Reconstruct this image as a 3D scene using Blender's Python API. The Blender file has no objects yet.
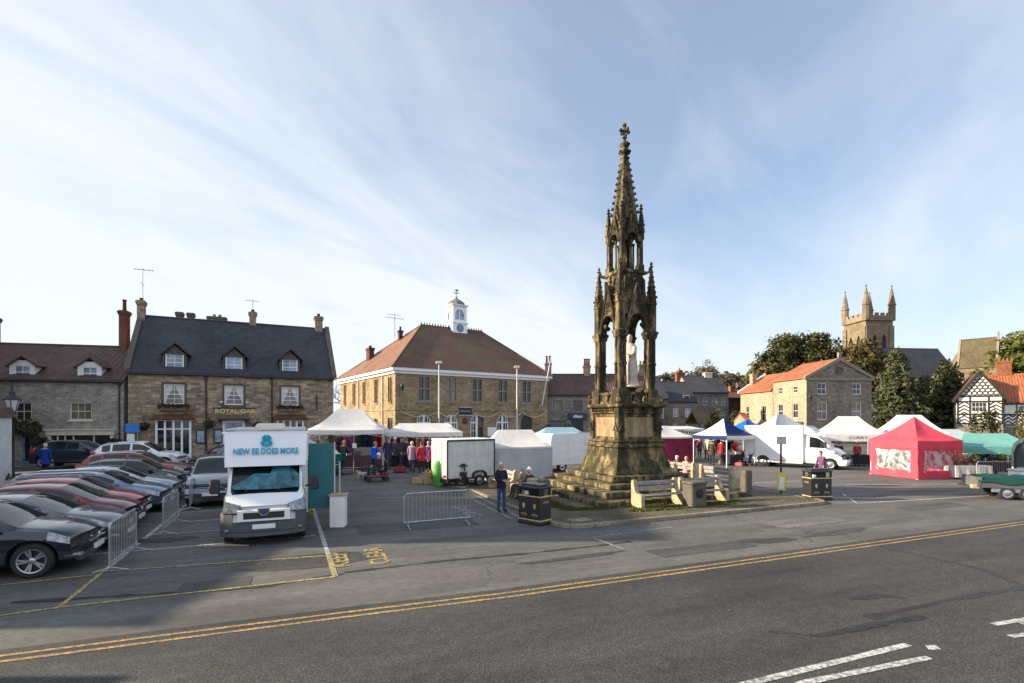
import bpy, bmesh, math, random
from mathutils import Vector, Matrix
R = math.radians
rnd = random.Random(11)
S = bpy.context.scene
COL = S.collection
H, F, HY = 3.3, 512.0, 419.0          # camera height, focal length in pixels, horizon row


def smooth(a, b, x):
    t = (x - a) / (b - a)
    t = max(0.0, min(1.0, t))
    return t * t * (3 - 2 * t)


def gz(x, y):                          # height of the ground
    a = .7 * smooth(18, 34, y) * smooth(6, -8, x) * (1 - .6 * smooth(-22, -32, x))
    b = 1.0 * smooth(38, 75, y)
    return max(a, b)


def at(px, Y):                         # world x of a picture column at depth Y
    return (px - 512) / F * Y


def zat(py, Y):
    return H + (HY - py) / F * Y


def gp(px, py):                        # ground point under a pixel (flat ground)
    Y = F * H / (py - HY)
    return at(px, Y), Y


def rotz(a):
    return Matrix.Rotation(a, 4, 'Z')


def trs(x=0, y=0, z=0, rz=0):
    return Matrix.Translation((x, y, z)) @ Matrix.Rotation(rz, 4, 'Z')


class MB:
    def __init__(s):
        s.v = []; s.f = []; s.m = []; s.T = Matrix.Identity(4)

    def add(s, vs, fs, m=0):
        o = len(s.v); T = s.T
        s.v += [tuple(T @ Vector(p)) for p in vs]
        s.f += [tuple(i + o for i in f) for f in fs]
        s.m += [m] * len(fs)
        return s

    def box(s, x0, x1, y0, y1, z0, z1, m=0, top=1.0):
        cx, cy = (x0 + x1) / 2, (y0 + y1) / 2
        def q(x, y): return (cx + (x - cx) * top, cy + (y - cy) * top)
        a, b, c, d = q(x0, y0), q(x1, y0), q(x1, y1), q(x0, y1)
        return s.add([(x0, y0, z0), (x1, y0, z0), (x1, y1, z0), (x0, y1, z0), (*a, z1), (*b, z1), (*c, z1), (*d, z1)],
                     [(0, 3, 2, 1), (4, 5, 6, 7), (0, 1, 5, 4), (1, 2, 6, 5), (2, 3, 7, 6), (3, 0, 4, 7)], m)

    def bbox(s, x0, x1, y0, y1, z0, z1, b=.02, m=0):
        """box with chamfered edges"""
        vs = []; idx = {}
        for i, (x, sx) in enumerate(((x0, 1), (x1, -1))):
            for j, (y, sy) in enumerate(((y0, 1), (y1, -1))):
                for k, (z, sz) in enumerate(((z0, 1), (z1, -1))):
                    for a in range(3):
                        idx[i, j, k, a] = len(vs)
                        vs.append((x + sx * b * (a != 0), y + sy * b * (a != 1), z + sz * b * (a != 2)))
        fs = []
        for i in (0, 1):
            q = [idx[i, j, k, 0] for j, k in ((0, 0), (1, 0), (1, 1), (0, 1))]; fs.append(tuple(q if i else q[::-1]))
            q = [idx[j, i, k, 1] for j, k in ((0, 0), (0, 1), (1, 1), (1, 0))]; fs.append(tuple(q if i else q[::-1]))
            q = [idx[j, k, i, 2] for j, k in ((0, 0), (1, 0), (1, 1), (0, 1))]; fs.append(tuple(q if i else q[::-1]))
        for i in (0, 1):
            for j in (0, 1):
                fs.append((idx[i, j, 0, 0], idx[i, j, 1, 0], idx[i, j, 1, 1], idx[i, j, 0, 1]))
                fs.append((idx[i, 0, j, 0], idx[i, 1, j, 0], idx[i, 1, j, 2], idx[i, 0, j, 2]))
                fs.append((idx[0, i, j, 1], idx[1, i, j, 1], idx[1, i, j, 2], idx[0, i, j, 2]))
                for k in (0, 1):
                    fs.append((idx[i, j, k, 0], idx[i, j, k, 1], idx[i, j, k, 2]))
        return s.add(vs, fs, m)

    def ring(s, p, ax, r, n, ph=0):
        ax = ax.normalized()
        u = ax.orthogonal().normalized() if abs(ax.z) < .999 else Vector((1, 0, 0))
        w = ax.cross(u)
        return [tuple(p + u * (r * math.cos(ph + 2 * math.pi * i / n)) + w * (r * math.sin(ph + 2 * math.pi * i / n))) for i in range(n)]

    def tube(s, p, q, r0, r1=None, n=8, m=0, ph=0):
        p, q = Vector(p), Vector(q)
        r1 = r0 if r1 is None else r1
        ax = q - p
        if ax.length < 1e-6: return s
        vs = s.ring(p, ax, r0, n, ph) + s.ring(q, ax, max(r1, 1e-4), n, ph)
        fs = [(i, (i + 1) % n, n + (i + 1) % n, n + i) for i in range(n)] + [tuple(range(n))[::-1], tuple(range(n, 2 * n))]
        return s.add(vs, fs, m)

    def path(s, pts, r, n=6, m=0):
        pts = [Vector(p) for p in pts]
        vs = []
        for i, p in enumerate(pts):
            d = (pts[min(i + 1, len(pts) - 1)] - pts[max(i - 1, 0)])
            rr = r[i] if isinstance(r, (list, tuple)) else r
            vs += s.ring(p, d, rr, n)
        fs = []
        for k in range(len(pts) - 1):
            fs += [(k * n + i, k * n + (i + 1) % n, (k + 1) * n + (i + 1) % n, (k + 1) * n + i) for i in range(n)]
        fs += [tuple(range(n))[::-1], tuple(range((len(pts) - 1) * n, len(pts) * n))]
        return s.add(vs, fs, m)

    def lathe(s, prof, n=16, c=(0, 0, 0), m=0, ph=0, sx=1, sy=1, caps=(1, 1)):
        vs = []
        for r, z in prof:
            vs += [(c[0] + sx * max(r, 1e-4) * math.cos(ph + 2 * math.pi * i / n), c[1] + sy * max(r, 1e-4) * math.sin(ph + 2 * math.pi * i / n), c[2] + z) for i in range(n)]
        fs = []
        for k in range(len(prof) - 1):
            fs += [(k * n + i, k * n + (i + 1) % n, (k + 1) * n + (i + 1) % n, (k + 1) * n + i) for i in range(n)]
        if caps[0]: fs.append(tuple(range(n))[::-1])
        if caps[1]: fs.append(tuple(range((len(prof) - 1) * n, len(prof) * n)))
        return s.add(vs, fs, m)

    def sq(s, prof, c=(0, 0, 0), m=0):
        """square lathe: profile of (half width, z), faces along x and y"""
        return s.lathe([(h * 1.41421356, z) for h, z in prof], 4, c, m, math.pi / 4)

    def prism(s, poly, a, b, axis='y', m=0):
        n = len(poly)
        if axis == 'y': vs = [(x, a, z) for x, z in poly] + [(x, b, z) for x, z in poly]
        elif axis == 'x': vs = [(a, x, z) for x, z in poly] + [(b, x, z) for x, z in poly]
        else: vs = [(x, z, a) for x, z in poly] + [(x, z, b) for x, z in poly]
        fs = [tuple(range(n)), tuple(range(n, 2 * n))[::-1]] + [(i, n + i, n + (i + 1) % n, (i + 1) % n) for i in range(n)]
        return s.add(vs, fs, m)

    def slab(s, pts, t, m=0):
        """thick sheet: polygon pts offset along its normal by -t"""
        P = [Vector(p) for p in pts]
        nn = (P[1] - P[0]).cross(P[2] - P[0]).normalized()
        n = len(P)
        vs = [tuple(p) for p in P] + [tuple(p - nn * t) for p in P]
        fs = [tuple(range(n)), tuple(range(n, 2 * n))[::-1]] + [(i, n + i, n + (i + 1) % n, (i + 1) % n) for i in range(n)]
        return s.add(vs, fs, m)

    def ball(s, c, r, n=8, k=5, m=0, sz=1.0, sx=1.0, sy=1.0):
        return s.lathe([(r * math.sin(math.pi * i / k), -r * sz * math.cos(math.pi * i / k)) for i in range(k + 1)], n, c, m, 0, sx, sy)

    def wall(s, L, Hh, ops, d=.14, m=0, z0=0.0):
        """wall face in the plane y=0 looking to -y, with real openings and reveals of depth d"""
        xs = sorted({0.0, L} | {o[0] for o in ops} | {o[1] for o in ops})
        zs = sorted({z0, Hh} | {o[2] for o in ops} | {o[3] for o in ops})
        for i in range(len(xs) - 1):
            for j in range(len(zs) - 1):
                cx, cz = (xs[i] + xs[i + 1]) / 2, (zs[j] + zs[j + 1]) / 2
                if any(o[0] < cx < o[1] and o[2] < cz < o[3] for o in ops): continue
                s.add([(xs[i], 0, zs[j]), (xs[i + 1], 0, zs[j]), (xs[i + 1], 0, zs[j + 1]), (xs[i], 0, zs[j + 1])], [(0, 1, 2, 3)], m)
        for o in ops:
            a, b, c, e = o[:4]
            s.add([(a, 0, c), (b, 0, c), (b, 0, e), (a, 0, e), (a, d, c), (b, d, c), (b, d, e), (a, d, e)],
                  [(0, 4, 5, 1), (1, 5, 6, 2), (2, 6, 7, 3), (3, 7, 4, 0)], m)
        return s

    def build(s, name, mats, parent=None, smooth=None, loc=None, rz=0, uv=True, jit=0, weld=False):
        me = bpy.data.meshes.new(name)
        v = s.v
        if jit:
            v = [(x + rnd.uniform(-jit, jit), y + rnd.uniform(-jit, jit), z + rnd.uniform(-jit, jit)) for x, y, z in v]
        me.from_pydata(v, [], s.f)
        mats = mats if isinstance(mats, (list, tuple)) else [mats]
        for mt in mats: me.materials.append(mt)
        if len(mats) > 1: me.polygons.foreach_set('material_index', s.m)
        if smooth is not None or weld:
            bm = bmesh.new(); bm.from_mesh(me)
            if weld: bmesh.ops.remove_doubles(bm, verts=bm.verts, dist=1e-4)
            bmesh.ops.recalc_face_normals(bm, faces=bm.faces)
            bm.to_mesh(me); bm.free()
        if uv: auto_uv(me)
        if smooth is not None:
            me.shade_smooth()
            if smooth < 179: me.set_sharp_from_angle(angle=R(smooth))
        o = bpy.data.objects.new(name, me)
        COL.objects.link(o)
        if parent is not None: o.parent = parent
        if loc: o.location = loc
        if rz: o.rotation_euler = (0, 0, rz)
        return o


def auto_uv(me):
    lay = me.uv_layers.new(name='metric')
    data = [0.0] * (2 * len(me.loops))
    vs = me.vertices
    Z = Vector((0, 0, 1))
    for p in me.polygons:
        n = p.normal
        if abs(n.z) > .98: t, b = Vector((1, 0, 0)), Vector((0, 1, 0))
        else:
            t = Z.cross(n).normalized(); b = n.cross(t)
        for li in p.loop_indices:
            co = vs[me.loops[li].vertex_index].co
            data[2 * li] = co.dot(t); data[2 * li + 1] = co.dot(b)
    lay.data.foreach_set('uv', data)


def tag(o, label, cat, group=None, kind=None):
    o['label'] = label; o['category'] = cat
    if group: o['group'] = group
    if kind: o['kind'] = kind
    return o


def structure(o, kind='structure'):
    o['kind'] = kind
    return o


def thing(name, label, cat, loc=(0, 0, 0), rz=0, group=None):
    o = bpy.data.objects.new(name, None)
    o.empty_display_size = .3
    COL.objects.link(o)
    o.location = loc; o.rotation_euler = (0, 0, rz)
    return tag(o, label, cat, group)


KIDS = {}


def dup(root, loc, rz, label=None, group=None, swap=None):
    def cp(o, parent):
        c = o.copy(); COL.objects.link(c)
        if parent is not None: c.parent = parent
        if swap and o.type == 'MESH':
            for i, sl in enumerate(c.material_slots):
                if sl.material in swap:
                    nm = swap[sl.material]
                    sl.link = 'OBJECT'; sl.material = nm
        for k in o.children: cp(k, c)
        return c
    r = cp(root, None)
    r.location = loc; r.rotation_euler = (0, 0, rz)
    if label: r['label'] = label
    if group: r['group'] = group
    return r


def text(body, size, mat, parent, M, name='lettering', align='CENTER', ext=.004, sx=1.0, bold=0.0, space=1.0):
    """flat lettering in its own local xy plane, converted to a mesh, placed with matrix M"""
    cu = bpy.data.curves.new(name, 'FONT')
    cu.body = body; cu.size = size; cu.align_x = align; cu.align_y = 'CENTER'; cu.extrude = ext; cu.offset = bold
    cu.space_character = space; cu.resolution_u = 3
    tmp = bpy.data.objects.new(name, cu); COL.objects.link(tmp)
    dg = bpy.context.evaluated_depsgraph_get(); dg.update()
    me = bpy.data.meshes.new_from_object(tmp.evaluated_get(dg))
    bpy.data.objects.remove(tmp)
    me.transform(Matrix.Diagonal((sx, 1, 1, 1)))
    me.materials.clear(); me.materials.append(mat)
    o = bpy.data.objects.new(name, me); COL.objects.link(o)
    if parent is not None: o.parent = parent
    o.matrix_local = M
    return o


FACE = Matrix.Rotation(math.pi / 2, 4, 'X')      # turns lettering to stand up and look to -y

# ------------------------------------------------------------------ materials
def nt(name):
    m = bpy.data.materials.new(name); m.use_nodes = True
    t = m.node_tree; b = t.nodes['Principled BSDF']
    return m, t, b


def N(t, typ, **kw):
    n = t.nodes.new(typ)
    for k, v in kw.items():
        if k in n.inputs.keys(): n.inputs[k].default_value = v
        else: setattr(n, k, v)
    return n


def col4(c): return (c[0], c[1], c[2], 1)


def noise(t, vec, scale, detail=4, rough=.6):
    n = N(t, 'ShaderNodeTexNoise', Scale=scale, Detail=detail, Roughness=rough)
    if vec is not None: t.links.new(vec, n.inputs['Vector'])
    return n.outputs[0]


def ramp(t, fac, stops):
    r = t.nodes.new('ShaderNodeValToRGB')
    e = r.color_ramp.elements
    while len(e) > 1: e.remove(e[0])
    for i, (p, c) in enumerate(stops):
        el = e[0] if i == 0 else e.new(p)
        el.position = p; el.color = col4(c) if not isinstance(c, (int, float)) else (c, c, c, 1)
    t.links.new(fac, r.inputs[0])
    return r.outputs[0]


def mix(t, fac, a, b, mode='MIX'):
    n = t.nodes.new('ShaderNodeMix'); n.data_type = 'RGBA'; n.blend_type = mode
    if isinstance(fac, (int, float)): n.inputs[0].default_value = fac
    else: t.links.new(fac, n.inputs[0])
    for s, i in ((a, 6), (b, 7)):
        if isinstance(s, (tuple, list)): n.inputs[i].default_value = col4(s)
        else: t.links.new(s, n.inputs[i])
    return n.outputs[2]


def mth(t, op, a, b=0.0):
    n = t.nodes.new('ShaderNodeMath'); n.operation = op
    for s, i in ((a, 0), (b, 1)):
        if isinstance(s, (int, float)): n.inputs[i].default_value = s
        else: t.links.new(s, n.inputs[i])
    return n.outputs[0]


def bump(t, b, h, strength=.4, dist=.01):
    n = N(t, 'ShaderNodeBump', Strength=strength, Distance=dist)
    t.links.new(h, n.inputs['Height']); t.links.new(n.outputs[0], b.inputs['Normal'])


def objco(t):
    return t.nodes.new('ShaderNodeTexCoord').outputs['Object']


def uvco(t):
    return t.nodes.new('ShaderNodeTexCoord').outputs['UV']


def mat(name, c, rough=.6, metal=0.0, var=.15, scale=3.0, spec=.5, coat=0.0, bmp=0.0, bscale=40):
    m, t, b = nt(name)
    co = objco(t)
    if var:
        n = noise(t, co, scale, 5)
        lo = tuple(x * (1 - var) for x in c); hi = tuple(min(1, x * (1 + var)) for x in c)
        t.links.new(ramp(t, n, [(.3, lo), (.7, hi)]), b.inputs['Base Color'])
    else: b.inputs['Base Color'].default_value = col4(c)
    b.inputs['Roughness'].default_value = rough; b.inputs['Metallic'].default_value = metal
    b.inputs['Specular IOR Level'].default_value = spec
    if coat:
        b.inputs['Coat Weight'].default_value = coat; b.inputs['Coat Roughness'].default_value = .04
    if bmp: bump(t, b, noise(t, co, bscale, 4), bmp, .01)
    return m


def stone(name, c1, c2, mortar, bw=.45, bh=.2, ms=.012, dirt=.35, moss=0.0, bstr=.5):
    m, t, b = nt(name)
    uv = uvco(t); ob = objco(t)
    wob = N(t, 'ShaderNodeVectorMath', operation='ADD')
    nz = N(t, 'ShaderNodeTexNoise', Scale=2.5, Detail=2)
    t.links.new(uv, nz.inputs['Vector'])
    sc = N(t, 'ShaderNodeVectorMath', operation='SCALE'); sc.inputs['Scale'].default_value = .05
    t.links.new(nz.outputs['Color'], sc.inputs[0])
    t.links.new(uv, wob.inputs[0]); t.links.new(sc.outputs[0], wob.inputs[1])
    br = N(t, 'ShaderNodeTexBrick', Scale=1.0, **{'Mortar Size': ms, 'Mortar Smooth': .3, 'Bias': 0.0, 'Brick Width': bw, 'Row Height': bh,
           'Color1': col4(c1), 'Color2': col4(c2), 'Mortar': col4(mortar)})
    br.offset = .5
    t.links.new(wob.outputs[0], br.inputs['Vector'])
    fine = ramp(t, noise(t, uv, 3.2, 7, .75), [(.25, .45), (.5, .95), (.75, 1.35)])
    c = mix(t, 1.0, br.outputs['Color'], fine, 'MULTIPLY')
    big = ramp(t, noise(t, ob, .45, 5, .7), [(.35, 1 - dirt), (.65, 1.12)])
    c = mix(t, 1.0, c, big, 'MULTIPLY')
    if moss:
        mf = ramp(t, noise(t, ob, .9, 6, .7), [(.55, 0.0), (.72, moss)])
        c = mix(t, mf, c, (.07, .085, .03))
    t.links.new(c, b.inputs['Base Color']); b.inputs['Roughness'].default_value = .9
    b.inputs['Specular IOR Level'].default_value = .2
    h = mix(t, .45, br.outputs['Fac'], noise(t, uv, 9, 5), 'MIX')
    inv = mth(t, 'SUBTRACT', noise(t, uv, 7, 5), br.outputs['Fac'])
    bump(t, b, inv, bstr, .02)
    return m


def rooftile(name, c1, c2, kind='slate', moss=0.0, tw=.3, th=.22, mosscol=(.06, .075, .02)):
    m, t, b = nt(name)
    uv = uvco(t); ob = objco(t)
    br = N(t, 'ShaderNodeTexBrick', Scale=1.0, **{'Mortar Size': .012, 'Mortar Smooth': .2, 'Brick Width': tw, 'Row Height': th,
           'Color1': col4(c1), 'Color2': col4(c2), 'Mortar': col4(tuple(x * .35 for x in c1))})
    br.offset = .5 if kind != 'pantile' else 0.0
    t.links.new(uv, br.inputs['Vector'])
    fine = ramp(t, noise(t, uv, 2.6, 7, .75), [(.28, .55), (.5, 1.0), (.75, 1.4)])
    c = mix(t, 1.0, br.outputs['Color'], fine, 'MULTIPLY')
    big = ramp(t, noise(t, ob, .35, 5, .7), [(.35, .68), (.65, 1.18)])
    c = mix(t, 1.0, c, big, 'MULTIPLY')
    if moss:
        mf = ramp(t, noise(t, ob, .33, 7, .75), [(.5, 0.0), (.66, moss)])
        c = mix(t, mf, c, mosscol)
    t.links.new(c, b.inputs['Base Color']); b.inputs['Roughness'].default_value = .78
    sep = t.nodes.new('ShaderNodeSeparateXYZ'); t.links.new(uv, sep.inputs[0])
    v = mth(t, 'FRACT', mth(t, 'DIVIDE', sep.outputs[1], th))
    v = mth(t, 'SUBTRACT', 1.0, v)
    if kind == 'pantile':
        w = mth(t, 'SINE', mth(t, 'MULTIPLY', sep.outputs[0], 2 * math.pi / tw))
        v = mth(t, 'ADD', mth(t, 'MULTIPLY', v, .5), mth(t, 'MULTIPLY', w, 1.0))
        bump(t, b, v, .6, .04)
    else:
        v = mth(t, 'ADD', mth(t, 'MULTIPLY', v, .6), mth(t, 'MULTIPLY', noise(t, uv, 8, 4), .8))
        bump(t, b, v, .5, .02)
    return m


def fabric(name, c, trans=.25, rough=.8):
    m, t, b = nt(name)
    co = objco(t)
    n = noise(t, co, 1.7, 4)
    lo = tuple(x * .86 for x in c); hi = tuple(min(1, x * 1.06) for x in c)
    cc = ramp(t, n, [(.3, lo), (.7, hi)])
    t.links.new(cc, b.inputs['Base Color']); b.inputs['Roughness'].default_value = rough
    b.inputs['Specular IOR Level'].default_value = .25
    tr = t.nodes.new('ShaderNodeBsdfTranslucent'); t.links.new(cc, tr.inputs[0])
    ms = t.nodes.new('ShaderNodeMixShader'); ms.inputs[0].default_value = trans
    out = t.nodes['Material Output']
    t.links.new(b.outputs[0], ms.inputs[1]); t.links.new(tr.outputs[0], ms.inputs[2]); t.links.new(ms.outputs[0], out.inputs[0])
    wr = N(t, 'ShaderNodeTexNoise', Scale=2.2, Detail=3); wr.inputs['Distortion'].default_value = 1.2
    t.links.new(co, wr.inputs['Vector'])
    bump(t, b, wr.outputs[0], .35, .06)
    return m


def asphalt(name, base, spread=.35, tint=(1, 1, 1), crack=.5, patch=.3, spk=90, hard=1.0):
    m, t, b = nt(name)
    co = objco(t)
    def c(k): return tuple(base * k * x for x in tint)
    spek = ramp(t, noise(t, co, spk, 2, .6), [(.3, 1 - .45 * hard), (.5, 1.0), (.66, 1 + .6 * hard)])
    mid = ramp(t, noise(t, co, 5.5, 5, .7), [(.3, 1 - spread * .8), (.7, 1 + spread * .7)])
    mp = N(t, 'ShaderNodeMapping'); mp.vector_type = 'TEXTURE'; mp.inputs['Rotation'].default_value = (0, 0, R(21)); mp.inputs['Scale'].default_value = (4.5, .9, 1)
    t.links.new(co, mp.inputs['Vector'])
    big = ramp(t, noise(t, mp.outputs[0], .8, 6, .68), [(.34, 1 - spread), (.66, 1 + spread)])
    cc = mix(t, 1.0, spek, mid, 'MULTIPLY'); cc = mix(t, 1.0, cc, big, 'MULTIPLY')
    cc = mix(t, 1.0, cc, c(1.0), 'MULTIPLY')
    if crack:
        vn = N(t, 'ShaderNodeTexVoronoi', Scale=.24, feature='DISTANCE_TO_EDGE')
        dv = N(t, 'ShaderNodeTexNoise', Scale=1.1, Detail=6)
        t.links.new(co, dv.inputs['Vector'])
        ad = N(t, 'ShaderNodeVectorMath', operation='ADD')
        sc = N(t, 'ShaderNodeVectorMath', operation='SCALE'); sc.inputs['Scale'].default_value = 1.6
        t.links.new(dv.outputs['Color'], sc.inputs[0]); t.links.new(co, ad.inputs[0]); t.links.new(sc.outputs[0], ad.inputs[1])
        t.links.new(ad.outputs[0], vn.inputs['Vector'])
        gate = ramp(t, noise(t, co, .16, 3), [(.5, 0.0), (.6, 1.0)])
        cr = ramp(t, vn.outputs['Distance'], [(.0, crack), (.012, 0.0)])
        cr = mth(t, 'MULTIPLY', cr, gate)
        cc = mix(t, cr, cc, c(.35))
    if patch:
        pt = ramp(t, noise(t, co, .31, 4, .5), [(.56, 0.0), (.6, patch)])
        cc = mix(t, pt, cc, c(.62))
    t.links.new(cc, b.inputs['Base Color'])
    b.inputs['Roughness'].default_value = .82; b.inputs['Specular IOR Level'].default_value = .3
    bump(t, b, noise(t, co, spk * .8, 3), .5, .008)
    return m


def paintmark(name, c, wear=.5):
    m, t, b = nt(name)
    co = objco(t)
    w = ramp(t, noise(t, co, 14, 6, .75), [(.42, 0.0), (.56, wear)])
    cc = mix(t, w, c, (.075, .072, .07))
    big = ramp(t, noise(t, co, 1.3, 4), [(.3, .7), (.7, 1.05)])
    cc = mix(t, 1.0, cc, big, 'MULTIPLY')
    t.links.new(cc, b.inputs['Base Color']); b.inputs['Roughness'].default_value = .7
    return m


def leafmat(name, c1, c2, c3=None):
    m, t, b = nt(name)
    g = t.nodes.new('ShaderNodeNewGeometry')
    n = noise(t, objco(t), .6, 3)
    f = mth(t, 'ADD', mth(t, 'MULTIPLY', g.outputs['Random Per Island'], .6), mth(t, 'MULTIPLY', n, .4))
    st = [(.25, c1), (.7, c2)] + ([(.95, c3)] if c3 else [])
    cc = ramp(t, f, st)
    t.links.new(cc, b.inputs['Base Color']); b.inputs['Roughness'].default_value = .6
    b.inputs['Specular IOR Level'].default_value = .25
    tr = t.nodes.new('ShaderNodeBsdfTranslucent'); t.links.new(cc, tr.inputs[0])
    ms = t.nodes.new('ShaderNodeMixShader'); ms.inputs[0].default_value = .25
    t.links.new(b.outputs[0], ms.inputs[1]); t.links.new(tr.outputs[0], ms.inputs[2])
    t.links.new(ms.outputs[0], t.nodes['Material Output'].inputs[0])
    return m


def carpaint(name, c, metal=.3):
    m, t, b = nt(name)
    b.inputs['Base Color'].default_value = col4(c); b.inputs['Metallic'].default_value = metal
    dirt = ramp(t, noise(t, objco(t), 2.2, 6, .7), [(.35, .12), (.75, .3)])
    t.links.new(dirt, b.inputs['Roughness'])
    b.inputs['Coat Weight'].default_value = .8; b.inputs['Coat Roughness'].default_value = .05
    return m


def glassmat(name, c=(.012, .016, .02), rough=.05, spec=.6):
    m, t, b = nt(name)
    n = noise(t, objco(t), .9, 3)
    t.links.new(ramp(t, n, [(.35, tuple(x * .5 for x in c)), (.65, tuple(x * 1.6 for x in c))]), b.inputs['Base Color'])
    b.inputs['Roughness'].default_value = rough; b.inputs['Specular IOR Level'].default_value = spec
    bump(t, b, noise(t, objco(t), 1.5, 2), .06, .05)
    return m


def monstone(name, c1, c2, dark, moss):
    m, t, b = nt(name)
    ob = objco(t); uv = uvco(t)
    br = N(t, 'ShaderNodeTexBrick', Scale=1.0, **{'Mortar Size': .006, 'Mortar Smooth': .4, 'Brick Width': .62, 'Row Height': .3,
           'Color1': col4(c1), 'Color2': col4(c2), 'Mortar': col4(tuple(x * .5 for x in c1))})
    t.links.new(uv, br.inputs['Vector'])
    c = mix(t, 1.0, br.outputs['Color'], ramp(t, noise(t, ob, 9, 7, .75), [(.25, .5), (.5, 1.0), (.75, 1.35)]), 'MULTIPLY')
    mp = N(t, 'ShaderNodeMapping'); mp.inputs['Scale'].default_value = (2.6, 2.6, .8)
    t.links.new(ob, mp.inputs['Vector'])
    soot = ramp(t, noise(t, mp.outputs[0], 1.0, 6, .72), [(.36, .10), (.52, .97)])
    c = mix(t, soot, c, dark)
    g = t.nodes.new('ShaderNodeNewGeometry')
    sp = t.nodes.new('ShaderNodeSeparateXYZ'); t.links.new(g.outputs['True Normal'], sp.inputs[0])
    up = mth(t, 'MULTIPLY', mth(t, 'MAXIMUM', sp.outputs[2], 0.15), ramp(t, noise(t, ob, 2.2, 6, .7), [(.45, 0.0), (.6, moss)]))
    c = mix(t, up, c, (.10, .105, .035))
    t.links.new(c, b.inputs['Base Color']); b.inputs['Roughness'].default_value = .92; b.inputs['Specular IOR Level'].default_value = .15
    bump(t, b, noise(t, ob, 14, 6, .7), .6, .02)
    return m


M = {}
M['pubstone'] = stone('pub_sandstone', (.48, .375, .25), (.22, .17, .12), (.24, .19, .14), .5, .17, .012, .35)
M['cotstone'] = stone('pale_grey_limestone', (.46, .425, .375), (.32, .295, .26), (.26, .24, .215), .34, .12, .012, .35)
M['hallstone'] = stone('hall_ashlar', (.40, .30, .175), (.28, .205, .12), (.19, .145, .1), .62, .26, .01, .35)
M['shopstone'] = stone('shop_rubble_stone', (.30, .27, .23), (.19, .165, .14), (.14, .125, .11), .4, .15, .014, .3)
M['gablestone'] = stone('grey_coursed_stone', (.30, .255, .2), (.2, .17, .135), (.14, .12, .1), .5, .19, .012, .35)
M['creamstone'] = stone('cream_washed_stone', (.42, .335, .24), (.34, .275, .195), (.27, .215, .155), .5, .2, .008, .2)  # sunlit tone of the gabled building's flank put into the stone colour
M['churchstone'] = stone('church_ashlar', (.28, .22, .145), (.21, .165, .11), (.13, .105, .075), .8, .34, .014, .4)
M['brick'] = stone('red_brick', (.22, .075, .045), (.155, .055, .035), (.16, .12, .1), .23, .08, .008, .3)
M['darkbrick'] = stone('dark_brick', (.13, .06, .045), (.10, .045, .035), (.08, .06, .05), .23, .08, .008, .3)
M['orangebrick'] = stone('orange_brick', (.36, .125, .055), (.28, .095, .045), (.2, .14, .1), .23, .08, .008, .3)
M['farstone'] = stone('far_grey_stone', (.22, .2, .18), (.15, .14, .125), (.1, .09, .08), .4, .16, .014, .3)
M['yellowstone'] = stone('far_yellow_stone', (.5, .36, .19), (.4, .28, .15), (.25, .18, .11), .5, .2, .012, .3)  # sunlit tone of the far gables put into the stone colour
M['quoin'] = mat('dressed_stone', (.24, .195, .14), .9, var=.3, scale=6, bmp=.3)
M['darkquoin'] = mat('weathered_dressed_stone', (.10, .085, .065), .9, var=.3, scale=6, bmp=.3)
M['slate'] = rooftile('blue_grey_slate', (.042, .045, .055), (.03, .032, .042), 'slate', .25, .34, .24, (.075, .07, .06))
M['pantile'] = rooftile('brown_pantile', (.115, .06, .045), (.085, .045, .036), 'pantile', .0, .3, .32, (.06, .055, .04))
M['halltile'] = rooftile('brown_clay_tile', (.15, .07, .042), (.11, .052, .034), 'tile', .85, .17, .12)
M['halltile_sunlit'] = rooftile('clean_clay_tile', (.24, .105, .055), (.18, .08, .045), 'tile', .15, .17, .12)  # less moss, and the sun-facing slope's lit tone put into the colour
M['orangetile'] = rooftile('orange_pantile', (.40, .13, .05), (.31, .095, .04), 'pantile', .15, .3, .32, (.15, .08, .05))
M['redtile'] = rooftile('dark_red_tile', (.16, .055, .035), (.12, .042, .03), 'tile', .2, .17, .12)
M['mossroof'] = rooftile('mossy_tile', (.14, .105, .05), (.10, .08, .04), 'tile', .7, .17, .12, (.12, .11, .03))
M['leadroof'] = rooftile('grey_green_slate', (.2, .2, .17), (.16, .165, .14), 'slate', .2, .5, .4)
M['white'] = mat('white_paint', (.78, .77, .74), .5, var=.08, scale=4)
M['creampaint'] = mat('cream_paint', (.62, .57, .45), .55, var=.1)
M['greywhite'] = mat('weathered_white', (.55, .54, .52), .6, var=.15)
M['black'] = mat('black_paint', (.018, .018, .02), .45, var=.2)
M['blackplastic'] = mat('black_plastic', (.022, .022, .024), .55, var=.2, bmp=.1, bscale=200)
M['iron'] = mat('dark_iron', (.03, .03, .032), .5, .5, var=.3)
M['galv'] = mat('galvanised_steel', (.42, .43, .44), .42, .75, var=.25, scale=8)
M['alloy'] = mat('alloy', (.5, .5, .52), .3, .9, var=.1)
M['chrome'] = mat('chrome', (.7, .7, .72), .12, 1.0, var=0)
M['rubber'] = mat('rubber', (.02, .02, .02), .85, var=.2)
M['gold'] = mat('gold_paint', (.7, .5, .2), .4, .3, var=.2)
M['wood'] = mat('brown_wood', (.2, .12, .06), .7, var=.3, scale=7, bmp=.2)
M['ply'] = mat('plywood', (.42, .29, .16), .7, var=.2, scale=6)
M['benchwood'] = mat('weathered_bench_wood', (.27, .24, .22), .75, var=.3, scale=9, bmp=.3)
M['benchstone'] = mat('lichen_stone', (.34, .28, .17), .92, var=.4, scale=5, bmp=.5)
M['pane'] = glassmat('window_glass', (.02, .024, .03))
M['paneblue'] = glassmat('reflecting_glass', (.2, .27, .36), .08)  # bluish sky reflection put into the base colour
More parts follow.
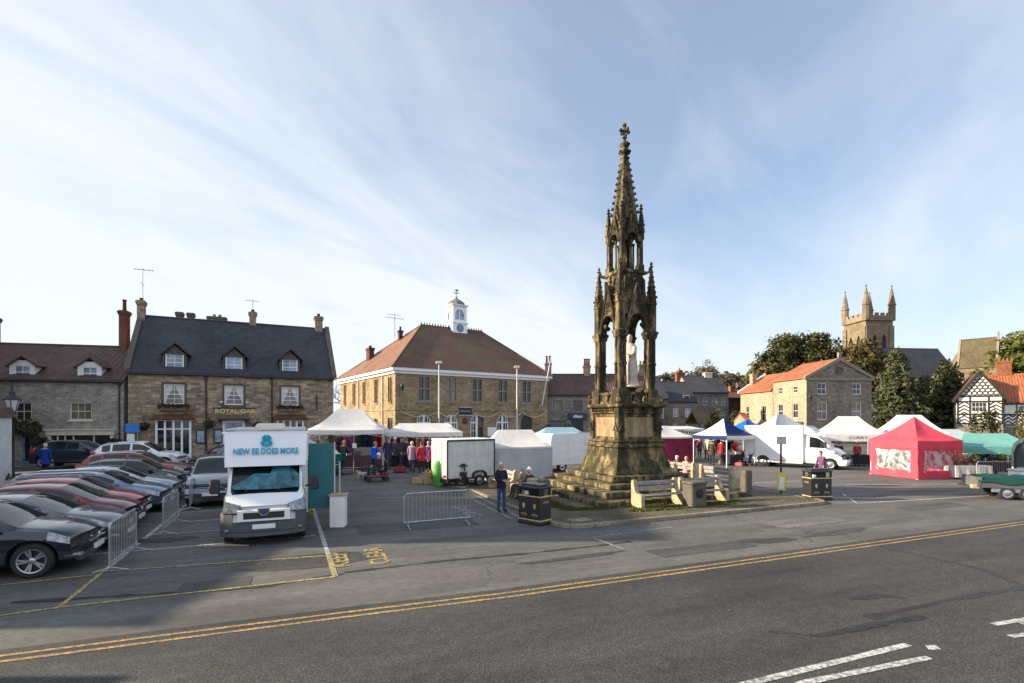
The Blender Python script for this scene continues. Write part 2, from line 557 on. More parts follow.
M['panewarm'] = glassmat('warm_tinted_glass', (.13, .11, .085), .08)  # warm reflection put into the base colour of the pane
M['carglass'] = glassmat('car_glass', (.012, .018, .02), .03, .5)
M['lamp'] = mat('lamp_lens', (.22, .235, .25), .15, .5, var=.7, scale=11, coat=.8)
M['taillamp'] = mat('tail_lamp', (.35, .02, .02), .2, var=0, coat=.5)
M['plate'] = mat('number_plate', (.75, .75, .72), .5, var=.05)
M['yplate'] = mat('yellow_plate', (.7, .5, .06), .5, var=.05)
M['mon'] = monstone('monument_stone', (.34, .25, .13), (.23, .17, .09), (.027, .023, .018), .95)
M['monpale'] = monstone('monument_panel_stone', (.44, .32, .18), (.38, .27, .155), (.22, .16, .09), .1)
M['monstep'] = monstone('monument_step_stone', (.36, .28, .165), (.25, .195, .115), (.04, .034, .025), .95)
M['statue'] = mat('pale_statue_stone', (.52, .44, .38), .85, var=.22, scale=4, bmp=.4)
M['bark'] = mat('bark', (.075, .058, .045), .9, var=.3, scale=6, bmp=.6)
M['twig'] = mat('twigs', (.10, .075, .062), .9, var=.25)
M['farwood'] = mat('far_twigs', (.13, .10, .075), .9, var=.3)
M['yew'] = leafmat('yew_leaf', (0.0372, 0.0432, 0.0143), (0.0839, 0.0828, 0.0272), (0.1392, 0.1189, 0.0428))
M['yewwarm'] = leafmat('yew_leaf_warm', (0.0719, 0.0635, 0.0215), (0.1506, 0.114, 0.0403), (0.2276, 0.1495, 0.0557))
M['conifer'] = leafmat('conifer_leaf', (0.0322, 0.0433, 0.0226), (0.1038, 0.1142, 0.046), (0.172, 0.1625, 0.0651))
M['bright'] = leafmat('bright_leaf', (0.0739, 0.0933, 0.0187), (0.1758, 0.1876, 0.038), (0.2621, 0.2363, 0.0605))
M['shrub'] = leafmat('shrub_leaf', (0.0287, 0.0378, 0.0175), (0.077, 0.0813, 0.0326))
M['hedgeyellow'] = leafmat('yellow_shrub_leaf', (.05, .05, .012), (.13, .12, .03))
M['flower'] = leafmat('flowers', (.3, .1, .06), (.55, .42, .25), (.6, .5, .2))
M['moss'] = leafmat('moss_grass', (.05, .06, .012), (.12, .125, .025))
# ------------------------------------------------------------------ setting
E1 = Vector((math.cos(R(23.3)), math.sin(R(23.3)), 0)); E2 = Vector((-E1.y, E1.x, 0))
M['tarmac'] = asphalt('market_tarmac', .098, .3, (1.04, 1.0, .94), .8, .35, 70)
M['roadtar'] = asphalt('road_tarmac', .045, .3, (1.02, 1.0, .97), .8, .25, 38, 1.35)
M['whitemark'] = paintmark('white_road_paint', (.62, .62, .6), .75)
M['wornmark'] = paintmark('worn_white_road_paint', (.42, .42, .41), .85)
M['yellowmark'] = paintmark('yellow_road_paint', (.55, .41, .1), .8)
M['yellowline'] = paintmark('kerb_yellow_paint', (.52, .32, .09), .75)
M['cobble'] = stone('cobble_setts', (.22, .185, .14), (.15, .13, .1), (.07, .07, .035), .16, .12, .02, .4, .5, .9)
M['kerbstone'] = stone('kerb_stone', (.33, .28, .2), (.27, .225, .165), (.1, .09, .07), .9, 1.0, .012, .4, .3)


def sheet(xs, ys, zf, name, mt, dz=0.0):
    b = MB(); n = len(xs)
    b.v = [(x, y, zf(x, y) + dz) for y in ys for x in xs]
    b.f = [(j * n + i, j * n + i + 1, (j + 1) * n + i + 1, (j + 1) * n + i) for j in range(len(ys) - 1) for i in range(n - 1)]
    b.m = [0] * len(b.f)
    o = b.build(name, mt)
    o.data.shade_smooth()
    return o


gx = [-600, -300, -160, -100] + [-70 + 2.5 * i for i in range(69)] + [120, 160, 300, 600]
gy = [-40, -20] + [-8 + 2.0 * i for i in range(53)] + [110, 130, 170, 230, 320, 450, 700]
structure(sheet(gx, gy, gz, 'ground', M['tarmac']))


def strip(pts, w, name, mt, dz=.007, step=.6, wob=0.0):
    """painted line along a polyline, laid on the ground"""
    b = MB()
    if isinstance(pts[0][0], (int, float)): pts = [pts]
    for ip, pl in enumerate(pts):
        P = [Vector((x, y, 0)) for x, y in pl]
        Q = []
        for a, c in zip(P, P[1:]):
            k = max(1, int((c - a).length / step))
            Q += [a.lerp(c, i / k) for i in range(k)]
        Q.append(P[-1])
        vs = []
        for i, q in enumerate(Q):
            d = (Q[min(i + 1, len(Q) - 1)] - Q[max(0, i - 1)]).normalized()
            nn = Vector((-d.y, d.x, 0)) * (w / 2 * (1 + wob * rnd.uniform(-1, 1)))
            for s_ in (1, -1):
                v = q + nn * s_
                vs.append((v.x, v.y, gz(v.x, v.y) + dz + .0005 * ip))
        b.add(vs, [(2 * i, 2 * i + 1, 2 * i + 3, 2 * i + 2) for i in range(len(Q) - 1)])
    return structure(b.build(name, mt))


# main road in the foreground, its edge follows the double yellow lines
YL = [(-60, -13.5), (-20, 1.8), (-7.03, 7.03), (-2.89, 8.59), (0, 9.62), (3.17, 10.9), (14.8, 15.64), (30, 21.9), (60, 34)]
b = MB(); n = len(YL)
b.v = [(x - .12, y + .34, gz(x, y) + .004) for x, y in YL] + [(x + 5.5, y - 14.5, .004) for x, y in YL]
b.f = [(i, n + i, n + i + 1, i + 1) for i in range(n - 1)]; b.m = [0] * len(b.f)
structure(b.build('road', M['roadtar']))
def off(pl, d):
    out = []
    for i, (x, y) in enumerate(pl):
        a = Vector(pl[max(0, i - 1)]); c = Vector(pl[min(len(pl) - 1, i + 1)])
        t = (c - a).normalized()
        out.append((x - t.y * d, y + t.x * d))
    return out
strip([off(YL[1:-1], .11), off(YL[1:-1], -.11)], .075, 'double_yellow_lines', M['yellowline'], .009, .35, .18)
strip([[gp(752, 683), gp(908, 645)], [(2.2, 6.09), gp(752, 683)], [gp(806, 683), gp(929, 658)], [(2.6, 5.9), gp(806, 683)],
       [gp(993, 625), (9.6, 8.75)], [gp(1010, 637), (9.6, 8.2)]], .11, 'centre_line_markings', M['whitemark'], .0095, .3, .08)
b = MB()
d0 = [gp(925, 646), gp(936, 645.3), gp(941, 650), gp(929, 650.5)]
b.add([(x, y, .01) for x, y in d0], [(0, 1, 2, 3)])
d1 = [gp(1012, 621), gp(1040, 621), gp(1040, 631)]
b.add([(x, y, .01) for x, y in d1], [(0, 1, 2)])
structure(b.build('centre_arrow_markings', M['whitemark']))

# parking bays
L0 = [(-7.94, 8.99), (-12.75, 20.2)]; R0 = [(-3.7, 10.72), (-6.85, 17.8), (-8.2, 20.9)]
def onL(y): t = (y - 8.99) / (20.2 - 8.99); return (-7.94 + t * (-4.81), y)
def onR(y): return (-3.7 - (y - 10.72) * .444, y)
strip([[onL(11.05), (-13.2, 21.3)], R0], .11, 'bay_end_lines', M['whitemark'], .007, .5, .1)
strip([[onL(8.9), onL(11.05)], [onR(10.7), onR(12.2)], [gp(-60, 622), gp(0, 616), gp(60, 607.5), gp(335, 577)], [gp(-60, 592), gp(0, 585.5), gp(97, 575)], [onL(11.06), gp(325, 556)]],
      .085, 'yellow_bay_lines', M['yellowmark'], .0085, .4, .15)
strip([[onL(y), (onL(y)[0] + 4.35 * E1.x, y + 4.35 * E1.y)] for y in (12.75, 14.5, 16.2, 18.0, 19.8)] + [[(onL(y)[0] - 4.6 * E1.x, y - 4.6 * E1.y), (onL(y)[0] - .3 * E1.x, y - .3 * E1.y)] for y in (12.75, 14.5, 16.2, 18.0, 19.8)],
      .08, 'white_bay_lines', M['whitemark'], .007, .5, .1)
strip([[gp(843, 494), gp(857, 503.5), gp(1010, 494.5)], [gp(730, 484), gp(800, 481)], [gp(748, 489.5), gp(800, 488)], [gp(845, 485), gp(962, 484)], [gp(640, 491), gp(700, 487)]], .1, 'stall_bay_lines', M['whitemark'], .007, .5, .12)
strip([[gp(592, 537.5), gp(628, 551)], [gp(592, 537.5), gp(672, 527)], [gp(470, 499), gp(512, 519)], [gp(478, 497.5), gp(520, 517)]], .07, 'island_edge_lines', M['wornmark'], .007, .4, .15)
k = R(23.3)
t_ = text('KEEP', .62, M['yellowmark'], None, Matrix.Translation((-4.05, 12.0, .011)) @ rotz(k + R(90)), 'yellow_road_lettering', ext=.001, sx=1.0, bold=.012)
structure(t_)
t_ = text('CLEAR', .62, M['yellowmark'], None, Matrix.Translation((-3.25, 12.35, .011)) @ rotz(k + R(90)), 'yellow_road_lettering', ext=.001, sx=.85, bold=.012)
structure(t_)
t_ = text('LOADING', .66, M['wornmark'], None, Matrix.Translation((-1.95, 19.0, .011)) @ rotz(k + R(-90)), 'white_road_lettering', ext=.001, sx=1.25, bold=.012)
structure(t_)
# dark reinstated trench seam in the tarmac
M['seam'] = asphalt('trench_seam', .03, .4, (1, 1, 1), 0, 0, 60)
strip([[(-3.6, 11.0), (-1.6, 11.9), (.2, 12.5), (2.4, 13.4), (3.2, 13.8)], [(-9, 9.2), (-5, 10.0), (-3.6, 10.9)], [(9.5, 13.2), (10.3, 11.2), (10.0, 9.6)], [gp(868, 618), gp(905, 610), gp(950, 600), gp(1024, 588)], [gp(770, 632), gp(820, 636), gp(880, 624), gp(925, 617)], [gp(850, 600), gp(880, 596), gp(905, 598)]], .13, 'tarmac_seam', M['seam'], .0055, .25, .75)

# traffic island with kerb
A0 = Vector((1.54, 15.2, 0)); IW, ID, KH = 12.0, 14.0, .1
island = trs(A0.x, A0.y, 0, k)
def rr(x0, x1, y0, y1, r, n=5):
    o = []
    for cx, cy, a0 in ((x1 - r, y0 + r, -90), (x1 - r, y1 - r, 0), (x0 + r, y1 - r, 90), (x0 + r, y0 + r, 180)):
        for i in range(n + 1):
            a = R(a0 + 90 * i / n); o.append((cx + r * math.cos(a), cy + r * math.sin(a)))
    return o
b = MB(); b.T = island
inn = rr(.16, IW - .16, .16, ID - .16, .6)
b.add([(x, y, KH) for x, y in inn], [tuple(range(len(inn)))])
structure(b.build('pavement', M['cobble']))
b = MB(); b.T = island
outp = rr(0, IW, 0, ID, .76); outt = rr(.015, IW - .015, .015, ID - .015, .75); n = len(inn)
b.v = [tuple(island @ Vector((x, y, z))) for ring, z in ((outp, -.05), (outp, KH - .005), (outt, KH + .012), (inn, KH + .012), (inn, KH - .05)) for x, y in ring]
b.f = [(q * n + i, q * n + (i + 1) % n, (q + 1) * n + (i + 1) % n, (q + 1) * n + i) for q in range(4) for i in range(n)]
b.m = [0] * len(b.f)
structure(b.build('kerb', M['kerbstone']))
b = MB(); b.T = island
b.bbox(.62, 1.32, .5, .95, KH - .02, KH + .012, .01)
structure(b.build('paving_slab', M['kerbstone']))

# tufts of moss and grass on the island
def tufts(name, mt, spots, label, h=.07):
    b = MB()
    for x, y, r, c in spots:
        for _ in range(c):
            a = rnd.uniform(0, 6.283); q = r * math.sqrt(rnd.random())
            p = island @ Vector((x + q * math.cos(a), y + q * math.sin(a) * .5, KH))
            s_ = rnd.uniform(.4, 1) * h; t2 = rnd.uniform(0, 6.28)
            dx, dy = math.cos(t2) * s_ * .5, math.sin(t2) * s_ * .5
            b.add([(p.x - dx, p.y - dy, p.z), (p.x + dx, p.y + dy, p.z), (p.x + dx * .3 + rnd.uniform(-1, 1) * s_ * .5, p.y + rnd.uniform(-1, 1) * s_ * .5, p.z + s_)], [(0, 1, 2)])
    return tag(b.build(name, mt, uv=False), label, 'moss', kind='stuff')
tufts('mossy_grass', M['moss'], [(1.9 + .4 * i, 2.35 - .1 * (i % 3), .5, 420) for i in range(12)] + [(1.6, 2.5 + .5 * i, .4, 260) for i in range(7)] + [(4.0 + .5 * i, 1.35, .7, 480) for i in range(9)],
      'short yellow green moss growing between the island setts')

# far hill behind the town
def hz(x, y):
    return -2 + 28 * smooth(170, 330, y) * smooth(-60, 110, x) * (1 - .3 * smooth(330, 600, x))
structure(sheet([-80 + 20 * i for i in range(40)], [150 + 15 * i for i in range(26)], hz, 'hills', M['farwood']))

# ------------------------------------------------------------------ camera, sun, sky
cam = bpy.data.cameras.new('camera'); co = bpy.data.objects.new('camera', cam); COL.objects.link(co)
co.location = (0, 0, H); co.rotation_euler = (R(90), 0, 0)
cam.sensor_width = 36; cam.lens = 18; cam.shift_y = (HY - 341.5) / 1024
cam.clip_start = .1; cam.clip_end = 3000
S.camera = co
SUN_EL, SUN_AZ = R(21), R(-91.5)          # azimuth measured from +Y towards +X
sd = Vector((math.sin(SUN_AZ) * math.cos(SUN_EL), math.cos(SUN_AZ) * math.cos(SUN_EL), math.sin(SUN_EL)))
sun = bpy.data.lights.new('sun', 'SUN'); so = bpy.data.objects.new('sun', sun); COL.objects.link(so)
sun.energy = 5.0; sun.angle = R(.55); sun.color = (1, .84, .62)
so.rotation_euler = sd.to_track_quat('Z', 'Y').to_euler(); so.location = (-60, 0, 40)
W = bpy.data.worlds.new('World'); S.world = W; W.use_nodes = True
t = W.node_tree
bg = t.nodes['Background']
sky = t.nodes.new('ShaderNodeTexSky'); sky.sky_type = 'NISHITA'; sky.sun_disc = False
sky.sun_elevation = SUN_EL; sky.sun_rotation = SUN_AZ
sky.altitude = 60; sky.air_density = 1.15; sky.dust_density = .7; sky.ozone_density = 2.2
tc = t.nodes.new('ShaderNodeTexCoord').outputs['Generated']
sep = t.nodes.new('ShaderNodeSeparateXYZ'); t.links.new(tc, sep.inputs[0])
zz = mth(t, 'MAXIMUM', sep.outputs[2], 0.0)
den = mth(t, 'ADD', zz, .22)
cx = mth(t, 'DIVIDE', sep.outputs[0], den); cy = mth(t, 'DIVIDE', sep.outputs[1], den)
cmb = t.nodes.new('ShaderNodeCombineXYZ'); t.links.new(cx, cmb.inputs[0]); t.links.new(cy, cmb.inputs[1])
mp = N(t, 'ShaderNodeMapping'); mp.vector_type = 'TEXTURE'; mp.inputs['Rotation'].default_value = (0, 0, R(66)); mp.inputs['Scale'].default_value = (2.6, 1.0, 1)
t.links.new(cmb.outputs[0], mp.inputs[0])
n1 = N(t, 'ShaderNodeTexNoise', Scale=.95, Detail=7, Roughness=.52); n1.inputs['Distortion'].default_value = .5
t.links.new(mp.outputs[0], n1.inputs['Vector'])
mp2 = N(t, 'ShaderNodeMapping'); mp2.vector_type = 'TEXTURE'; mp2.inputs['Rotation'].default_value = (0, 0, R(52)); mp2.inputs['Scale'].default_value = (1.9, .9, 1)
t.links.new(cmb.outputs[0], mp2.inputs[0])
n2 = N(t, 'ShaderNodeTexNoise', Scale=1.7, Detail=8, Roughness=.58); n2.inputs['Distortion'].default_value = .9
t.links.new(mp2.outputs[0], n2.inputs['Vector'])
# a cirrus sheet whose edge runs across the sky, thick to the west and thin to the north
q = mth(t, 'ADD', mth(t, 'MULTIPLY', cx, -.914), mth(t, 'MULTIPLY', cy, .407))
q = mth(t, 'ADD', q, mth(t, 'MULTIPLY', mth(t, 'SUBTRACT', n1.outputs[0], .5), 1.5))
wq = ramp(t, mth(t, 'DIVIDE', mth(t, 'ADD', q, 1.0), 5.0), [(.0, .30), (.2, .42), (.34, .6), (.45, .84), (.58, .98)])
streak = ramp(t, mth(t, 'ADD', mth(t, 'MULTIPLY', n1.outputs[0], .6), mth(t, 'MULTIPLY', n2.outputs[0], .5)), [(.44, .0), (.70, 1.0)])
hor = ramp(t, zz, [(.0, .55), (.14, .30), (.35, .0)])
fac = mth(t, 'ADD', mth(t, 'MULTIPLY', wq, mth(t, 'ADD', mth(t, 'MULTIPLY', streak, .46), .66)), mth(t, 'MULTIPLY', streak, .21))
fac = mth(t, 'MINIMUM', mth(t, 'ADD', fac, hor), .96)
SKYCLOUD = (5.5, 5.8, 6.15)
skc = mix(t, 1.0, sky.outputs[0], (.86, 1.03, 1.2), 'MULTIPLY')
cc = mix(t, fac, skc, SKYCLOUD)
# added unseen bright sky behind the camera, fills the facades facing it
beh = ramp(t, mth(t, 'ADD', mth(t, 'MULTIPLY', sep.outputs[1], .5), .5), [(.12, .9), (.5, .0)])
cc = mix(t, beh, cc, (6.0, 6.6, 7.9))
t.links.new(cc, bg.inputs[0]); bg.inputs[1].default_value = .075
S.view_settings.view_transform = 'Standard'; S.view_settings.look = 'None'
S.view_settings.exposure = 1.2; S.view_settings.gamma = 1.0
S.render.engine = 'CYCLES'
S.cycles.max_bounces = 6; S.cycles.transparent_max_bounces = 8; S.cycles.use_denoising = True
S.cycles.sample_clamp_indirect = 6

# ---- wear on the tarmac: reinstated patches, iron covers and leaf litter
M['patchdark'] = asphalt('patched_tarmac', .062, .3, (1, 1, 1), 0, 0, 60)
M['patchpale'] = asphalt('worn_pale_tarmac', .125, .35, (1.05, 1.0, .93), .6, 0, 50)
M['stain'] = asphalt('oil_stained_tarmac', .05, .5, (1, 1, 1), 0, 0, 40)
def blob(b, x, y, rx, ry, a, dz, n=26, rough=.25):
    ph = [rnd.uniform(0, 6.28) for _ in range(4)]; vs = []
    for i in range(n):
        t_ = 2 * math.pi * i / n; f = 1 + rough * (.5 * math.sin(2 * t_ + ph[0]) + .35 * math.sin(3 * t_ + ph[1]) + .3 * math.sin(5 * t_ + ph[2]) + .2 * math.sin(9 * t_ + ph[3]))
        u, v = rx * f * math.cos(t_), ry * f * math.sin(t_)
        X, Y_ = x + u * math.cos(a) - v * math.sin(a), y + u * math.sin(a) + v * math.cos(a); vs.append((X, Y_, gz(X, Y_) + dz))
    b.add(vs, [tuple(range(n))])
for i, (pts, mt_) in enumerate((([(-4.3, 14.6), (-1.0, 16.0), (-1.5, 17.2), (-4.9, 15.8)], 'patchdark'), ([(3.6, 12.2), (6.4, 13.3), (6.15, 13.9), (3.3, 12.8)], 'patchdark'), ([(8.2, 15.4), (11.0, 16.6), (10.6, 17.5), (7.8, 16.3)], 'patchpale'), ([(14.5, 18.3), (17.5, 19.6), (17.2, 20.3), (14.2, 19.0)], 'patchdark'), ([(-6.4, 9.7), (-5.2, 10.15), (-5.45, 10.75), (-6.6, 10.3)], 'patchdark'))):
    b = MB(); b.add([(x, y, .0062 + .0002 * i) for x, y in pts], [(0, 1, 2, 3)]); structure(b.build('tarmac_patch', M[mt_]))
for i, (x, y, rx, ry, a, mt_) in enumerate(((-4.6, 11.9, 1.5, .55, 24, 'stain'), (-6.9, 14.9, .8, .35, 30, 'stain'), (1.5, 12.2, 1.6, .12, 24, 'stain'), (5.6, 11.0, 1.1, .1, 20, 'stain'), (9.5, 14.9, 1.3, .2, 24, 'stain'), (6.9, 13.9, .9, .25, 15, 'stain'), (-9.5, 14.0, .7, .4, 20, 'stain'), (14.0, 21.5, 1.8, .3, 10, 'stain'))):
    b = MB(); blob(b, x, y, rx, ry, R(a), .0066 + .0002 * i); structure(b.build('tarmac_stain', M[mt_]))
b = MB()
for i in range(900):          # dead leaves and grit along the kerbs and bays
    r1 = rnd.random()
    if r1 < .45: p = island @ Vector((rnd.uniform(-.5, IW + .5), -abs(rnd.gauss(0, .35)), 0))
    elif r1 < .7: p = island @ Vector((-abs(rnd.gauss(0, .4)), rnd.uniform(0, ID), 0))
    else: p = Vector((rnd.uniform(-9, 16), rnd.uniform(7.5, 20), 0))
    s_ = rnd.uniform(.012, .035); a = rnd.uniform(0, 6.28); z = gz(p.x, p.y) + .014
    d = Vector((math.cos(a), math.sin(a), 0)) * s_; e = Vector((-d.y, d.x, 0)) * .6
    b.add([(p.x - d.x, p.y - d.y, z), (p.x + e.x, p.y + e.y, z + .008), (p.x + d.x, p.y + d.y, z), (p.x - e.x, p.y - e.y, z + .006)], [(0, 1, 2, 3)])
tag(b.build('leaf_litter', leafmat('dead_leaf', (.06, .04, .02), (.2, .13, .06), (.35, .3, .2)), uv=False), 'scattered dead leaves and grit on the tarmac', 'litter', kind='stuff')
# ------------------------------------------------------------------ buildings
def window(par, T, x, z, w, h, nx=2, ny=2, frame='white', pane='pane', sash=True, sill='quoin', lintel=None, d=.1, sur=None, name='window', fw=.07):
    """window set into an opening whose lower left corner is (x, z) of the wall plane T (looking to -y)"""
    b = MB(); b.T = T @ Matrix.Translation((x, d, z))
    b.box(0, fw, -.03, .05, 0, h); b.box(w - fw, w, -.03, .05, 0, h)
    b.box(fw, w - fw, -.028, .05, 0, fw); b.box(fw, w - fw, -.028, .05, h - fw, h)
    bt = .028
    for i in range(1, nx):
        q = fw + (w - 2 * fw) * i / nx; b.box(q - bt / 2, q + bt / 2, -.005, .035, fw, h - fw)
    for j in range(1, ny):
        q = fw + (h - 2 * fw) * j / ny; bb = .05 if sash and j == ny // 2 else bt
        b.box(fw, w - fw, -.012, .036, q - bb / 2, q + bb / 2)
    o = b.build(name, M[frame], par)
    b = MB(); b.T = T @ Matrix.Translation((x, d, z)); b.box(fw * .6, w - fw * .6, .016, .026, fw * .6, h - fw * .6)
    b.build('pane', M[pane], o)
    if sill:
        b = MB(); b.T = T; b.box(x - .08, x + w + .08, -.07, d - .03, z - .11, z - .002); b.build('sill', M[sill], o)
    if lintel:
        b = MB(); b.T = T; b.box(x - .14, x + w + .14, -.02, d * .9, z + h + .002, z + h + .2); b.build('lintel', M[lintel], o)
    if sur:
        b = MB(); b.T = T; s_ = .14
        b.box(x - s_, x - .002, -.022, d * .8, z - .1, z + h + s_); b.box(x + w + .002, x + w + s_, -.022, d * .8, z - .1, z + h + s_)
        b.box(x - .002, x + w + .002, -.024, d * .8, z + h + .002, z + h + s_)
        b.build('surround', M[sur], o)
    return o


def pots(par, x, y, z, n=2, mt='orangebrick', h=.45, r=.13, gap=.36, along='x'):
    for i in range(n):
        q = (i - (n - 1) / 2) * gap
        b = MB(); b.lathe([(r * 1.1, 0), (r, .06), (r * .85, h * .8), (r * 1.05, h * .86), (r * 1.05, h), (r * .7, h)], 10, (x + (q if along == 'x' else 0), y + (q if along == 'y' else 0), z))
        b.build('chimney_pot', M[mt], par, 40)


def chimney(par, x, y, z0, z1, w, dd, mt, npot=2, potmt='orangebrick', along='x', poth=.45, cap='quoin'):
    b = MB(); b.box(x - w / 2, x + w / 2, y - dd / 2, y + dd / 2, z0, z1 - .32)
    b.box(x - w / 2 - .05, x + w / 2 + .05, y - dd / 2 - .05, y + dd / 2 + .05, z1 - .32, z1 - .2)
    b.box(x - w / 2 - .08, x + w / 2 + .08, y - dd / 2 - .08, y + dd / 2 + .08, z1 - .2, z1 - .06)
    b.box(x - w / 2 - .02, x + w / 2 + .02, y - dd / 2 - .02, y + dd / 2 + .02, z1 - .06, z1)
    o = b.build('chimney', M[mt], par)
    pots(o, x, y, z1, npot, potmt, poth, along=along, gap=min(.4, (w if along == 'x' else dd) / max(npot, 1)))
    return o


def gable_shell(par, Wd, D, ze, zr, ops, wallm, roofm, base=-.3, ov=.18, side=.06, left_ops=(), right_ops=(), t=.14, coping=None, gut='black'):
    """four walls with openings and a pitched roof, ridge along x"""
    b = MB()
    b.wall(Wd, ze, list(ops), z0=base)
    b.T = trs(0, D, 0, R(-90)); b.wall(D, ze, list(left_ops), z0=base)
    b.T = trs(Wd, 0, 0, R(90)); b.wall(D, ze, list(right_ops), z0=base)
    b.T = trs(Wd, D, 0, R(180)); b.wall(Wd, ze, [], z0=base)
    b.T = Matrix.Identity(4)
    for x in (0, Wd): b.add([(x, 0, ze), (x, D, ze), (x, D / 2, zr)], [(0, 1, 2)])
    wl = b.build('wall', M[wallm], par)
    sl = (zr - ze) / (D / 2)
    b = MB()
    pr = [(-ov, ze - ov * sl + .02), (D / 2, zr + .02), (D + ov, ze - ov * sl + .02), (D + ov, ze - ov * sl + .02 + t), (D / 2, zr + t + .04), (-ov, ze - ov * sl + t + .02)]
    b.prism(pr, -side, Wd + side, 'x')
    rf = b.build('roof', M[roofm], par)
    b = MB(); b.tube((-side, D / 2, zr + t + .03), (Wd + side, D / 2, zr + t + .03), .09, n=8); b.build('ridge', M[roofm], rf)
    if gut:
        b = MB(); b.tube((-side, -ov - .04, ze - ov * sl + .03), (Wd + side, -ov - .04, ze - ov * sl + .03), .065, n=8); b.build('gutter', M[gut], rf)
    if coping:
        for x in (-.05, Wd + .05):
            b = MB(); s2 = .16
            b.prism([(-ov, ze - ov * sl + .1), (D / 2, zr + .12), (D + ov, ze - ov * sl + .1), (D + ov, ze - ov * sl + .36), (D / 2, zr + .4), (-ov, ze - ov * sl + .36)], x - s2, x + s2, 'x')
            b.build('coping', M[coping], rf)
    return wl, rf


def downpipe(par, x, z0, z1, mt='black'):
    b = MB(); b.tube((x, -.08, z0), (x, -.08, z1), .05, n=8); b.bbox(x - .11, x + .11, -.18, -.01, z1 - .12, z1 + .12, .02)
    b.build('downpipe', M[mt], par)


def leaf_ball(b, c, r, n, s_=.06, sz=1.0):
    for _ in range(n):
        v = Vector((rnd.gauss(0, 1), rnd.gauss(0, 1), rnd.gauss(0, 1))).normalized() * r * rnd.uniform(.55, 1.05)
        p = Vector(c) + Vector((v.x, v.y, v.z * sz))
        a = Vector((rnd.uniform(-1, 1), rnd.uniform(-1, 1), rnd.uniform(-1, 1))).normalized(); e = a.orthogonal().normalized()
        q = s_ * rnd.uniform(.6, 1.3)
        b.add([tuple(p - a * q), tuple(p + e * q * .6), tuple(p + a * q), tuple(p - e * q * .6)], [(0, 1, 2, 3)])


def hanging_basket(x, y, z, label, root_T, wall_y=0):
    p = root_T @ Vector((x, y, z))
    t = thing('hanging_basket', label, 'hanging basket', p, 0, 'hanging baskets on the stone inn')
    b = MB(); b.lathe([(.04, -.2), (.2, -.08), (.24, .05), (.2, .05)], 12); b.build('basket', M['iron'], t, 40)
    b = MB(); leaf_ball(b, (0, 0, .08), .34, 190, .075, .8); b.build('foliage', M['shrub'], t, uv=False)
    b = MB()
    for i in range(3): b.tube((.22 * math.cos(i * 2.1), .22 * math.sin(i * 2.1), .05), (0, 0, .6), .008, n=4)
    d = (root_T.to_3x3() @ Vector((0, 1, 0)))
    b.tube((0, 0, .6), (d.x * .42, d.y * .42, .6), .015, n=5); b.tube((0, 0, .6), (d.x * .42, d.y * .42, .3), .012, n=5)
    b.build('bracket', M['iron'], t)
    return t


# ---- the inn
th = R(26.5)
pub = thing('stone_inn', 'long sandstone inn with a slate roof, three dormers and gilt letters over its door', 'inn', (-24.75, 33, 0), th)
PT = trs(-24.75, 33, 0, th)
WX = (2.5, 6.0, 9.6)
w1, h1 = 1.15, 1.35
ops = [(x - w1 / 2, x + w1 / 2, 4.28, 5.63) for x in WX]
ops += [(1.5, 3.5, .75, 3.2), (5.35, 6.65, .4, 3.25), (8.7, 10.5, .75, 3.2)]
gable_shell(pub, 12.6, 9, 6.4, 10.6, ops, 'pubstone', 'slate', coping='darkquoin')
for x in WX:
    o = window(pub, Matrix.Identity(4), x - w1 / 2, 4.28, w1, h1, 2, 4, 'white', 'panewarm', sur='darkquoin', sill='darkquoin')
    b = MB()      # parted curtains
    for sx in (-1, 1): b.prism([(x + sx * .5, 4.36), (x + sx * .5, 5.55), (x + sx * .04, 5.55), (x + sx * .16, 5.2), (x + sx * .4, 4.7)][::sx], .108, .114, 'y')
    b.build('curtain', M['greywhite'], o)
for x, wd, wid in ((2.5, 2.0, 1), (9.6, 1.8, 2)):
    b = MB(); T0 = x - wd / 2        # shallow timber bay
    b.box(T0, T0 + wd, -.32, .1, .1, .95); b.box(T0 - .06, T0 + wd + .06, -.38, .1, 3.18, 3.3)
    nb = 4
    for i in range(nb + 1):
        q = T0 + (wd - .12) * i / nb; b.box(q, q + .12, -.32, -.2, .95, 3.18)
    b.box(T0 + .02, T0 + wd - .02, -.31, -.22, 2.6, 2.68)
    for q in (T0, T0 + wd - .1): b.box(q + .002, q + .098, -.2, .05, .95, 3.18)
    o = b.build('bay_window', M['white'], pub)
    b = MB(); b.box(T0 + .08, T0 + wd - .08, -.25, -.24, .95, 3.18); b.build('pane', M['pane'], o)
    b = MB(); b.slab([(T0 - .25, -.62, 3.3), (T0 + wd + .25, -.62, 3.3), (T0 + wd + .1, -.01, 3.62), (T0 - .1, -.01, 3.62)], .08); b.build('hood', M['redtile'], o)
b = MB(); b.box(5.3, 5.5, -.06, .1, .4, 3.2); b.box(6.5, 6.7, -.06, .1, .4, 3.2); b.box(5.5, 6.5, -.06, .1, 3.05, 3.22); b.box(5.5, 6.5, -.02, .1, 2.52, 2.6)
o = b.build('door_case', M['white'], pub)
b = MB(); b.box(5.5, 6.5, .03, .07, .4, 2.52); b.build('door', M['black'], o)
b = MB(); b.box(5.5, 6.5, .04, .05, 2.6, 3.05); b.build('fanlight', M['paneblue'], o)
b = MB(); b.slab([(5.0, -.7, 3.34), (7.0, -.7, 3.34), (6.9, -.01, 3.6), (5.1, -.01, 3.6)], .09); b.box(5.05, 5.17, -.5, 0, 3.0, 3.3); b.box(6.83, 6.95, -.5, 0, 3.0, 3.3); b.build('hood', M['darkquoin'], o)
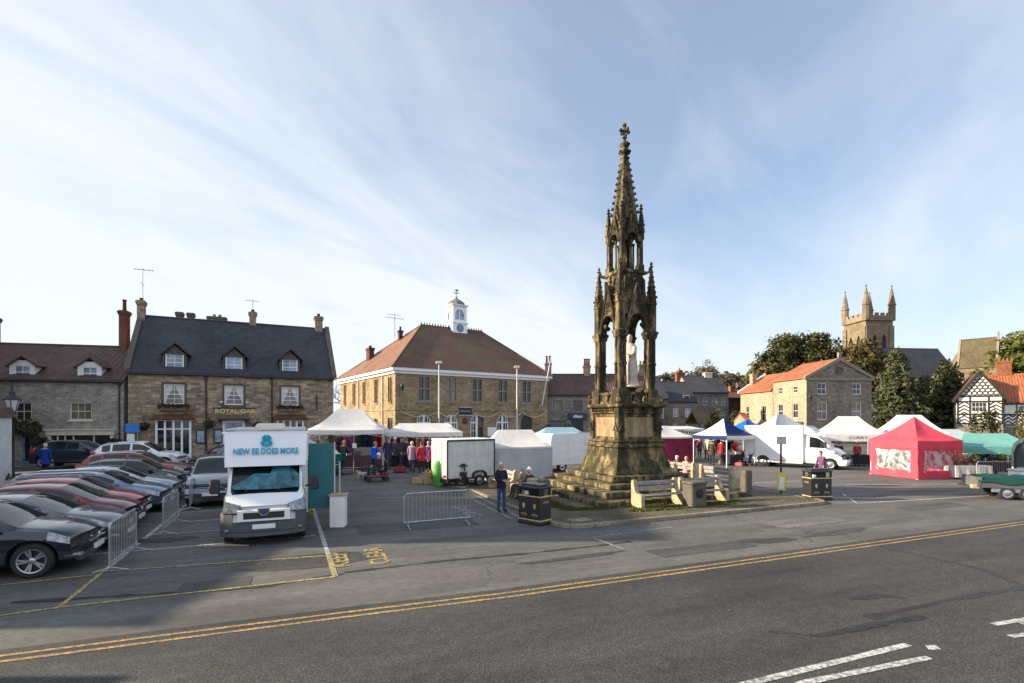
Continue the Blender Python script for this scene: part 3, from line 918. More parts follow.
b = MB(); b.box(4.75, 7.4, -.09, -.01, 4.02, 4.1)
o = b.build('sign_rail', M['black'], pub)
text('ROYAL OAK', .42, M['gold'], o, Matrix.Translation((6.1, -.06, 3.83)) @ FACE, ext=.02, sx=1.05, bold=.01)
for x0, x1 in ((3.8, 4.25), (4.85, 5.27)):
    b = MB(); b.bbox(x0 - .06, x1 + .06, -.09, -.005, 1.62, 2.6, .02); o = b.build('notice_board', M['black'], pub)
    b = MB(); b.box(x0 + .02, x1 - .02, -.098, -.088, 1.72, 2.5); b.build('notice', M['paneblue'], o)
for x in (4.35, 8.4): downpipe(pub, x, .3, 6.25)
for x in WX:           # dormers
    b = MB(); D0, z0, z1 = -.02, 6.42, 7.72
    yb = 1.9
    for sx in (-1, 1): b.prism([(D0 + .3, z0), (D0 + .3, z1), (yb, z1 + .1), (yb, z0 + 1.4)], x + sx * .62 - .05, x + sx * .62 + .05, 'x')
    b.prism([(x - .67, z1 - .1), (x + .67, z1 - .1), (x, z1 + .55)], D0 + .28, D0 + .36, 'y')
    o = b.build('dormer', M['darkquoin'], pub)
    window(o, Matrix.Translation((0, .2, 0)), x - .52, 6.5, 1.04, 1.18, 2, 4, 'white', 'paneblue', sill=None)
    b = MB()
    for sx in (-1, 1): b.slab([(x, D0 + .05, z1 + .68), (x, 2.6, z1 + .68), (x + sx * .85, 2.0, z1 - .12), (x + sx * .85, D0 + .05, z1 - .12)], .08)
    b.build('dormer_roof', M['slate'], o)
for x in (2.5, 9.6):
    p = PT @ Vector((x, -.2, 4.0))
    t_ = thing('window_box', 'planted window box under the first floor window of the inn ' + ('beside the cottage' if x < 5 else 'nearer the town hall'), 'window box', p, th, 'window boxes on the inn')
    b = MB(); b.bbox(-.75, .75, -.13, .13, -.14, .1, .02); b.build('trough', M['wood'], t_)
    b = MB()
    for i in range(9): leaf_ball(b, (-.72 + .18 * i, -.04, .13), .2, 70, .06)
    b.build('foliage', M['shrub'], t_, uv=False)
for i, (x, tx) in enumerate(((4.55, 'hanging basket on the inn wall above the notice boards'), (7.5, 'hanging basket on the inn wall beside the door canopy'), (.9, 'hanging basket on the inn wall near the blue sign'))):
    hanging_basket(x, -.45, 2.75 if i else 2.85, tx, PT)
chimney(pub, .0, 4.3, 9.8, 11.8, .45, .6, 'pubstone', 1, 'darkbrick', poth=.2)
chimney(pub, 12.0, 4.5, 9.6, 11.75, .58, .6, 'pubstone', 1, 'darkbrick', poth=.25)
chimney(pub, 7.15, 4.6, 10.0, 11.7, .48, .5, 'pubstone', 1, 'darkbrick', poth=.2)
chimney(pub, 2.0, 7.2, 7.9, 11.7, .45, .5, 'darkquoin', 0); chimney(pub, 2.75, 7.2, 7.9, 11.7, .45, .5, 'darkquoin', 0)
chimney(pub, 4.55, 7.2, 7.9, 11.55, 1.3, .6, 'darkquoin', 2, 'quoin', poth=.2)
b = MB(); b.tube((11.35, -.02, 4.9), (11.35, -1.0, 4.9), .025, n=6); b.path([(11.35, -.02, 4.5), (11.35, -.5, 4.62), (11.35, -.9, 4.9)], .018)
b.tube((11.35, -.55, 5.3), (11.35, -.55, 3.9), .02, n=6); b.bbox(11.32, 11.38, -.95, -.3, 4.05, 4.8, .01)
b.build('hanging_sign', M['black'], pub)
for x in (5.25, 6.8):
    b = MB(); b.tube((x, -.02, 4.45), (x, -.3, 4.5), .02, n=6); b.ball((x, -.32, 4.45), .1); b.build('wall_lamp', M['greywhite'], pub, 60)
b = MB(); b.tube((.05, 4.5, 12.0), (.05, 4.5, 14.2), .016, n=6); b.tube((.05, 3.9, 13.0), (.05, 5.1, 13.05), .015, n=5); b.tube((-.5, 4.5, 14.1), (.7, 4.5, 14.1), .018, n=5)
for i in range(5): b.tube((-.45 + .28 * i, 4.25, 14.1), (-.45 + .28 * i, 4.75, 14.1), .01, n=4)
b.build('aerial', M['iron'], pub)
b = MB(); b.tube((7.15, 4.6, 11.9), (7.15, 4.6, 12.7), .02, n=6)
for i in range(5): b.tube((6.7 + .2 * i, 4.3, 12.6), (6.7 + .2 * i, 4.9, 12.6), .012, n=4)
b.tube((6.6, 4.6, 12.6), (7.6, 4.6, 12.6), .015, n=4); b.build('aerial', M['iron'], pub)

# blue board beside the inn
t_ = thing('notice_sign', 'blue board over a white panel standing between the cottage and the inn', 'sign', (-24.15, 32.6, gz(-24.15, 32.6)), th)
b = MB(); b.tube((-.25, 0, 0), (-.25, 0, 2.4), .03); b.tube((.25, 0, 0), (.25, 0, 2.4), .03); b.build('post', M['galv'], t_)
b = MB(); b.bbox(-.38, .38, -.06, -.03, 1.8, 2.35, .01); b.build('board', mat('sign_blue', (.02, .2, .6), .4), t_)
b = MB(); b.bbox(-.3, .1, -.06, -.03, 1.1, 1.72, .01); b.build('panel', M['white'], t_)

# ---- pantiled cottage with the shopfront
th = R(14); cot = thing('stone_cottage', 'pale stone cottage with brown pantiles, two white dormers and a glazed shopfront', 'cottage', (-34.7, 30.6, 0), th)
CT = trs(-34.7, 30.6, 0, th)
ops = [(7.0, 8.2, 3.24, 4.34), (3.75, 5.0, 3.2, 4.34), (5.95, 9.35, .3, 2.3), (4.5, 5.4, .15, 2.3), (.8, 2.0, 3.2, 4.34), (.8, 2.2, .9, 2.3)]
gable_shell(cot, 9.95, 8, 5.75, 8.25, ops, 'cotstone', 'pantile')
window(cot, Matrix.Identity(4), 7.0, 3.24, 1.2, 1.1, 3, 2, 'creampaint', 'panewarm', sill='creampaint')
window(cot, Matrix.Identity(4), 3.75, 3.2, 1.25, 1.14, 3, 2, 'creampaint', 'pane', sill='creampaint')
window(cot, Matrix.Identity(4), .8, 3.2, 1.2, 1.14, 3, 2, 'creampaint', 'pane', sill='creampaint')
window(cot, Matrix.Identity(4), .8, .9, 1.4, 1.4, 3, 2, 'creampaint', 'pane', sill='creampaint')
b = MB(); b.box(4.5, 4.62, .03, .12, .15, 2.3); b.box(5.28, 5.4, .03, .12, .15, 2.3); b.box(4.62, 5.28, .03, .12, 2.2, 2.3); b.box(4.9, 5.0, .05, .1, .15, 2.2); b.box(4.62, 5.28, .06, .11, .15, .7)
o = b.build('door', M['paneblue'], cot); b = MB(); b.box(4.62, 5.28, .085, .095, .7, 2.2); b.build('pane', M['pane'], o)
b = MB()
b.box(5.85, 6.05, -.12, .1, .2, 2.25); b.box(9.25, 9.45, -.12, .1, .2, 2.25); b.box(5.8, 9.5, -.16, .1, 2.28, 2.58); b.box(5.75, 9.55, -.24, -.005, 2.585, 2.66)
b.box(6.05, 9.25, -.06, .1, .2, .78)
for x in (6.35, 6.75, 7.2, 8.3): b.box(x, x + .07, -.05, .06, .78, 2.28)
b.box(6.05, 6.9, -.045, .06, 1.9, 1.96)
o = b.build('shopfront', M['creampaint'], cot)
b = MB(); b.box(6.05, 9.25, 0, .012, .78, 2.28); b.build('pane', M['pane'], o)
text('DELICATESSEN', .2, M['greywhite'], o, Matrix.Translation((7.6, -.166, 2.43)) @ FACE, ext=.006)
b = MB()
for x in (7.4, 7.8): b.bbox(x, x + .3, -.02, -.006, 1.55, 1.95, .003)
b.build('poster', M['paneblue'], o)
for x in (3.2, 9.75): downpipe(cot, x, .1, 5.6)
for xx in (2.3, 7.85, 4.6)[:2]:
    x = {2.3: 4.35, 7.85: 7.95}[xx]; b = MB()
    z0 = 5.75
    for sx in (-1, 1): b.prism([(.28, z0 - .1), (.28, z0 + .95), (2.2, z0 + 1.05), (2.2, z0 + .9)], x + sx * .62 - .04, x + sx * .62 + .04, 'x')
    b.prism([(x - .62, z0 + .9), (x + .62, z0 + .9), (x + .3, z0 + 1.22), (x - .3, z0 + 1.22)], .3, .36, 'y'); b.box(x - .62, x - .42, .3, .36, z0, z0 + .9); b.box(x + .42, x + .62, .3, .36, z0, z0 + .9)
    o = b.build('dormer', M['white'], cot)
    window(o, Matrix.Translation((0, .25, 0)), x - .43, z0 + .05, .86, .86, 2, 2, 'white', 'paneblue', sill=None)
    b = MB()
    for sx in (-1, 1): b.slab([(x, .1, z0 + 1.48), (x, 3.6, z0 + 1.48), (x + sx * .85, 2.4, z0 + .82), (x + sx * .85, .1, z0 + .82)], .07)
    b.build('dormer_roof', M['pantile'], o)
chimney(cot, 8.3, 4.0, 6.8, 11.0, .46, .6, 'brick', 1, 'darkbrick', poth=.8)
chimney(cot, .3, 4.0, 6.8, 10.2, .95, .8, 'brick', 1, 'darkbrick', poth=.5)
# climbing plants and tubs by the shop
for nm, lb, x, z, r, c in (('climbing_plant', 'leafy climber on the cottage wall above its blue door', 4.9, 2.75, .75, 700), ('climbing_plant', 'bushy climber beside the shopfront pilaster and drainpipe', 5.6, 1.9, .45, 300), ('climbing_plant', 'round clipped shrub hung at the pub end of the shopfront', 9.6, 1.75, .42, 300)):
    p = CT @ Vector((x, -.35, z)); b = MB(); leaf_ball(b, (0, 0, 0), r, c, .09, .75)
    o = tag(b.build(nm, M['shrub'], uv=False, loc=p), lb, 'plant', 'plants on the cottage front')
for i, (x, sz, lb) in enumerate(((3.3, .5, 'overflowing planter below the street lantern by the cottage'), (6.9, .4, 'low planter under the shop window sill'), (8.1, .38, 'dark green planter before the shop window beside the parked car'))):
    p = CT @ Vector((x, -.9, 0)); p.z = gz(p.x, p.y)
    t_ = thing('planter', lb, 'planter', p, th, 'planters outside the cottage')
    b = MB(); b.lathe([(.2, 0), (.28, .4), (.3, .42), (.25, .42)], 12); b.build('tub', M['darkbrick'], t_, 40)
    b = MB(); leaf_ball(b, (0, 0, .75), sz * 1.15, 420, .09, .9); b.build('foliage', M['shrub'], t_, uv=False)

# ---- town hall
th = R(34); HT = trs(-11.4, 50, 0, th); hall = thing('town_hall', 'large square stone town hall with hipped tile roof and white clock cupola', 'town hall', (-11.4, 50, 0), th)
HW, HD, HE, HR_ = 18.8, 19.0, 8.3, 14.6
hx = (3.03, 6.1, 9.2, 12.5, 15.75)
ops = [(x - .7, x + .7, 5.1, 7.7) for x in hx] + [(x - .8, x + .8, .7, 3.9) for x in hx]
lx_ = (1.4, 5.5, 9.5, 13.3, 17.0)
lops = [(HD - u - .6, HD - u + .6, 4.95, 7.6) for u in lx_] + [(HD - u - .55, HD - u + .55, 2.0, 3.3) for u in lx_[1:]] + [(HD - 1.4 - .7, HD - 1.4 + .7, .7, 3.4)]
b = MB(); b.wall(HW, HE, ops, z0=-.3, d=.22); LT = trs(0, HD, 0, R(-90)); b.T = LT; b.wall(HD, HE, lops, z0=-.3, d=.22)
b.T = trs(HW, 0, 0, R(90)); b.wall(HD, HE, [], z0=-.3); b.T = trs(HW, HD, 0, R(180)); b.wall(HW, HE, [], z0=-.3)
b.T = Matrix.Identity(4)
hw = b.build('wall', M['hallstone'], hall)
def band(par, name, z0, z1, o_, mt):
    b = MB(); b.box(-o_, HW + o_, -o_, -.002, z0, z1); b.box(-o_, -.002, -.002, HD + o_, z0, z1); b.box(HW + .002, HW + o_, -.002, HD + o_, z0, z1); b.build(name, M[mt], par)
band(hall, 'string_course', 4.15, 4.4, .08, 'hallstone'); band(hall, 'plinth', -.3, .9, .07, 'hallstone')
band(hall, 'cornice', HE - .52, HE - .25, .16, 'white'); band(hall, 'gutter', HE - .249, HE + .05, .42, 'white')
b = MB(); o_ = .5
c0, c1, c2, c3 = (-o_, -o_, HE + .052), (HW + o_, -o_, HE + .052), (HW + o_, HD + o_, HE + .052), (-o_, HD + o_, HE + .052)
r0, r1 = (6.9, 9.3, HR_), (15.2, 9.3, HR_)
b.add([c0, c1, c2, c3, r0, r1], [(0, 1, 5, 4), (1, 2, 5), (2, 3, 4, 5), (3, 2, 1, 0)])
rf = b.build('roof', M['halltile'], hall)
b = MB(); b.add([(c3[0], c3[1], c3[2] + .012), (c0[0] - .002, c0[1], c0[2] + .012), (r0[0] - .01, r0[1], r0[2] + .01)], [(0, 1, 2)]); b.build('west_roof', M['halltile_sunlit'], hall)
b = MB()
for i in range(24):
    x = r0[0] + (r1[0] - r0[0]) * i / 23; b.box(x - .13, x + .13, 9.2, 9.4, HR_ - .05, HR_ + .12); b.box(x - .05, x + .05, 9.27, 9.33, HR_ + .12, HR_ + .34)
for q in (c0, c1, c3): b.tube(q, r0 if q != c1 else r1, .1, n=6)
b.build('ridge', M['halltile'], rf)
for x in hx:           # mullioned windows with a stone cross
    b = MB(); x0, z0, w, h = x - .7, 5.1, 1.4, 2.6
    b.box(x0, x0 + .14, -.03, .18, z0, z0 + h); b.box(x0 + w - .14, x0 + w, -.03, .18, z0, z0 + h); b.box(x0 + .14, x0 + w - .14, -.03, .18, z0, z0 + .12); b.box(x0 + .14, x0 + w - .14, -.03, .18, z0 + h - .14, z0 + h)
    b.box(x - .07, x + .07, -.028, .17, z0 + .12, z0 + h - .14); b.box(x0 + .14, x - .07, -.026, .17, z0 + 1.2, z0 + 1.34); b.box(x + .07, x0 + w - .14, -.026, .17, z0 + 1.2, z0 + 1.34)
    o = b.build('window', M['quoin'], hall); b = MB(); b.box(x0 + .14, x0 + w - .14, .1, .12, z0 + .12, z0 + h - .14); b.build('pane', M['panewarm' if rnd.random() < .3 else 'pane'], o)
    b = MB(); b.box(x0 - .12, x0 + w + .12, -.1, -.002, z0 - .2, z0 - .002); b.build('sill', M['quoin'], o)
    # arched ground floor opening: stone spandrels close the square top of the hole
    zs, r_ = 3.0, .8; b = MB()
    arc = [(x + r_ * math.cos(R(a)), zs + r_ * math.sin(R(a))) for a in range(0, 181, 15)]
    for sgn in (0, 1):
        half = arc[:7] if sgn == 0 else arc[6:]
        cor = (x + .8, 3.9) if sgn == 0 else (x - .8, 3.9)
        b.prism([cor, (x, 3.9)] + (half[::-1] if sgn == 0 else half), -.004, .2, 'y')
    for i in range(12):
        p, q = arc[i], arc[i + 1]; f = 1.22
        b.prism([p, q, (x + (q[0] - x) * f, zs + (q[1] - zs) * f), (x + (p[0] - x) * f, zs + (p[1] - zs) * f)], -.06, -.006, 'y')
    o = b.build('arch', M['hallstone'], hall)
    if x == hx[4]:
        b = MB(); b.box(x - .8, x + .8, .1, .16, .7, 3.85); b.build('door', M['black'], o); continue
    b = MB(); Wf = 'white'
    xs0 = x - .8 if x != hx[2] else x - .8
    x1_ = x + .8 if x != hx[2] else x - .02
    for i in range(13):
        a0 = R(180 * i / 12)
    outl = [(x + .79 * math.cos(R(a)), zs + .79 * math.sin(R(a))) for a in range(0, 181, 15)]
    inl = [(x + .66 * math.cos(R(a)), zs + .66 * math.sin(R(a))) for a in range(0, 181, 15)]
    rg = range(12) if x != hx[2] else range(6, 12)
    for i in rg: b.prism([outl[i], outl[i + 1], inl[i + 1], inl[i]], .08, .16, 'y')
    b.box(xs0 + .01, xs0 + .14, .08, .16, .7, zs); b.box(x - .12, x + .12, .07, .16, .7, zs + .68)
    if x != hx[2]: b.box(x + .66, x + .79, .08, .16, .7, zs)
    for z in (1.3, 2.0, 2.85): b.box(xs0 + .14, x1_ - .02, .085, .155, z, z + (.14 if z > 2.5 else .05))
    for q in ((-.42, .42) if x != hx[2] else (-.42,)): b.box(x + q - .025, x + q + .025, .09, .15, .7, zs + .5)
    w_ = b.build('arched_window', M['white'], hall)
    b = MB(); b.prism([(x - .78, .7), (x + .78, .7)] + [(x + .78 * math.cos(R(a)), zs + .78 * math.sin(R(a))) for a in range(0, 181, 15)], .12, .13, 'y'); b.build('pane', M['pane'], w_)
for u in lx_:
    x0 = HD - u - .6
    b = MB(); b.T = LT
    b.box(x0, x0 + .1, -.03, .18, 4.95, 7.6); b.box(x0 + 1.1, x0 + 1.2, -.03, .18, 4.95, 7.6); b.box(x0 + .1, x0 + 1.1, -.03, .18, 7.48, 7.6); b.box(x0 + .1, x0 + 1.1, -.1, .18, 4.86, 5.0); b.box(x0 + .54, x0 + .66, -.02, .17, 5.0, 7.48)
    o = b.build('window', M['hallstone'], hall); b = MB(); b.T = LT; b.box(x0 + .1, x0 + 1.1, .1, .12, 5.0, 7.48); b.build('pane', M['pane'], o)
    b = MB(); b.T = LT
    if u > 2: b.box(HD - u - .55, HD - u + .55, .1, .12, 2.0, 3.3)
    else: b.box(HD - u - .7, HD - u + .7, .1, .12, .7, 3.4)
    b.build('pane', M['pane'], hall)
b = MB(); b.T = LT
for u in (3.4, 11.4): b.tube((HD - u, -.1, .3), (HD - u, -.1, 7.8), .07, n=8)
b.build('downpipe', M['greywhite'], hall)
# cupola
cu_ = (11.6, 9.3)
b = MB(); b.sq([(1.0, 13.3), (1.0, 15.1), (1.12, 15.12), (1.12, 15.25), (.98, 15.27), (.98, 15.34)], (cu_[0], cu_[1], 0))
for sx in (-1, 1):
    for sy in (-1, 1): b.box(cu_[0] + sx * .8 - .16, cu_[0] + sx * .8 + .16, cu_[1] + sy * .8 - .16, cu_[1] + sy * .8 + .16, 15.34, 17.25)
for k_ in range(4):
    b.T = Matrix.Translation((cu_[0], cu_[1], 0)) @ rotz(k_ * math.pi / 2)
    b.box(-.64, .64, -.9, -.75, 16.9, 17.25); b.box(-.64, .64, -.9, -.75, 15.34, 15.6); b.box(-.06, .06, -.88, -.78, 15.6, 16.9)
    for sx in (-1, 1): b.prism([(sx * .64, 16.3), (sx * .64, 16.9), (sx * .1, 16.9), (sx * .4, 16.72)][::sx], -.88, -.78, 'y')
b.T = Matrix.Identity(4)
b.sq([(1.0, 17.25), (1.15, 17.36), (1.15, 17.46), (.98, 17.48)], (cu_[0], cu_[1], 0))
cup = b.build('cupola', M['white'], hall)
b = MB(); b.lathe([(1.16, 17.48), (1.12, 17.6), (1.02, 17.85), (.72, 18.08), (.38, 18.24), (.18, 18.36), (.1, 18.5), (.14, 18.58), (.04, 18.65)], 8, (cu_[0], cu_[1], 0), 0, R(22.5)); b.build('dome', M['leadroof'], cup, 30)
b = MB(); b.tube((cu_[0], cu_[1], 18.6), (cu_[0], cu_[1], 19.6), .04, n=6); b.tube((cu_[0] - .4, cu_[1], 19.1), (cu_[0] + .4, cu_[1], 19.1), .035, n=5); b.tube((cu_[0], cu_[1] - .35, 19.1), (cu_[0], cu_[1] + .35, 19.1), .035, n=5)
b.prism([(cu_[0] - .4, 19.42), (cu_[0] + .28, 19.35), (cu_[0] + .28, 19.56)], cu_[1] - .02, cu_[1] + .02, 'y'); b.build('weather_vane', M['iron'], cup)
for T in (Matrix.Translation((cu_[0], cu_[1] - 1.005, 14.55)), Matrix.Translation((cu_[0] - 1.005, cu_[1], 14.55)) @ rotz(R(-90))):
    b = MB(); b.T = T @ Matrix.Rotation(R(90), 4, 'X'); b.lathe([(.5, 0), (.5, .03), (.42, .035)], 24); o = b.build('clock_face', mat('clock_blue', (.08, .2, .33), .5), cup)
    b = MB(); b.T = T; b.box(-.02, .02, -.05, -.04, 0, .36); b.box(0, .26, -.052, -.042, -.02, .02); b.build('hand', M['gold'], o)
b = MB(); b.sq([(.75, 15.3), (.75, 17.2)], (cu_[0], cu_[1], 0)); b.build('bell_chamber', M['paneblue'], cup)
chimney(hall, 2.2, 14.0, 9.8, 12.0, .6, 1.2, 'darkbrick', 2, 'darkbrick', 'y', .3); chimney(hall, 4.9, 11.0, 11.5, 14.0, .45, .45, 'darkbrick', 1, 'darkbrick')
b = MB(); b.tube((4.2, 11.0, 13.0), (4.2, 11.0, 15.9), .03, n=6); b.tube((3.0, 11.0, 15.4), (5.4, 11.0, 15.4), .02, n=5); b.tube((3.2, 11, 15.8), (4.9, 11, 15.8), .02, n=5)
for i in range(8): b.tube((3.1 + .3 * i, 10.6, 15.4), (3.1 + .3 * i, 11.4, 15.4), .014, n=4)
b.build('aerial', M['iron'], hall)
# birds along the sunlit hip
# door board, roundel, poster
b = MB(); b.bbox(6.95, 8.45, -.18, -.085, 3.72, 4.5, .02); o = b.build('name_board', M['slate'], hall)
b = MB(); b.box(6.9, 8.5, -.2, -.19, 3.66, 3.72); b.box(6.9, 8.5, -.2, -.185, 4.5, 4.56); b.build('border', M['greywhite'], o)
text('TOWN HALL', .2, M['greywhite'], o, Matrix.Translation((7.7, -.184, 4.12)) @ FACE, ext=.004)
b = MB(); b.T = Matrix.Translation((7.72, -.01, 3.1)) @ Matrix.Rotation(R(90), 4, 'X'); b.lathe([(.36, 0), (.36, .05), (.28, .07), (.2, .05), (.0, .05)], 20); b.build('roundel', M['brick'], hall)
b = MB(); b.bbox(10.5, 11.6, -.09, -.02, 1.4, 2.4, .01); b.build('notice', M['white'], hall)
# wall lantern on the corner
b = MB(); b.tube((.4, -.02, 6.6), (.4, -.7, 6.9), .03, n=6); b.path([(.4, -.02, 6.0), (.4, -.4, 6.2), (.4, -.7, 6.7)], .025); b.lathe([(.1, 6.0), (.2, 6.4), (.26, 6.45), (.05, 6.8)], 6, (.4, -.72, 0)); b.build('wall_lantern', M['black'], hall)
# strings of festoon lights
for i, (xa, xb) in enumerate(((.4, 4.6), (4.6, 7.0), (8.5, 12.0), (12.0, 15.0), (15.0, 18.4))):
    p0 = HT @ Vector(((xa + xb) / 2, -.2, 4.15)); b = MB()
    pts = [((xa - xb) / 2 + (xb - xa) * j / 14, 0, -.62 * (1 - (2 * j / 14 - 1) ** 2)) for j in range(15)]
    b.path(pts, .02, 4)
    lb = ('above the corner door of the town hall', 'between the lamp post and the name board', 'from the name board over the fourth arch', 'over the arch beside the white notice', 'at the flagpole end of the town hall')[i]
    t_ = thing('light_string', 'pale swag of festoon lights ' + lb, 'festoon lights', p0, th, 'festoon lights along the town hall')
    b.build('cable', M['creampaint'], t_)
    b = MB()
    for q in pts[1:-1]: b.ball((q[0], q[1], q[2] - .06), .06, 6, 4)
    b.build('bulb', M['creampaint'], t_)

# lamp columns and flagpole before the hall
for px, Y, zt, lb in ((439, 46.5, 8.3, 'tall white lamp column before the lit corner end of the town hall'), (517, 50.5, 8.3, 'tall white lamp column in front of the town hall beside the flagpole')):
    x = at(px, Y); t_ = thing('lamp_column', lb, 'lamp post', (x, Y, gz(x, Y)), 0, 'lamp columns by the town hall'); z0 = gz(x, Y)
    b = MB(); b.lathe([(.11, 0), (.11, 1.2), (.075, 1.3), (.055, zt - z0)], 10); b.build('column', M['greywhite'], t_, 40)
    b = MB(); b.bbox(-.28, .28, -.14, .14, zt - z0, zt - z0 + .24, .04); b.build('lamp_head', M['greywhite'], t_)
p = HT @ Vector((17.6, -.5, 2.3)); t_ = thing('flagpole', 'slanting white flagpole with a furled dark flag on the town hall', 'flagpole', p, th)
b = MB(); b.tube((0, 0, 2.6), (.6, -.9, 8.0), .06, .04, 8); b.tube((0, .5, 2.6), (0, -.1, 2.7), .03); b.build('pole', M['white'], t_)
b = MB(); b.path([(.62, -.9, 7.9), (.5, -.85, 6.8), (.36, -.62, 5.6)], [.05, .11, .03], 6); b.build('flag', mat('flag_navy', (.05, .06, .2), .7), t_, 40)

# ---- shop behind the monument
SHP = thing('stone_shop', 'low rubble stone shop with brown roof behind the monument', 'shop', (3.9, 61, 0), 0)
ops = [(1.0, 2.1, 4.2, 5.5), (3.4, 4.5, 4.2, 5.5), (6.5, 7.6, 4.2, 5.5), (10, 11.1, 4.2, 5.5), (.7, 2.5, 1.0, 3.1), (3.2, 4.6, .8, 3.1), (7, 9, 1, 3), (10, 12, 1, 3)]
gable_shell(SHP, 13.5, 8, 6.2, 8.8, ops, 'shopstone', 'pantile')
for x in (1.0, 3.4, 6.5, 10): window(SHP, Matrix.Identity(4), x, 4.2, 1.1, 1.3, 2, 2, 'darkquoin', 'panewarm' if x < 2 else 'pane', sur='quoin')
for x, w in ((.7, 1.8), (7, 2), (10, 2)): window(SHP, Matrix.Identity(4), x, 1.0, w, 2.05, 3, 1, 'black', 'pane', sill='black')
b = MB(); b.box(3.2, 4.6, .06, .12, .8, 3.1); b.build('door', M['black'], SHP)
b = MB(); b.bbox(2.85, 4.95, -.3, -.01, 3.25, 4.0, .02); o = b.build('shop_sign', mat('sign_navy', (.02, .03, .06), .5), SHP)
text('allans', .5, M['white'], o, Matrix.Translation((3.9, -.306, 3.62)) @ FACE, ext=.006, bold=.012)
b = MB(); b.ball((5.2, -.12, 5.1), .17); b.build('alarm_box', M['white'], SHP, 60)
chimney(SHP, .7, 4, 8.0, 10.4, .75, .7, 'yellowstone', 2, 'orangebrick', 'x', .9); chimney(SHP, 5.6, 4, 8.0, 10.1, .8, .7, 'yellowstone', 3, 'orangebrick', 'x', .85)
chimney(SHP, 12.6, 4, 8.0, 10.2, .8, .7, 'shopstone', 2, 'orangebrick')
for i, (x, lb) in enumerate(((.35, 'dark shrub at the town hall end of the stone shop'), (2.85, 'rounded shrub between the shop window and door'))):
    b = MB(); leaf_ball(b, (0, 0, 1.0), .85, 500, .13, 1.2); tag(b.build('shrub', M['shrub'], uv=False, loc=(3.9 + x, 60.2, gz(4, 60))), lb, 'shrub')
tag(MB().bbox(-2.2, 2.2, -.6, .6, 0, 1.6, .3).build('hedge', M['shrub'], loc=(-40, 60, gz(-40, 60))), 'clipped dark hedge hidden between cottage and hall', 'hedge') if False else None

# ---- houses down the street beside the monument
H2 = thing('terrace_house', 'grey two storey house with slate roof and two orange brick chimneys', 'house', (at(691.5, 85), 85, 0), R(3))
wo = [(.5 + i * 1.5, 1.2 + i * 1.5, 5.6, 6.9) for i in range(4)] + [(.5 + i * 1.5, 1.2 + i * 1.5, 3.2, 4.6) for i in range(4)]
gable_shell(H2, 6.3, 8.5, 7.75, 10.6, wo, 'farstone', 'slate')
b = MB(); b.T = trs(0, 8.5, 0, R(-90)); b.wall(8.5, 7.7, [], z0=0); b.T = Matrix.Translation((-.01, 0, 0)); b.add([(0, 0, 7.7), (0, 8.5, 7.7), (0, 4.25, 10.5)], [(0, 1, 2)]); b.build('gable_wall', M['yellowstone'], H2, loc=(-.012, 0, 0))
for o_ in wo: window(H2, Matrix.Identity(4), o_[0], o_[2], .7, o_[3] - o_[2], 2, 2, 'greywhite', 'pane', sill=None)
chimney(H2, .1, 5.5, 9.2, 11.5, 1.3, .9, 'orangebrick', 0); chimney(H2, 4.6, 4.25, 9.4, 11.4, 1.3, .9, 'creampaint', 2, 'orangebrick')
b = MB(); b.box(.6, 2.0, -.08, .02, .8, 2.9); b.build('door', M['paneblue'], H2)
b = MB(); b.box(2.4, 5.8, -.06, .02, .9, 2.8); b.build('garage_door', M['brick'], H2)
H1 = thing('street_house', 'lower stone house with dark roof and a white attic window beside the monument', 'house', (at(668, 76), 76, 0), R(3))
wo = [(.8, 1.6, 3.6, 4.9), (2.6, 3.4, 3.6, 4.9), (.8, 1.6, 1.2, 2.6), (2.6, 3.4, 1.2, 2.6)]
gable_shell(H1, 4.3, 8, 5.9, 8.9, wo, 'shopstone', 'slate')
for o_ in wo: window(H1, Matrix.Identity(4), o_[0], o_[2], .8, o_[3] - o_[2], 2, 2, 'white', 'paneblue', sill=None)
b = MB(); b.box(2.5, 3.5, .5, 1.6, 5.9, 6.9); o = b.build('dormer', M['greywhite'], H1); b = MB(); b.box(2.6, 3.4, .485, .495, 6.0, 6.75); b.build('pane', M['pane'], o)
H0 = thing('gabled_cottage', 'narrow cottage with a sunlit stone gable and brick corner among the street houses', 'house', (at(666, 92), 92, 0), R(-75))
gable_shell(H0, 3.2, 5, 9.0, 10.5, [], 'yellowstone', 'slate'); chimney(H0, .4, 2.5, 9.6, 12.1, .7, .7, 'orangebrick', 1)
H5 = thing('stone_house', 'cream rendered house half hidden behind the monument pedestal', 'house', (at(640, 72), 72, 0), R(2))
wo = [(2.6, 3.4, 3.4, 5.0), (1.0, 1.8, 3.4, 5.0)]
gable_shell(H5, 4.0, 8, 6.2, 9.4, wo, 'farstone', 'slate')
for o_ in wo: window(H5, Matrix.Identity(4), o_[0], o_[2], .8, 1.6, 2, 4, 'white', 'paneblue', sill=None)
BH = thing('brick_outbuilding', 'dark red brick outbuilding before the wooded hill', 'outbuilding', (at(728, 95), 95, 0), R(3))
gable_shell(BH, 7.0, 6, 7.2, 8.4, [], 'darkbrick', 'redtile'); chimney(BH, 2.2, 3, 7.6, 9.6, .9, .8, 'orangebrick', 0)
LG = thing('market_shelter', 'small open shelter with a mossy steep tiled roof', 'shelter', (at(698, 66), 66, gz(24, 66)), R(25))
b = MB()
for x in (.1, 2.0):
    for y in (.1, 1.6): b.box(x - .07, x + .07, y - .07, y + .07, 0, 2.0)
b.build('post', M['wood'], LG)
b = MB(); b.prism([(-.3, 1.8), (.85, 3.3), (2.0, 1.8), (2.0, 1.95), (.85, 3.47), (-.3, 1.95)], -.3, 2.4, 'x'); b.build('roof', M['mossroof'], LG)

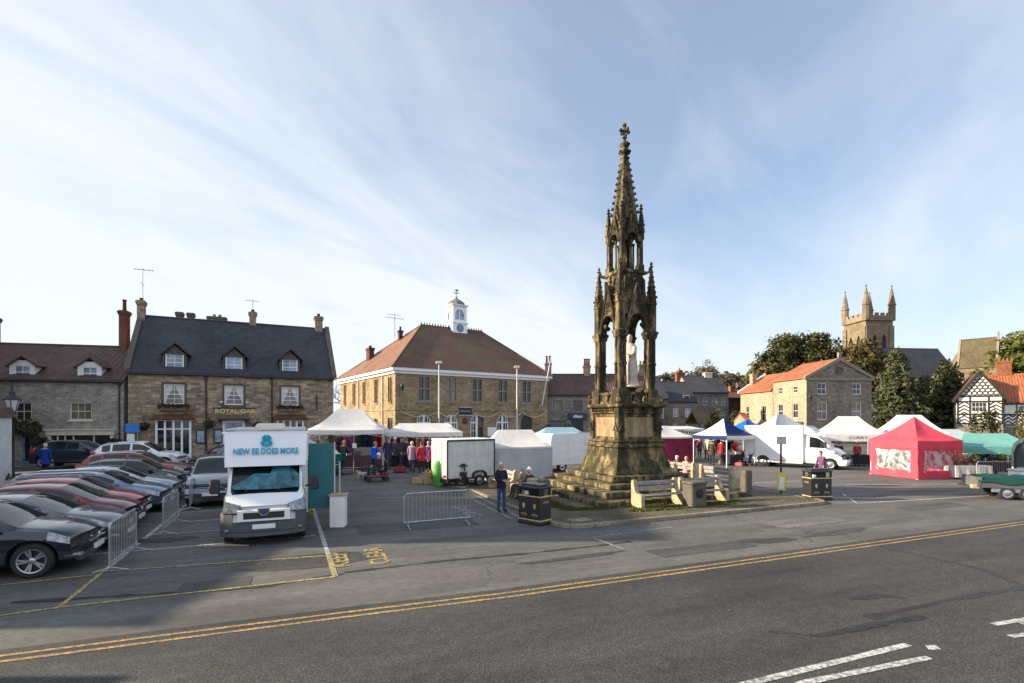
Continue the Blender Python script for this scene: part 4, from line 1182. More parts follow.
# ---- gabled stone building with the orange roofs
GB = thing('gabled_stone_building', 'tall stone building with a pediment gable, sunlit cream flank and orange pantiles', 'building', (at(806.5, 57), 57, 0), R(5))
b = MB(); w_, d_ = 7.75, 6.2
fo = [(1.3, 2.35, 6.05, 7.3), (5.45, 6.5, 6.05, 7.3), (1.3, 2.45, 3.2, 5.15), (5.4, 6.55, 3.2, 5.15), (3.0, 4.3, 1.0, 2.2)]
b.wall(w_, 7.9, fo, z0=-.2); b.T = trs(w_, 0, 0, R(90)); b.wall(d_, 7.9, [], z0=-.2); b.T = trs(w_, d_, 0, R(180)); b.wall(w_, 7.9, [], z0=-.2); b.T = Matrix.Identity(4)
for y in (0, d_): b.add([(0, y, 7.9), (w_, y, 7.9), (w_ / 2, y, 9.95)], [(0, 1, 2)])
b.build('wall', M['gablestone'], GB)
GL = trs(0, d_, 0, R(-90)); b = MB(); b.T = GL
lo_ = [(1.0, 1.8, 6.3, 7.1), (3.8, 4.6, 6.3, 7.1), (.9, 1.9, 3.4, 5.1), (3.7, 4.7, 3.4, 5.1)]
b.wall(d_, 7.9, lo_, z0=-.2); b.build('flank_wall', M['creamstone'], GB, loc=(0, 0, 0))
for o_ in fo[:4]: window(GB, Matrix.Identity(4), o_[0], o_[2], o_[1] - o_[0], o_[3] - o_[2], 2, 2, 'white', 'pane' if o_[2] > 5 else 'panewarm', sill='quoin', lintel='quoin')
window(GB, Matrix.Identity(4), 3.0, 1.0, 1.3, 1.2, 3, 2, 'white', 'pane')
for o_ in lo_: window(GB, GL, o_[0], o_[2], o_[1] - o_[0], o_[3] - o_[2], 2, 2, 'greywhite', 'pane', sill=None)
sl = 2.05 / (w_ / 2)
b = MB(); b.prism([(-.2, 7.9 - .2 * sl + .02), (w_ / 2, 9.97), (w_ + .2, 7.9 - .2 * sl + .02), (w_ + .2, 8.08 - .2 * sl), (w_ / 2, 10.13), (-.2, 8.08 - .2 * sl)], .12, d_ + .1, 'y'); rf = b.build('roof', M['orangetile'], GB)
b = MB(); b.prism([(-.25, 7.7), (w_ / 2, 9.85), (w_ + .25, 7.7), (w_ + .25, 8.05), (w_ / 2, 10.22), (-.25, 8.05)], -.16, .11, 'y'); b.box(-.25, w_ + .25, -.14, -.004, 7.62, 7.86); b.box(w_ / 2 - .18, w_ / 2 + .18, -.16, .1, 10.2, 10.75); b.build('pediment_coping', M['quoin'], GB)
b = MB(); b.T = Matrix.Translation((w_ / 2, -.03, 8.75)) @ Matrix.Rotation(R(90), 4, 'X'); b.lathe([(.42, -.02), (.42, .06), (.32, .06), (.3, .0)], 24); b.build('roundel', M['darkquoin'], GB)
# lower wing behind
b = MB(); b.T = trs(-.05, d_ + 7.5, 0, R(-90)); wo = [(1.3, 2.2, 3.4, 5.0), (5.0, 6.0, 3.0, 5.0)]
b.wall(7.5, 6.9, wo, z0=-.2); b.T = Matrix.Identity(4); b.add([(-.05, d_ + 7.5, -.2), (w_ - 1, d_ + 7.5, -.2), (w_ - 1, d_ + 7.5, 6.9), (3.6, d_ + 7.5, 9.2), (-.05, d_ + 7.5, 6.9)], [(4, 3, 2, 1, 0)]); b.build('wing_wall', M['creamstone'], GB)
for o_ in wo: window(GB, trs(-.05, d_ + 7.5, 0, R(-90)), o_[0], o_[2], o_[1] - o_[0], o_[3] - o_[2], 2, 2, 'greywhite', 'pane', sill=None)
b = MB(); b.prism([(-.3, 6.75), (3.6, 9.2), (w_ - .8, 6.8), (w_ - .8, 6.95), (3.6, 9.38), (-.3, 6.92)], d_ + .12, d_ + 7.6, 'y'); b.build('wing_roof', M['orangetile'], GB)
b = MB(); b.prism([(-.36, 6.85), (3.6, 9.35), (3.6, 9.6), (-.36, 7.1)], d_ + 7.5, d_ + 7.75, 'y'); b.build('wing_coping', M['white'], GB)
chimney(GB, 1.6, d_ + 7.2, 7.6, 9.5, .6, .7, 'creamstone', 1, 'orangebrick', poth=.3)
b = MB(); b.tube((.0, -.04, 6.0), (0, -.6, 6.1), .025); b.path([(0, -.04, 5.5), (0, -.4, 5.7), (0, -.6, 6.05)], .02); b.lathe([(.1, 5.2), (.22, 5.65), (.28, 5.7), (.05, 6.05)], 6, (0, -.62, 0)); b.build('wall_lantern', M['black'], GB)
b = MB(); b.T = trs(0, 0, 0, R(-90)); b.bbox(-5.6, -.5, -.2, -.02, 2.1, 3.0, .02); b.build('shop_fascia', mat('fascia_teal', (.03, .07, .1), .5), GB)
WS = thing('garden_outhouse', 'tiny cream outhouse with orange roof beside the gabled building', 'outhouse', (at(746, 68), 68, 0), R(5))
gable_shell(WS, 2.2, 3, 3.0, 3.9, [], 'creamstone', 'orangetile', gut=None)

# ---- church
CH = thing('church_tower', 'square church tower with four tall corner pinnacles above the trees', 'church tower', (at(866, 110), 110, 0), R(6))
w_ = 6.3; b = MB()
fo = [(1.5, 2.6, 17.5, 21.6), (3.7, 4.8, 17.5, 21.6)]
b.wall(w_, 24.6, fo, d=.4, z0=-.5); b.T = trs(0, w_, 0, R(-90)); b.wall(w_, 24.6, fo, d=.4, z0=-.5); b.T = trs(w_, 0, 0, R(90)); b.wall(w_, 24.6, [], z0=-.5); b.T = trs(w_, w_, 0, R(180)); b.wall(w_, 24.6, [], z0=-.5)
b.T = Matrix.Identity(4); b.add([(0, 0, 24.6), (w_, 0, 24.6), (w_, w_, 24.6), (0, w_, 24.6)], [(0, 1, 2, 3)])
for T in (Matrix.Identity(4), trs(0, w_, 0, R(-90))):
    b.T = T
    for x in (-.1, w_ - .9): b.box(x, x + 1.0, -.28, -.003, -.5, 23.4)
    for o_ in fo:
        xc = (o_[0] + o_[1]) / 2; b.prism([(o_[0], 21.6), (o_[0], 20.4), (xc - .2, 21.3), (xc, 21.6)], .0, .3, 'y'); b.prism([(o_[1], 20.4), (o_[1], 21.6), (xc, 21.6), (xc + .2, 21.3)], .0, .3, 'y')
    b.box(-.2, w_ + .2, -.32, -.004, 16.4, 16.7); b.box(-.3, w_ + .3, -.4, .3, 24.5, 24.8)
    b.box(-.2, w_ + .2, -.25, .15, 24.8, 25.6)
    for i in range(4): b.box(.75 + i * 1.35, 1.5 + i * 1.35, -.22, .12, 25.6, 26.2)
b.T = Matrix.Identity(4)
b.box(-.2, .15, -.1, w_ + .2, 24.8, 25.6); b.box(-.2, w_ + .2, w_ - .15, w_ + .2, 24.8, 25.6); b.box(w_ - .15, w_ + .2, -.1, w_ + .2, 24.8, 25.6)
b.build('tower_wall', M['churchstone'], CH)
for T in (Matrix.Identity(4), trs(0, w_, 0, R(-90))):
    for o_ in fo:
        b = MB(); b.T = T; b.box(o_[0], o_[1], .3, .34, 17.5, 21.6)
        for i in range(8): b.slab([(o_[0], .2, 17.7 + .5 * i), (o_[1], .2, 17.7 + .5 * i), (o_[1], .32, 17.95 + .5 * i), (o_[0], .32, 17.95 + .5 * i)], .05)
        b.build('belfry_louvre', M['black'], CH)
for sx in (0, 1):
    for sy in (0, 1):
        b = MB(); c_ = (.15 + sx * (w_ - .3), .15 + sy * (w_ - .3), 0)
        b.lathe([(.7, 24.8), (.7, 27.8), (.84, 27.9), (.84, 28.1), (.7, 28.2), (.36, 30.4), (.08, 31.8), (.2, 32.0), (.05, 32.3)], 8, c_); b.build('pinnacle', M['churchstone'], CH, 30)
NV = thing('church_nave', 'long dark slate roofed nave of the church rising behind the conifers', 'church', (at(888, 97), 97, 0), R(6))
gable_shell(NV, 15.5, 10, 11.0, 17.3, [], 'churchstone', 'slate', gut=None)
CC = thing('church_chancel', 'gabled church transept with a brown sunlit roof slope and stone coping', 'church', (at(958, 92), 92, 0), R(-48))
gable_shell(CC, 5, 6.0, 12.6, 17.6, [], 'churchstone', 'mossroof', gut=None, coping='quoin')
b = MB(); b.T = Matrix.Translation((5.05, 3.0, 17.8)); b.box(-.1, .1, -.1, .1, 0, 1.0); b.box(-.1, .1, -.35, .35, .55, .7); b.build('gable_cross', M['quoin'], CC)
CV = thing('church_vestry', 'church wing with a pale grey green roof beside the timbered house', 'church', (at(980, 99), 99, 0), R(0))
gable_shell(CV, 14, 9, 12.0, 17.0, [], 'churchstone', 'leadroof', gut=None)

# ---- half timbered house
TB = thing('timbered_house', 'black and white half timbered house with bright orange tiled roof and brick chimney', 'house', (at(957, 71), 71, 0), R(-34))
M['plaster'] = mat('white_plaster', (.72, .7, .64), .8, var=.08)
M['timber'] = mat('black_timber', (.02, .018, .016), .7, var=.2)
gw, gd = 4.7, 7.0
b = MB(); b.wall(gw, 6.3, [(1.5, 3.1, 4.3, 5.6), (2.3, 3.6, .9, 2.6)], z0=-.3); b.T = trs(0, gd, 0, R(-90)); b.wall(gd, 6.3, [], z0=-.3); b.T = Matrix.Identity(4); b.add([(0, 0, 6.3), (gw, 0, 6.3), (gw / 2, 0, 9.5)], [(0, 1, 2)])
b.add([(gw, 0, 2.7), (gw, 1.2, 2.7), (gw, 1.2, 6.3), (gw, 0, 6.3)], [(0, 1, 2, 3)])
b.T = Matrix.Translation((gw, 1.0, 0)); b.wall(8.5, 5.6, [(1.6, 3.8, 4.0, 5.1), (2.2, 3.9, .8, 2.5), (5.5, 7.2, 4.0, 5.1)], z0=-.3)
b.T = Matrix.Identity(4)
b.build('wall', M['plaster'], TB)
b = MB(); b.box(-.01, gw + .01, -.03, -.004, -.3, 2.55); b.box(gw + .02, gw + 8.5, .97, .996, -.3, 2.3); b.build('stone_base', M['gablestone'], TB)
def beam(b, x0, z0, x1, z1, w=.13, y=-.035):
    d = Vector((x1 - x0, z1 - z0)).normalized(); nx_, nz_ = -d.y * w / 2, d.x * w / 2
    b.prism([(x0 + nx_, z0 + nz_), (x1 + nx_, z1 + nz_), (x1 - nx_, z1 - nz_), (x0 - nx_, z0 - nz_)], y, -.003 - rnd.uniform(0, .004) + (y + .035), 'y')
b = MB()
for z in (2.7, 3.95, 5.7, 6.4): beam(b, -.05, z, gw + .05, z, .2, -.06)
for x in (.08, gw - .08, 1.35, 3.25): beam(b, x, 2.7, x, 6.4, .18, -.05)
for xs_, xe_ in ((.15, 1.35), (3.3, 4.6), (1.4, 3.3)):
    for k_ in range(6):
        z = 2.85 + k_ * .48
        if xs_ == 1.4 and z > 3.8: continue
        xm = (xs_ + xe_) / 2
        beam(b, xs_, z, xm, z + .45, .16); beam(b, xm, z + .45, xe_, z, .16)
for i in range(7):       # lattice in the gable
    z = 6.6 + i * .42; hw_ = (9.4 - z) / 3.2 * gw / 2
    if hw_ > .25: beam(b, gw / 2 - hw_, z, gw / 2 + hw_, z, .09)
for i in range(-4, 5):
    for sg in (-1, 1):
        x0 = gw / 2 + i * .55; zt = 6.45
        L_ = 0
        while abs(x0 + sg * L_ * .7 - gw / 2) < (9.3 - (zt + L_)) / 3.2 * gw / 2 and L_ < 3: L_ += .1
        if L_ > .2: beam(b, x0, zt, x0 + sg * L_ * .7, zt + L_, .09, -.03)
for sg in (-1, 1): beam(b, gw / 2 + sg * (gw / 2 + .5), 5.6, gw / 2, 9.75, .3, -.35)
b.T = Matrix.Translation((gw, 1.0, 0))
for z in (2.5, 3.9, 5.3): beam(b, 0, z, 8.5, z, .18, -.06)
for x in (.2, 1.5, 3.9, 5.4, 7.3, 8.3): beam(b, x, 2.5, x, 5.5, .16, -.05)
for i in range(10):
    for k_ in range(3):
        x = .25 + i * .85; z = 2.65 + k_ * .46
        if (1.3 < x < 4 or x > 5) and z > 3.6 and not 3.9 < x < 4.9: continue
        beam(b, x, z, x + .42, z + .42, .15); beam(b, x + .42, z + .42, x + .84, z, .15)
b.T = Matrix.Identity(4)
b.build('timber_frame', M['timber'], TB)
window(TB, Matrix.Identity(4), 1.5, 4.3, 1.6, 1.3, 4, 2, 'white', 'pane', sill=None, d=.05); window(TB, Matrix.Identity(4), 2.3, .9, 1.3, 1.7, 3, 1, 'white', 'pane', d=.05)
for x, z, w, h in ((1.6, 4.0, 2.2, 1.1), (2.2, .8, 1.7, 1.7), (5.5, 4.0, 1.7, 1.1)): window(TB, Matrix.Translation((gw, 1.0, 0)), x, z, w, h, 4, 1, 'white', 'pane', sill=None, d=.05)
b = MB(); sl = 3.2 / (gw / 2); b.prism([(-.45, 6.3 - .45 * sl), (gw / 2, 9.5), (gw + .45, 6.3 - .45 * sl), (gw + .45, 6.5 - .45 * sl), (gw / 2, 9.72), (-.45, 6.5 - .45 * sl)], -.3, gd, 'y'); b.build('gable_roof', M['redtile'], TB)
b = MB(); b.prism([(.7, 5.45), (4.2, 9.4), (7.8, 5.45), (7.8, 5.62), (4.2, 9.6), (.7, 5.62)], gw - 1.2, gw + 8.8, 'x'); rf = b.build('main_roof', M['orangetile'], TB)
chimney(TB, gw + .8, 4.4, 8.3, 11.4, 1.5, .9, 'orangebrick', 3, 'orangebrick', 'x', .35)

# ---- unseen buildings west of the frame, placed and sized for the shade they cast
for i, (x0, x1, y0, y1, ze, zr, lb) in enumerate(((-50, -38.3, 28.5, 37.5, 10.0, 15.2, 'tall stone house continuing the cottage row to the west'), (-35, -27.5, 13.0, 20.3, 9.3, 13.4, 'unseen tall stone building sized to shade the car park'), (-35, -28.0, 20.6, 27.0, 8.0, 11.2, 'lower stone building beside the cottage row'), (-33, -24.5, 7.6, 12.7, 5.6, 8.6, 'stone outbuilding west of the bay lines'), (-21, -13.0, -8, 6.2, 2.8, 4.4, 'low stone building beside the main road'))):
    t_ = thing('shade_building', lb, 'building', (x1, y0, 0), R(90))
    gable_shell(t_, y1 - y0, x1 - x0, ze, zr, [(1, 2, 1.0, 2.2)], 'pubstone', 'pantile')
# ------------------------------------------------------------------ vehicles
def lerp(a, b, t): return a + (b - a) * t


def curve(pts, x):
    if x <= pts[0][0]: return pts[0][1]
    for (x0, y0), (x1, y1) in zip(pts, pts[1:]):
        if x <= x1:
            t = (x - x0) / (x1 - x0); return lerp(y0, y1, t)
    return pts[-1][1]


def soft(pts, x, r=.09):
    return sum(curve(pts, x + r * k / 3) for k in range(-3, 4)) / 7


SLOT = ['paint', 'black', 'windscreen', 'rear_window', 'headlight', 'tail_light', 'side', 'grille']


def wheel(par, x, y, r, w, side, spokes=5, style='alloy', name='wheel'):
    b = MB(); T = Matrix.Translation((x, y, r)) @ Matrix.Rotation(R(90) * (1 if side < 0 else -1), 4, 'X'); b.T = T
    b.lathe([(r * .62, -w / 2), (r * .9, -w / 2), (r * .98, -w * .38), (r, -w * .2), (r, w * .2), (r * .98, w * .38), (r * .9, w / 2), (r * .70, w / 2), (r * .66, w * .42)], 28, caps=(1, 0))
    o = b.build(name, M['rubber'], par, 40)
    b = MB(); b.T = T
    b.lathe([(r * .7, w * .47), (r * .67, w * .5), (r * .64, w * .45), (r * .6, .02), (.01, .01)], 24, m=1, caps=(0, 1))
    if style == 'alloy':
        for i in range(spokes):
            a = 2 * math.pi * i / spokes
            for da in (-.16, .16):
                c0, s0 = math.cos(a + da * .6), math.sin(a + da * .6); c1, s1 = math.cos(a + da), math.sin(a + da)
                q = Vector((-math.sin(a), math.cos(a), 0)) * r * .055
                p0 = Vector((c0 * r * .14, s0 * r * .14, w * .40)); p1 = Vector((c1 * r * .66, s1 * r * .66, w * .46))
                b.add([tuple(p0 - q), tuple(p0 + q), tuple(p1 + q), tuple(p1 - q), tuple(p0 - q - Vector((0, 0, .03))), tuple(p0 + q - Vector((0, 0, .03))), tuple(p1 + q - Vector((0, 0, .03))), tuple(p1 - q - Vector((0, 0, .03)))],
                      [(0, 1, 2, 3), (0, 4, 5, 1), (2, 6, 7, 3), (1, 5, 6, 2), (3, 7, 4, 0)])
        b.lathe([(r * .18, .02), (r * .18, w * .42), (r * .12, w * .45), (.01, w * .45)], 12, caps=(0, 1))
        b.lathe([(r * .7, w * .46), (r * .69, w * .52), (r * .63, w * .5), (r * .62, w * .44)], 24, caps=(0, 0))
    else:
        b.lathe([(r * .64, w * .35), (r * .5, w * .3), (r * .35, w * .44), (r * .14, w * .5), (.01, w * .5)], 20, caps=(0, 1))
    b.build('rim', [M['alloy'], M['black']], o, 40)
    return o


def make_car(name, label, cat, sp, paint, group=None):
    """lofted car body, nose towards +x, origin on the ground at the nose"""
    L, Wd, zb = sp['L'], sp['W'], sp.get('zb', .2)
    top, belt = sp['top'], sp['belt']
    xc, xh, xr, xt = sp['xc'], sp['xh'], sp['xr'], sp['xt']       # cowl, roof front, roof rear, rear window foot
    glass = sp['glass']; wx = sp['wx']; rw = sp['rw']; roofw = sp.get('roofw', .74); ns = sp.get('nose', .27); rs = sp.get('tailc', .12)
    xs = {0.0, .04, .1, .18, .28, .4, L, L - .04, L - .12, L - .25, xc, xh, xr, xt}
    xs |= {L * i / 26 for i in range(1, 26)}
    for a, e in glass: xs |= {a, e}
    xs = sorted(xs); keep = [xs[0]]
    key = {0.0, L, xc, xh, xr, xt} | {v for g_ in glass for v in g_}
    for x in xs[1:]:
        if x - keep[-1] < .035:
            if x in key and keep[-1] not in key: keep[-1] = x
            elif x in key: keep.append(x)
        else: keep.append(x)
    xs = keep
    Hm = max(z for _, z in top); w0 = Wd / 2
    def sec(x):
        zt = soft(top, x, .1) if xc + .12 < x < L - .1 or x < xc - .1 else curve(top, x); zl = soft(belt, x, .12)
        zt = max(zt, zl + .012)
        pl = 1 - .07 * (1 - smooth(0, .8, x)) - .05 * smooth(L - .6, L, x)
        w = w0 * pl
        cab = xc < x < xt
        if cab:
            full = curve(top, xh) - .075
            zr_ = zt - .07
            if x < xh: zr_ = lerp(zl + .02, full, (x - xc) / (xh - xc))
            if x > xr: zr_ = lerp(curve(top, xr) - .075, zl + .02, (x - xr) / (xt - xr))
            zr_ = min(zr_, zt - .015); zr_ = max(zr_, zl + .01)
            f = min(1, max(0, (zr_ - zl) / max(.1, (Hm - zl))))
            wr = lerp(w * .9, w0 * roofw, f)
        else:
            zr_ = zl + (zt - zl) * .45; wr = w * .86
        gb = (w * .945, lerp(zl, zr_, .04)); gt = (lerp(w * .945, wr, .93), lerp(zl, zr_, .93))
        zm = lerp(zb, zl, .45)
        rows = [(0, zb), (w * .78, zb), (w * .95, zb + .09), (w * .995, zm), (w * 1.0, zl - (zl - zm) * .45), (w * .985, zl - .07), (w * .957, zl), gb, gt, (wr, zr_),
                (wr * .92, lerp(zr_, zt, .35)), (wr * .5, lerp(zr_, zt, .86)), (0, zt)]
        out = []
        for y, z in rows:
            dx = ns * (y / w0) ** 2 * max(0, 1 - x / 1.0) - rs * (y / w0) ** 2 * max(0, 1 - (L - x) / 1.0)
            lean = (sp.get('lean', .07) * max(0, (z - .5)) / .4 - .02 * max(0, .45 - z)) * max(0, 1 - x / .5)
            rl = -sp.get('rlean', .06) * max(0, (z - .5)) / .4 * max(0, 1 - (L - x) / .4)
            out.append((x + dx + lean + rl, y, z))
        return out
    secs = [sec(x) for x in xs]; nr = len(secs[0]); ns_ = len(xs)
    b = MB(); idx = {}
    for j, sc_ in enumerate(secs):
        for i, (x, y, z) in enumerate(sc_):
            idx[j, i, 1] = len(b.v); b.v.append((x, -y, z))
            if y < 1e-6: idx[j, i, -1] = idx[j, i, 1]
            else: idx[j, i, -1] = len(b.v); b.v.append((x, y, z))
    def face(vs, m):
        u = []
        for v_ in vs:
            if v_ not in u: u.append(v_)
        if len(u) > 2: b.f.append(tuple(u)); b.m.append(m)
    hl = sp.get('hl', (.0, .5)); tl = sp.get('tl', .3)
    for j in range(ns_ - 1):
        xm = (xs[j] + xs[j + 1]) / 2
        for i in range(nr - 1):
            m = 0
            if i <= 1: m = 1
            if i == 2 and sp.get('clad'): m = 1
            if i == 7 and any(a <= xm <= e for a, e in glass): m = 6
            if i >= 10 and xc <= xm <= xh: m = 2
            if i >= 10 and xr <= xm <= xt: m = 3
            if i in (4, 5) and hl[0] <= xm <= hl[1]: m = 4
            if i in (4, 5) and xm > L - tl: m = 5
            for s_ in (1, -1):
                q = [idx[j, i, s_], idx[j + 1, i, s_], idx[j + 1, i + 1, s_], idx[j, i + 1, s_]]
                face(q if s_ > 0 else q[::-1], m)
    for j, flip in ((0, False), (ns_ - 1, True)):
        for i in range(nr - 1):
            m = 0
            if i <= 1: m = 1
            if not flip and i == 4: m = 7
            if not flip and i == 2: m = 7
            q = [idx[j, i, 1], idx[j, i + 1, 1], idx[j, i + 1, -1], idx[j, i, -1]]
            face(q[::-1] if flip else q, m)
    root = thing(name, label, cat, (0, 0, 0), 0, group)
    me = bpy.data.meshes.new('body'); me.from_pydata(b.v, [], b.f)
    for k_ in range(8): me.materials.append(M['black'])
    me.polygons.foreach_set('material_index', b.m)
    bm = bmesh.new(); bm.from_mesh(me); bmesh.ops.recalc_face_normals(bm, faces=bm.faces); bm.to_mesh(me); bm.free()
    tmp = bpy.data.objects.new('body', me); COL.objects.link(tmp)
    cu = MB()
    for x in wx:
        for s_ in (-1, 1):
            cu.T = Matrix.Translation((x, s_ * (w0 - .12), rw + .01)) @ Matrix.Rotation(R(90), 4, 'X'); cu.lathe([(rw + .07, -.2), (rw + .07, .2)], 28, m=1)
    cm = bpy.data.meshes.new('cutter'); cm.from_pydata(cu.v, [], cu.f)
    for k_ in range(8): cm.materials.append(M['black'])
    cm.polygons.foreach_set('material_index', cu.m)
    bm = bmesh.new(); bm.from_mesh(cm); bmesh.ops.recalc_face_normals(bm, faces=bm.faces); bm.to_mesh(cm); bm.free()
    cob = bpy.data.objects.new('cutter', cm); COL.objects.link(cob)
    md = tmp.modifiers.new('b', 'BOOLEAN'); md.object = cob; md.operation = 'DIFFERENCE'; md.solver = 'EXACT'; md.use_self = True
    dg = bpy.context.evaluated_depsgraph_get(); dg.update()
    res = bpy.data.meshes.new_from_object(tmp.evaluated_get(dg))
    bpy.data.objects.remove(tmp); bpy.data.objects.remove(cob)
    polys = [([tuple(res.vertices[v].co) for v in p.vertices], p.material_index, p.center.copy()) for p in res.polygons]
    def sub(test, nm, mats, sm=35):
        c = MB()
        for vs, mi, ce in polys:
            if test(mi, ce): c.add(vs, [tuple(range(len(vs)))], 0 if mi != 1 else 1)
        if c.f: return c.build(nm, mats, root, sm, weld=True)
    body = sub(lambda m, c: m in (0, 1), 'body', [paint, M['blackplastic']])
    sub(lambda m, c: m == 2, 'windscreen', [M['carglass']]); sub(lambda m, c: m == 3, 'rear_window', [M['carglass']])
    for s_ in (-1, 1):
        for a, e in glass: sub(lambda m, c: m == 6 and c.y * s_ > 0 and a - .01 <= c.x <= e + .01, 'side_window', [M['carglass']])
        sub(lambda m, c: m == 4 and c.y * s_ > 0, 'headlight', [M['lamp']]); sub(lambda m, c: m == 5 and c.y * s_ > 0, 'tail_light', [M['taillamp']])
    sub(lambda m, c: m == 7, 'grille', [M['blackplastic']])
    for x in wx:
        for s_ in (-1, 1): wheel(root, x, s_ * (w0 - .125), rw, .21, s_, sp.get('spokes', 5), sp.get('ws', 'alloy'))
    zl = curve(belt, xc)
    for s_ in (-1, 1):      # mirrors
        c = MB(); c.bbox(xc + .28, xc + .46, s_ * (w0 + .11) - .1, s_ * (w0 + .11) + .1, zl + .02, zl + .17, .035); c.tube((xc + .4, s_ * (w0 - .05), zl + .02), (xc + .4, s_ * (w0 + .05), zl + .08), .03)
        c.build('mirror', paint, root, 40)
    zg = lerp(zb, curve(belt, 0), .68)
    c = MB(); c.bbox(-.035, .02, -.26, .26, zg - .2, zg - .09, .006); c.build('number_plate', M['plate'], root)
    c = MB(); c.T = Matrix.Translation((-.012, 0, zg + .07)) @ Matrix.Rotation(R(-90), 4, 'Y'); c.lathe([(.055, 0), (.055, .02), (.03, .028)], 16); c.build('badge', M['chrome'], root, 40)
    c = MB(); c.bbox(-.015, .04, -.42, .42, zg + .10, zg + .125, .004); c.bbox(-.01, .05, -.45, .45, zg + .005, zg + .02, .004); c.build('grille_bar', M['chrome'], root)
    c = MB(); c.bbox(L - .06, L + .02, -.26, .26, .62, .73, .006); c.build('number_plate', M['yplate'], root)
    for s_ in (-1, 1):
        for a, e in glass[:2]:
            c = MB(); zz_ = curve(belt, e) - .12; c.bbox(e - .26, e - .06, s_ * w0 - .012 - .012, s_ * w0 + .012 + .012, zz_ - .02, zz_ + .02, .008); c.build('door_handle', paint, root)
        c = MB()      # door shut lines
        for a, e in glass[:2]:
            for xx in (a + .02 if a == glass[0][0] else a - .03, e + .03): c.box(xx - .006, xx + .006, s_ * w0 * .975 - .028, s_ * w0 * .975 + .028, zb + .2, curve(belt, xx) - .08)
        c.build('door_seam', M['black'], root)
        c = MB(); c.bbox(.06, .4, s_ * w0 * .8 - .1, s_ * w0 * .8 + .1, zb + .12, zb + .2, .03); c.build('fog_lamp', M['lamp'], root)
    if sp.get('rails'):
        for s_ in (-1, 1):
            c = MB(); yy = s_ * w0 * roofw * .93
            c.path([(xh + .15, yy, curve(top, xh + .15) - .05), (xh + .3, yy, curve(top, xh + .3) + .005), (xr - .3, yy, curve(top, xr - .3) + .005), (xr - .1, yy, curve(top, xr - .1) - .05)], .022, 6); c.build('roof_rail', M['alloy'], root)
    return root


PAINT = {k_: carpaint('paint_' + k_, c, mt_) for k_, (c, mt_) in dict(black=((.012, .016, .03), .4), grey=((.10, .115, .135), .6), maroon=((.13, .012, .02), .4), red=((.33, .012, .02), .3), steel=((.13, .19, .27), .6), silver=((.36, .4, .44), .7),
         dark=((.03, .035, .045), .5), ruby=((.2, .012, .022), .4), white=((.72, .73, .74), .05), navy=((.02, .03, .06), .4), mpv=((.2, .22, .25), .6), teal=((.03, .09, .1), .4), vanwhite=((.78, .78, .77), .0)).items()}
HATCH = dict(L=4.2, W=1.76, top=[(0, .68), (.12, .76), (.5, .88), (1.05, .98), (1.12, 1.0), (1.85, 1.42), (2.3, 1.48), (3.0, 1.47), (3.6, 1.36), (3.75, 1.28), (4.1, .95), (4.2, .88)], belt=[(0, .66), (.4, .8), (1.0, .9), (2.5, .95), (4.2, .99)],
             xc=1.05, xh=1.85, xr=3.6, xt=4.1, glass=[(1.5, 2.25), (2.36, 3.1), (3.2, 3.55)], wx=(.82, 3.4), rw=.31, hl=(.0, .5))
CROSS = dict(L=4.4, W=1.8, top=[(0, .8), (.12, .9), (.5, 1.0), (1.1, 1.08), (1.2, 1.11), (1.9, 1.55), (2.4, 1.6), (3.2, 1.58), (3.8, 1.5), (3.95, 1.42), (4.25, 1.08), (4.4, 1.0)], belt=[(0, .78), (.4, .92), (1.0, 1.0), (2.6, 1.05), (4.4, 1.1)],
             xc=1.12, xh=1.9, xr=3.8, xt=4.25, glass=[(1.55, 2.35), (2.46, 3.25), (3.35, 3.75)], wx=(.88, 3.52), rw=.36, zb=.24, clad=True, rails=True, hl=(.0, .55))
ESTATE = dict(L=4.7, W=1.8, top=[(0, .68), (.12, .77), (.5, .88), (1.2, .99), (1.28, 1.01), (2.05, 1.43), (2.5, 1.49), (3.8, 1.48), (4.3, 1.42), (4.42, 1.34), (4.62, 1.02), (4.7, .92)], belt=[(0, .66), (.4, .8), (1.1, .91), (2.8, .97), (4.7, 1.0)],
              xc=1.2, xh=2.05, xr=4.3, xt=4.62, glass=[(1.68, 2.45), (2.55, 3.35), (3.45, 4.2)], wx=(.9, 3.65), rw=.32, rails=True)
SEDAN = dict(L=4.65, W=1.8, top=[(0, .66), (.12, .74), (.5, .85), (1.25, .97), (1.33, .99), (2.1, 1.39), (2.5, 1.44), (3.2, 1.43), (3.4, 1.4), (4.05, 1.08), (4.2, 1.05), (4.6, 1.02), (4.65, .9)], belt=[(0, .64), (.4, .78), (1.1, .89), (2.8, .94), (4.65, .99)],
             xc=1.25, xh=2.1, xr=3.3, xt=4.05, glass=[(1.73, 2.5), (2.6, 3.3), (3.38, 3.7)], wx=(.9, 3.6), rw=.32)
SMALL = dict(L=3.8, W=1.68, top=[(0, .7), (.12, .8), (.4, .9), (.85, .99), (.92, 1.01), (1.6, 1.45), (2.0, 1.5), (2.9, 1.49), (3.3, 1.4), (3.45, 1.32), (3.7, .98), (3.8, .9)], belt=[(0, .68), (.4, .84), (.85, .92), (2.5, .97), (3.8, 1.02)],
             xc=.85, xh=1.6, xr=3.35, xt=3.7, glass=[(1.25, 2.05), (2.15, 2.85), (2.95, 3.25)], wx=(.7, 3.1), rw=.29)
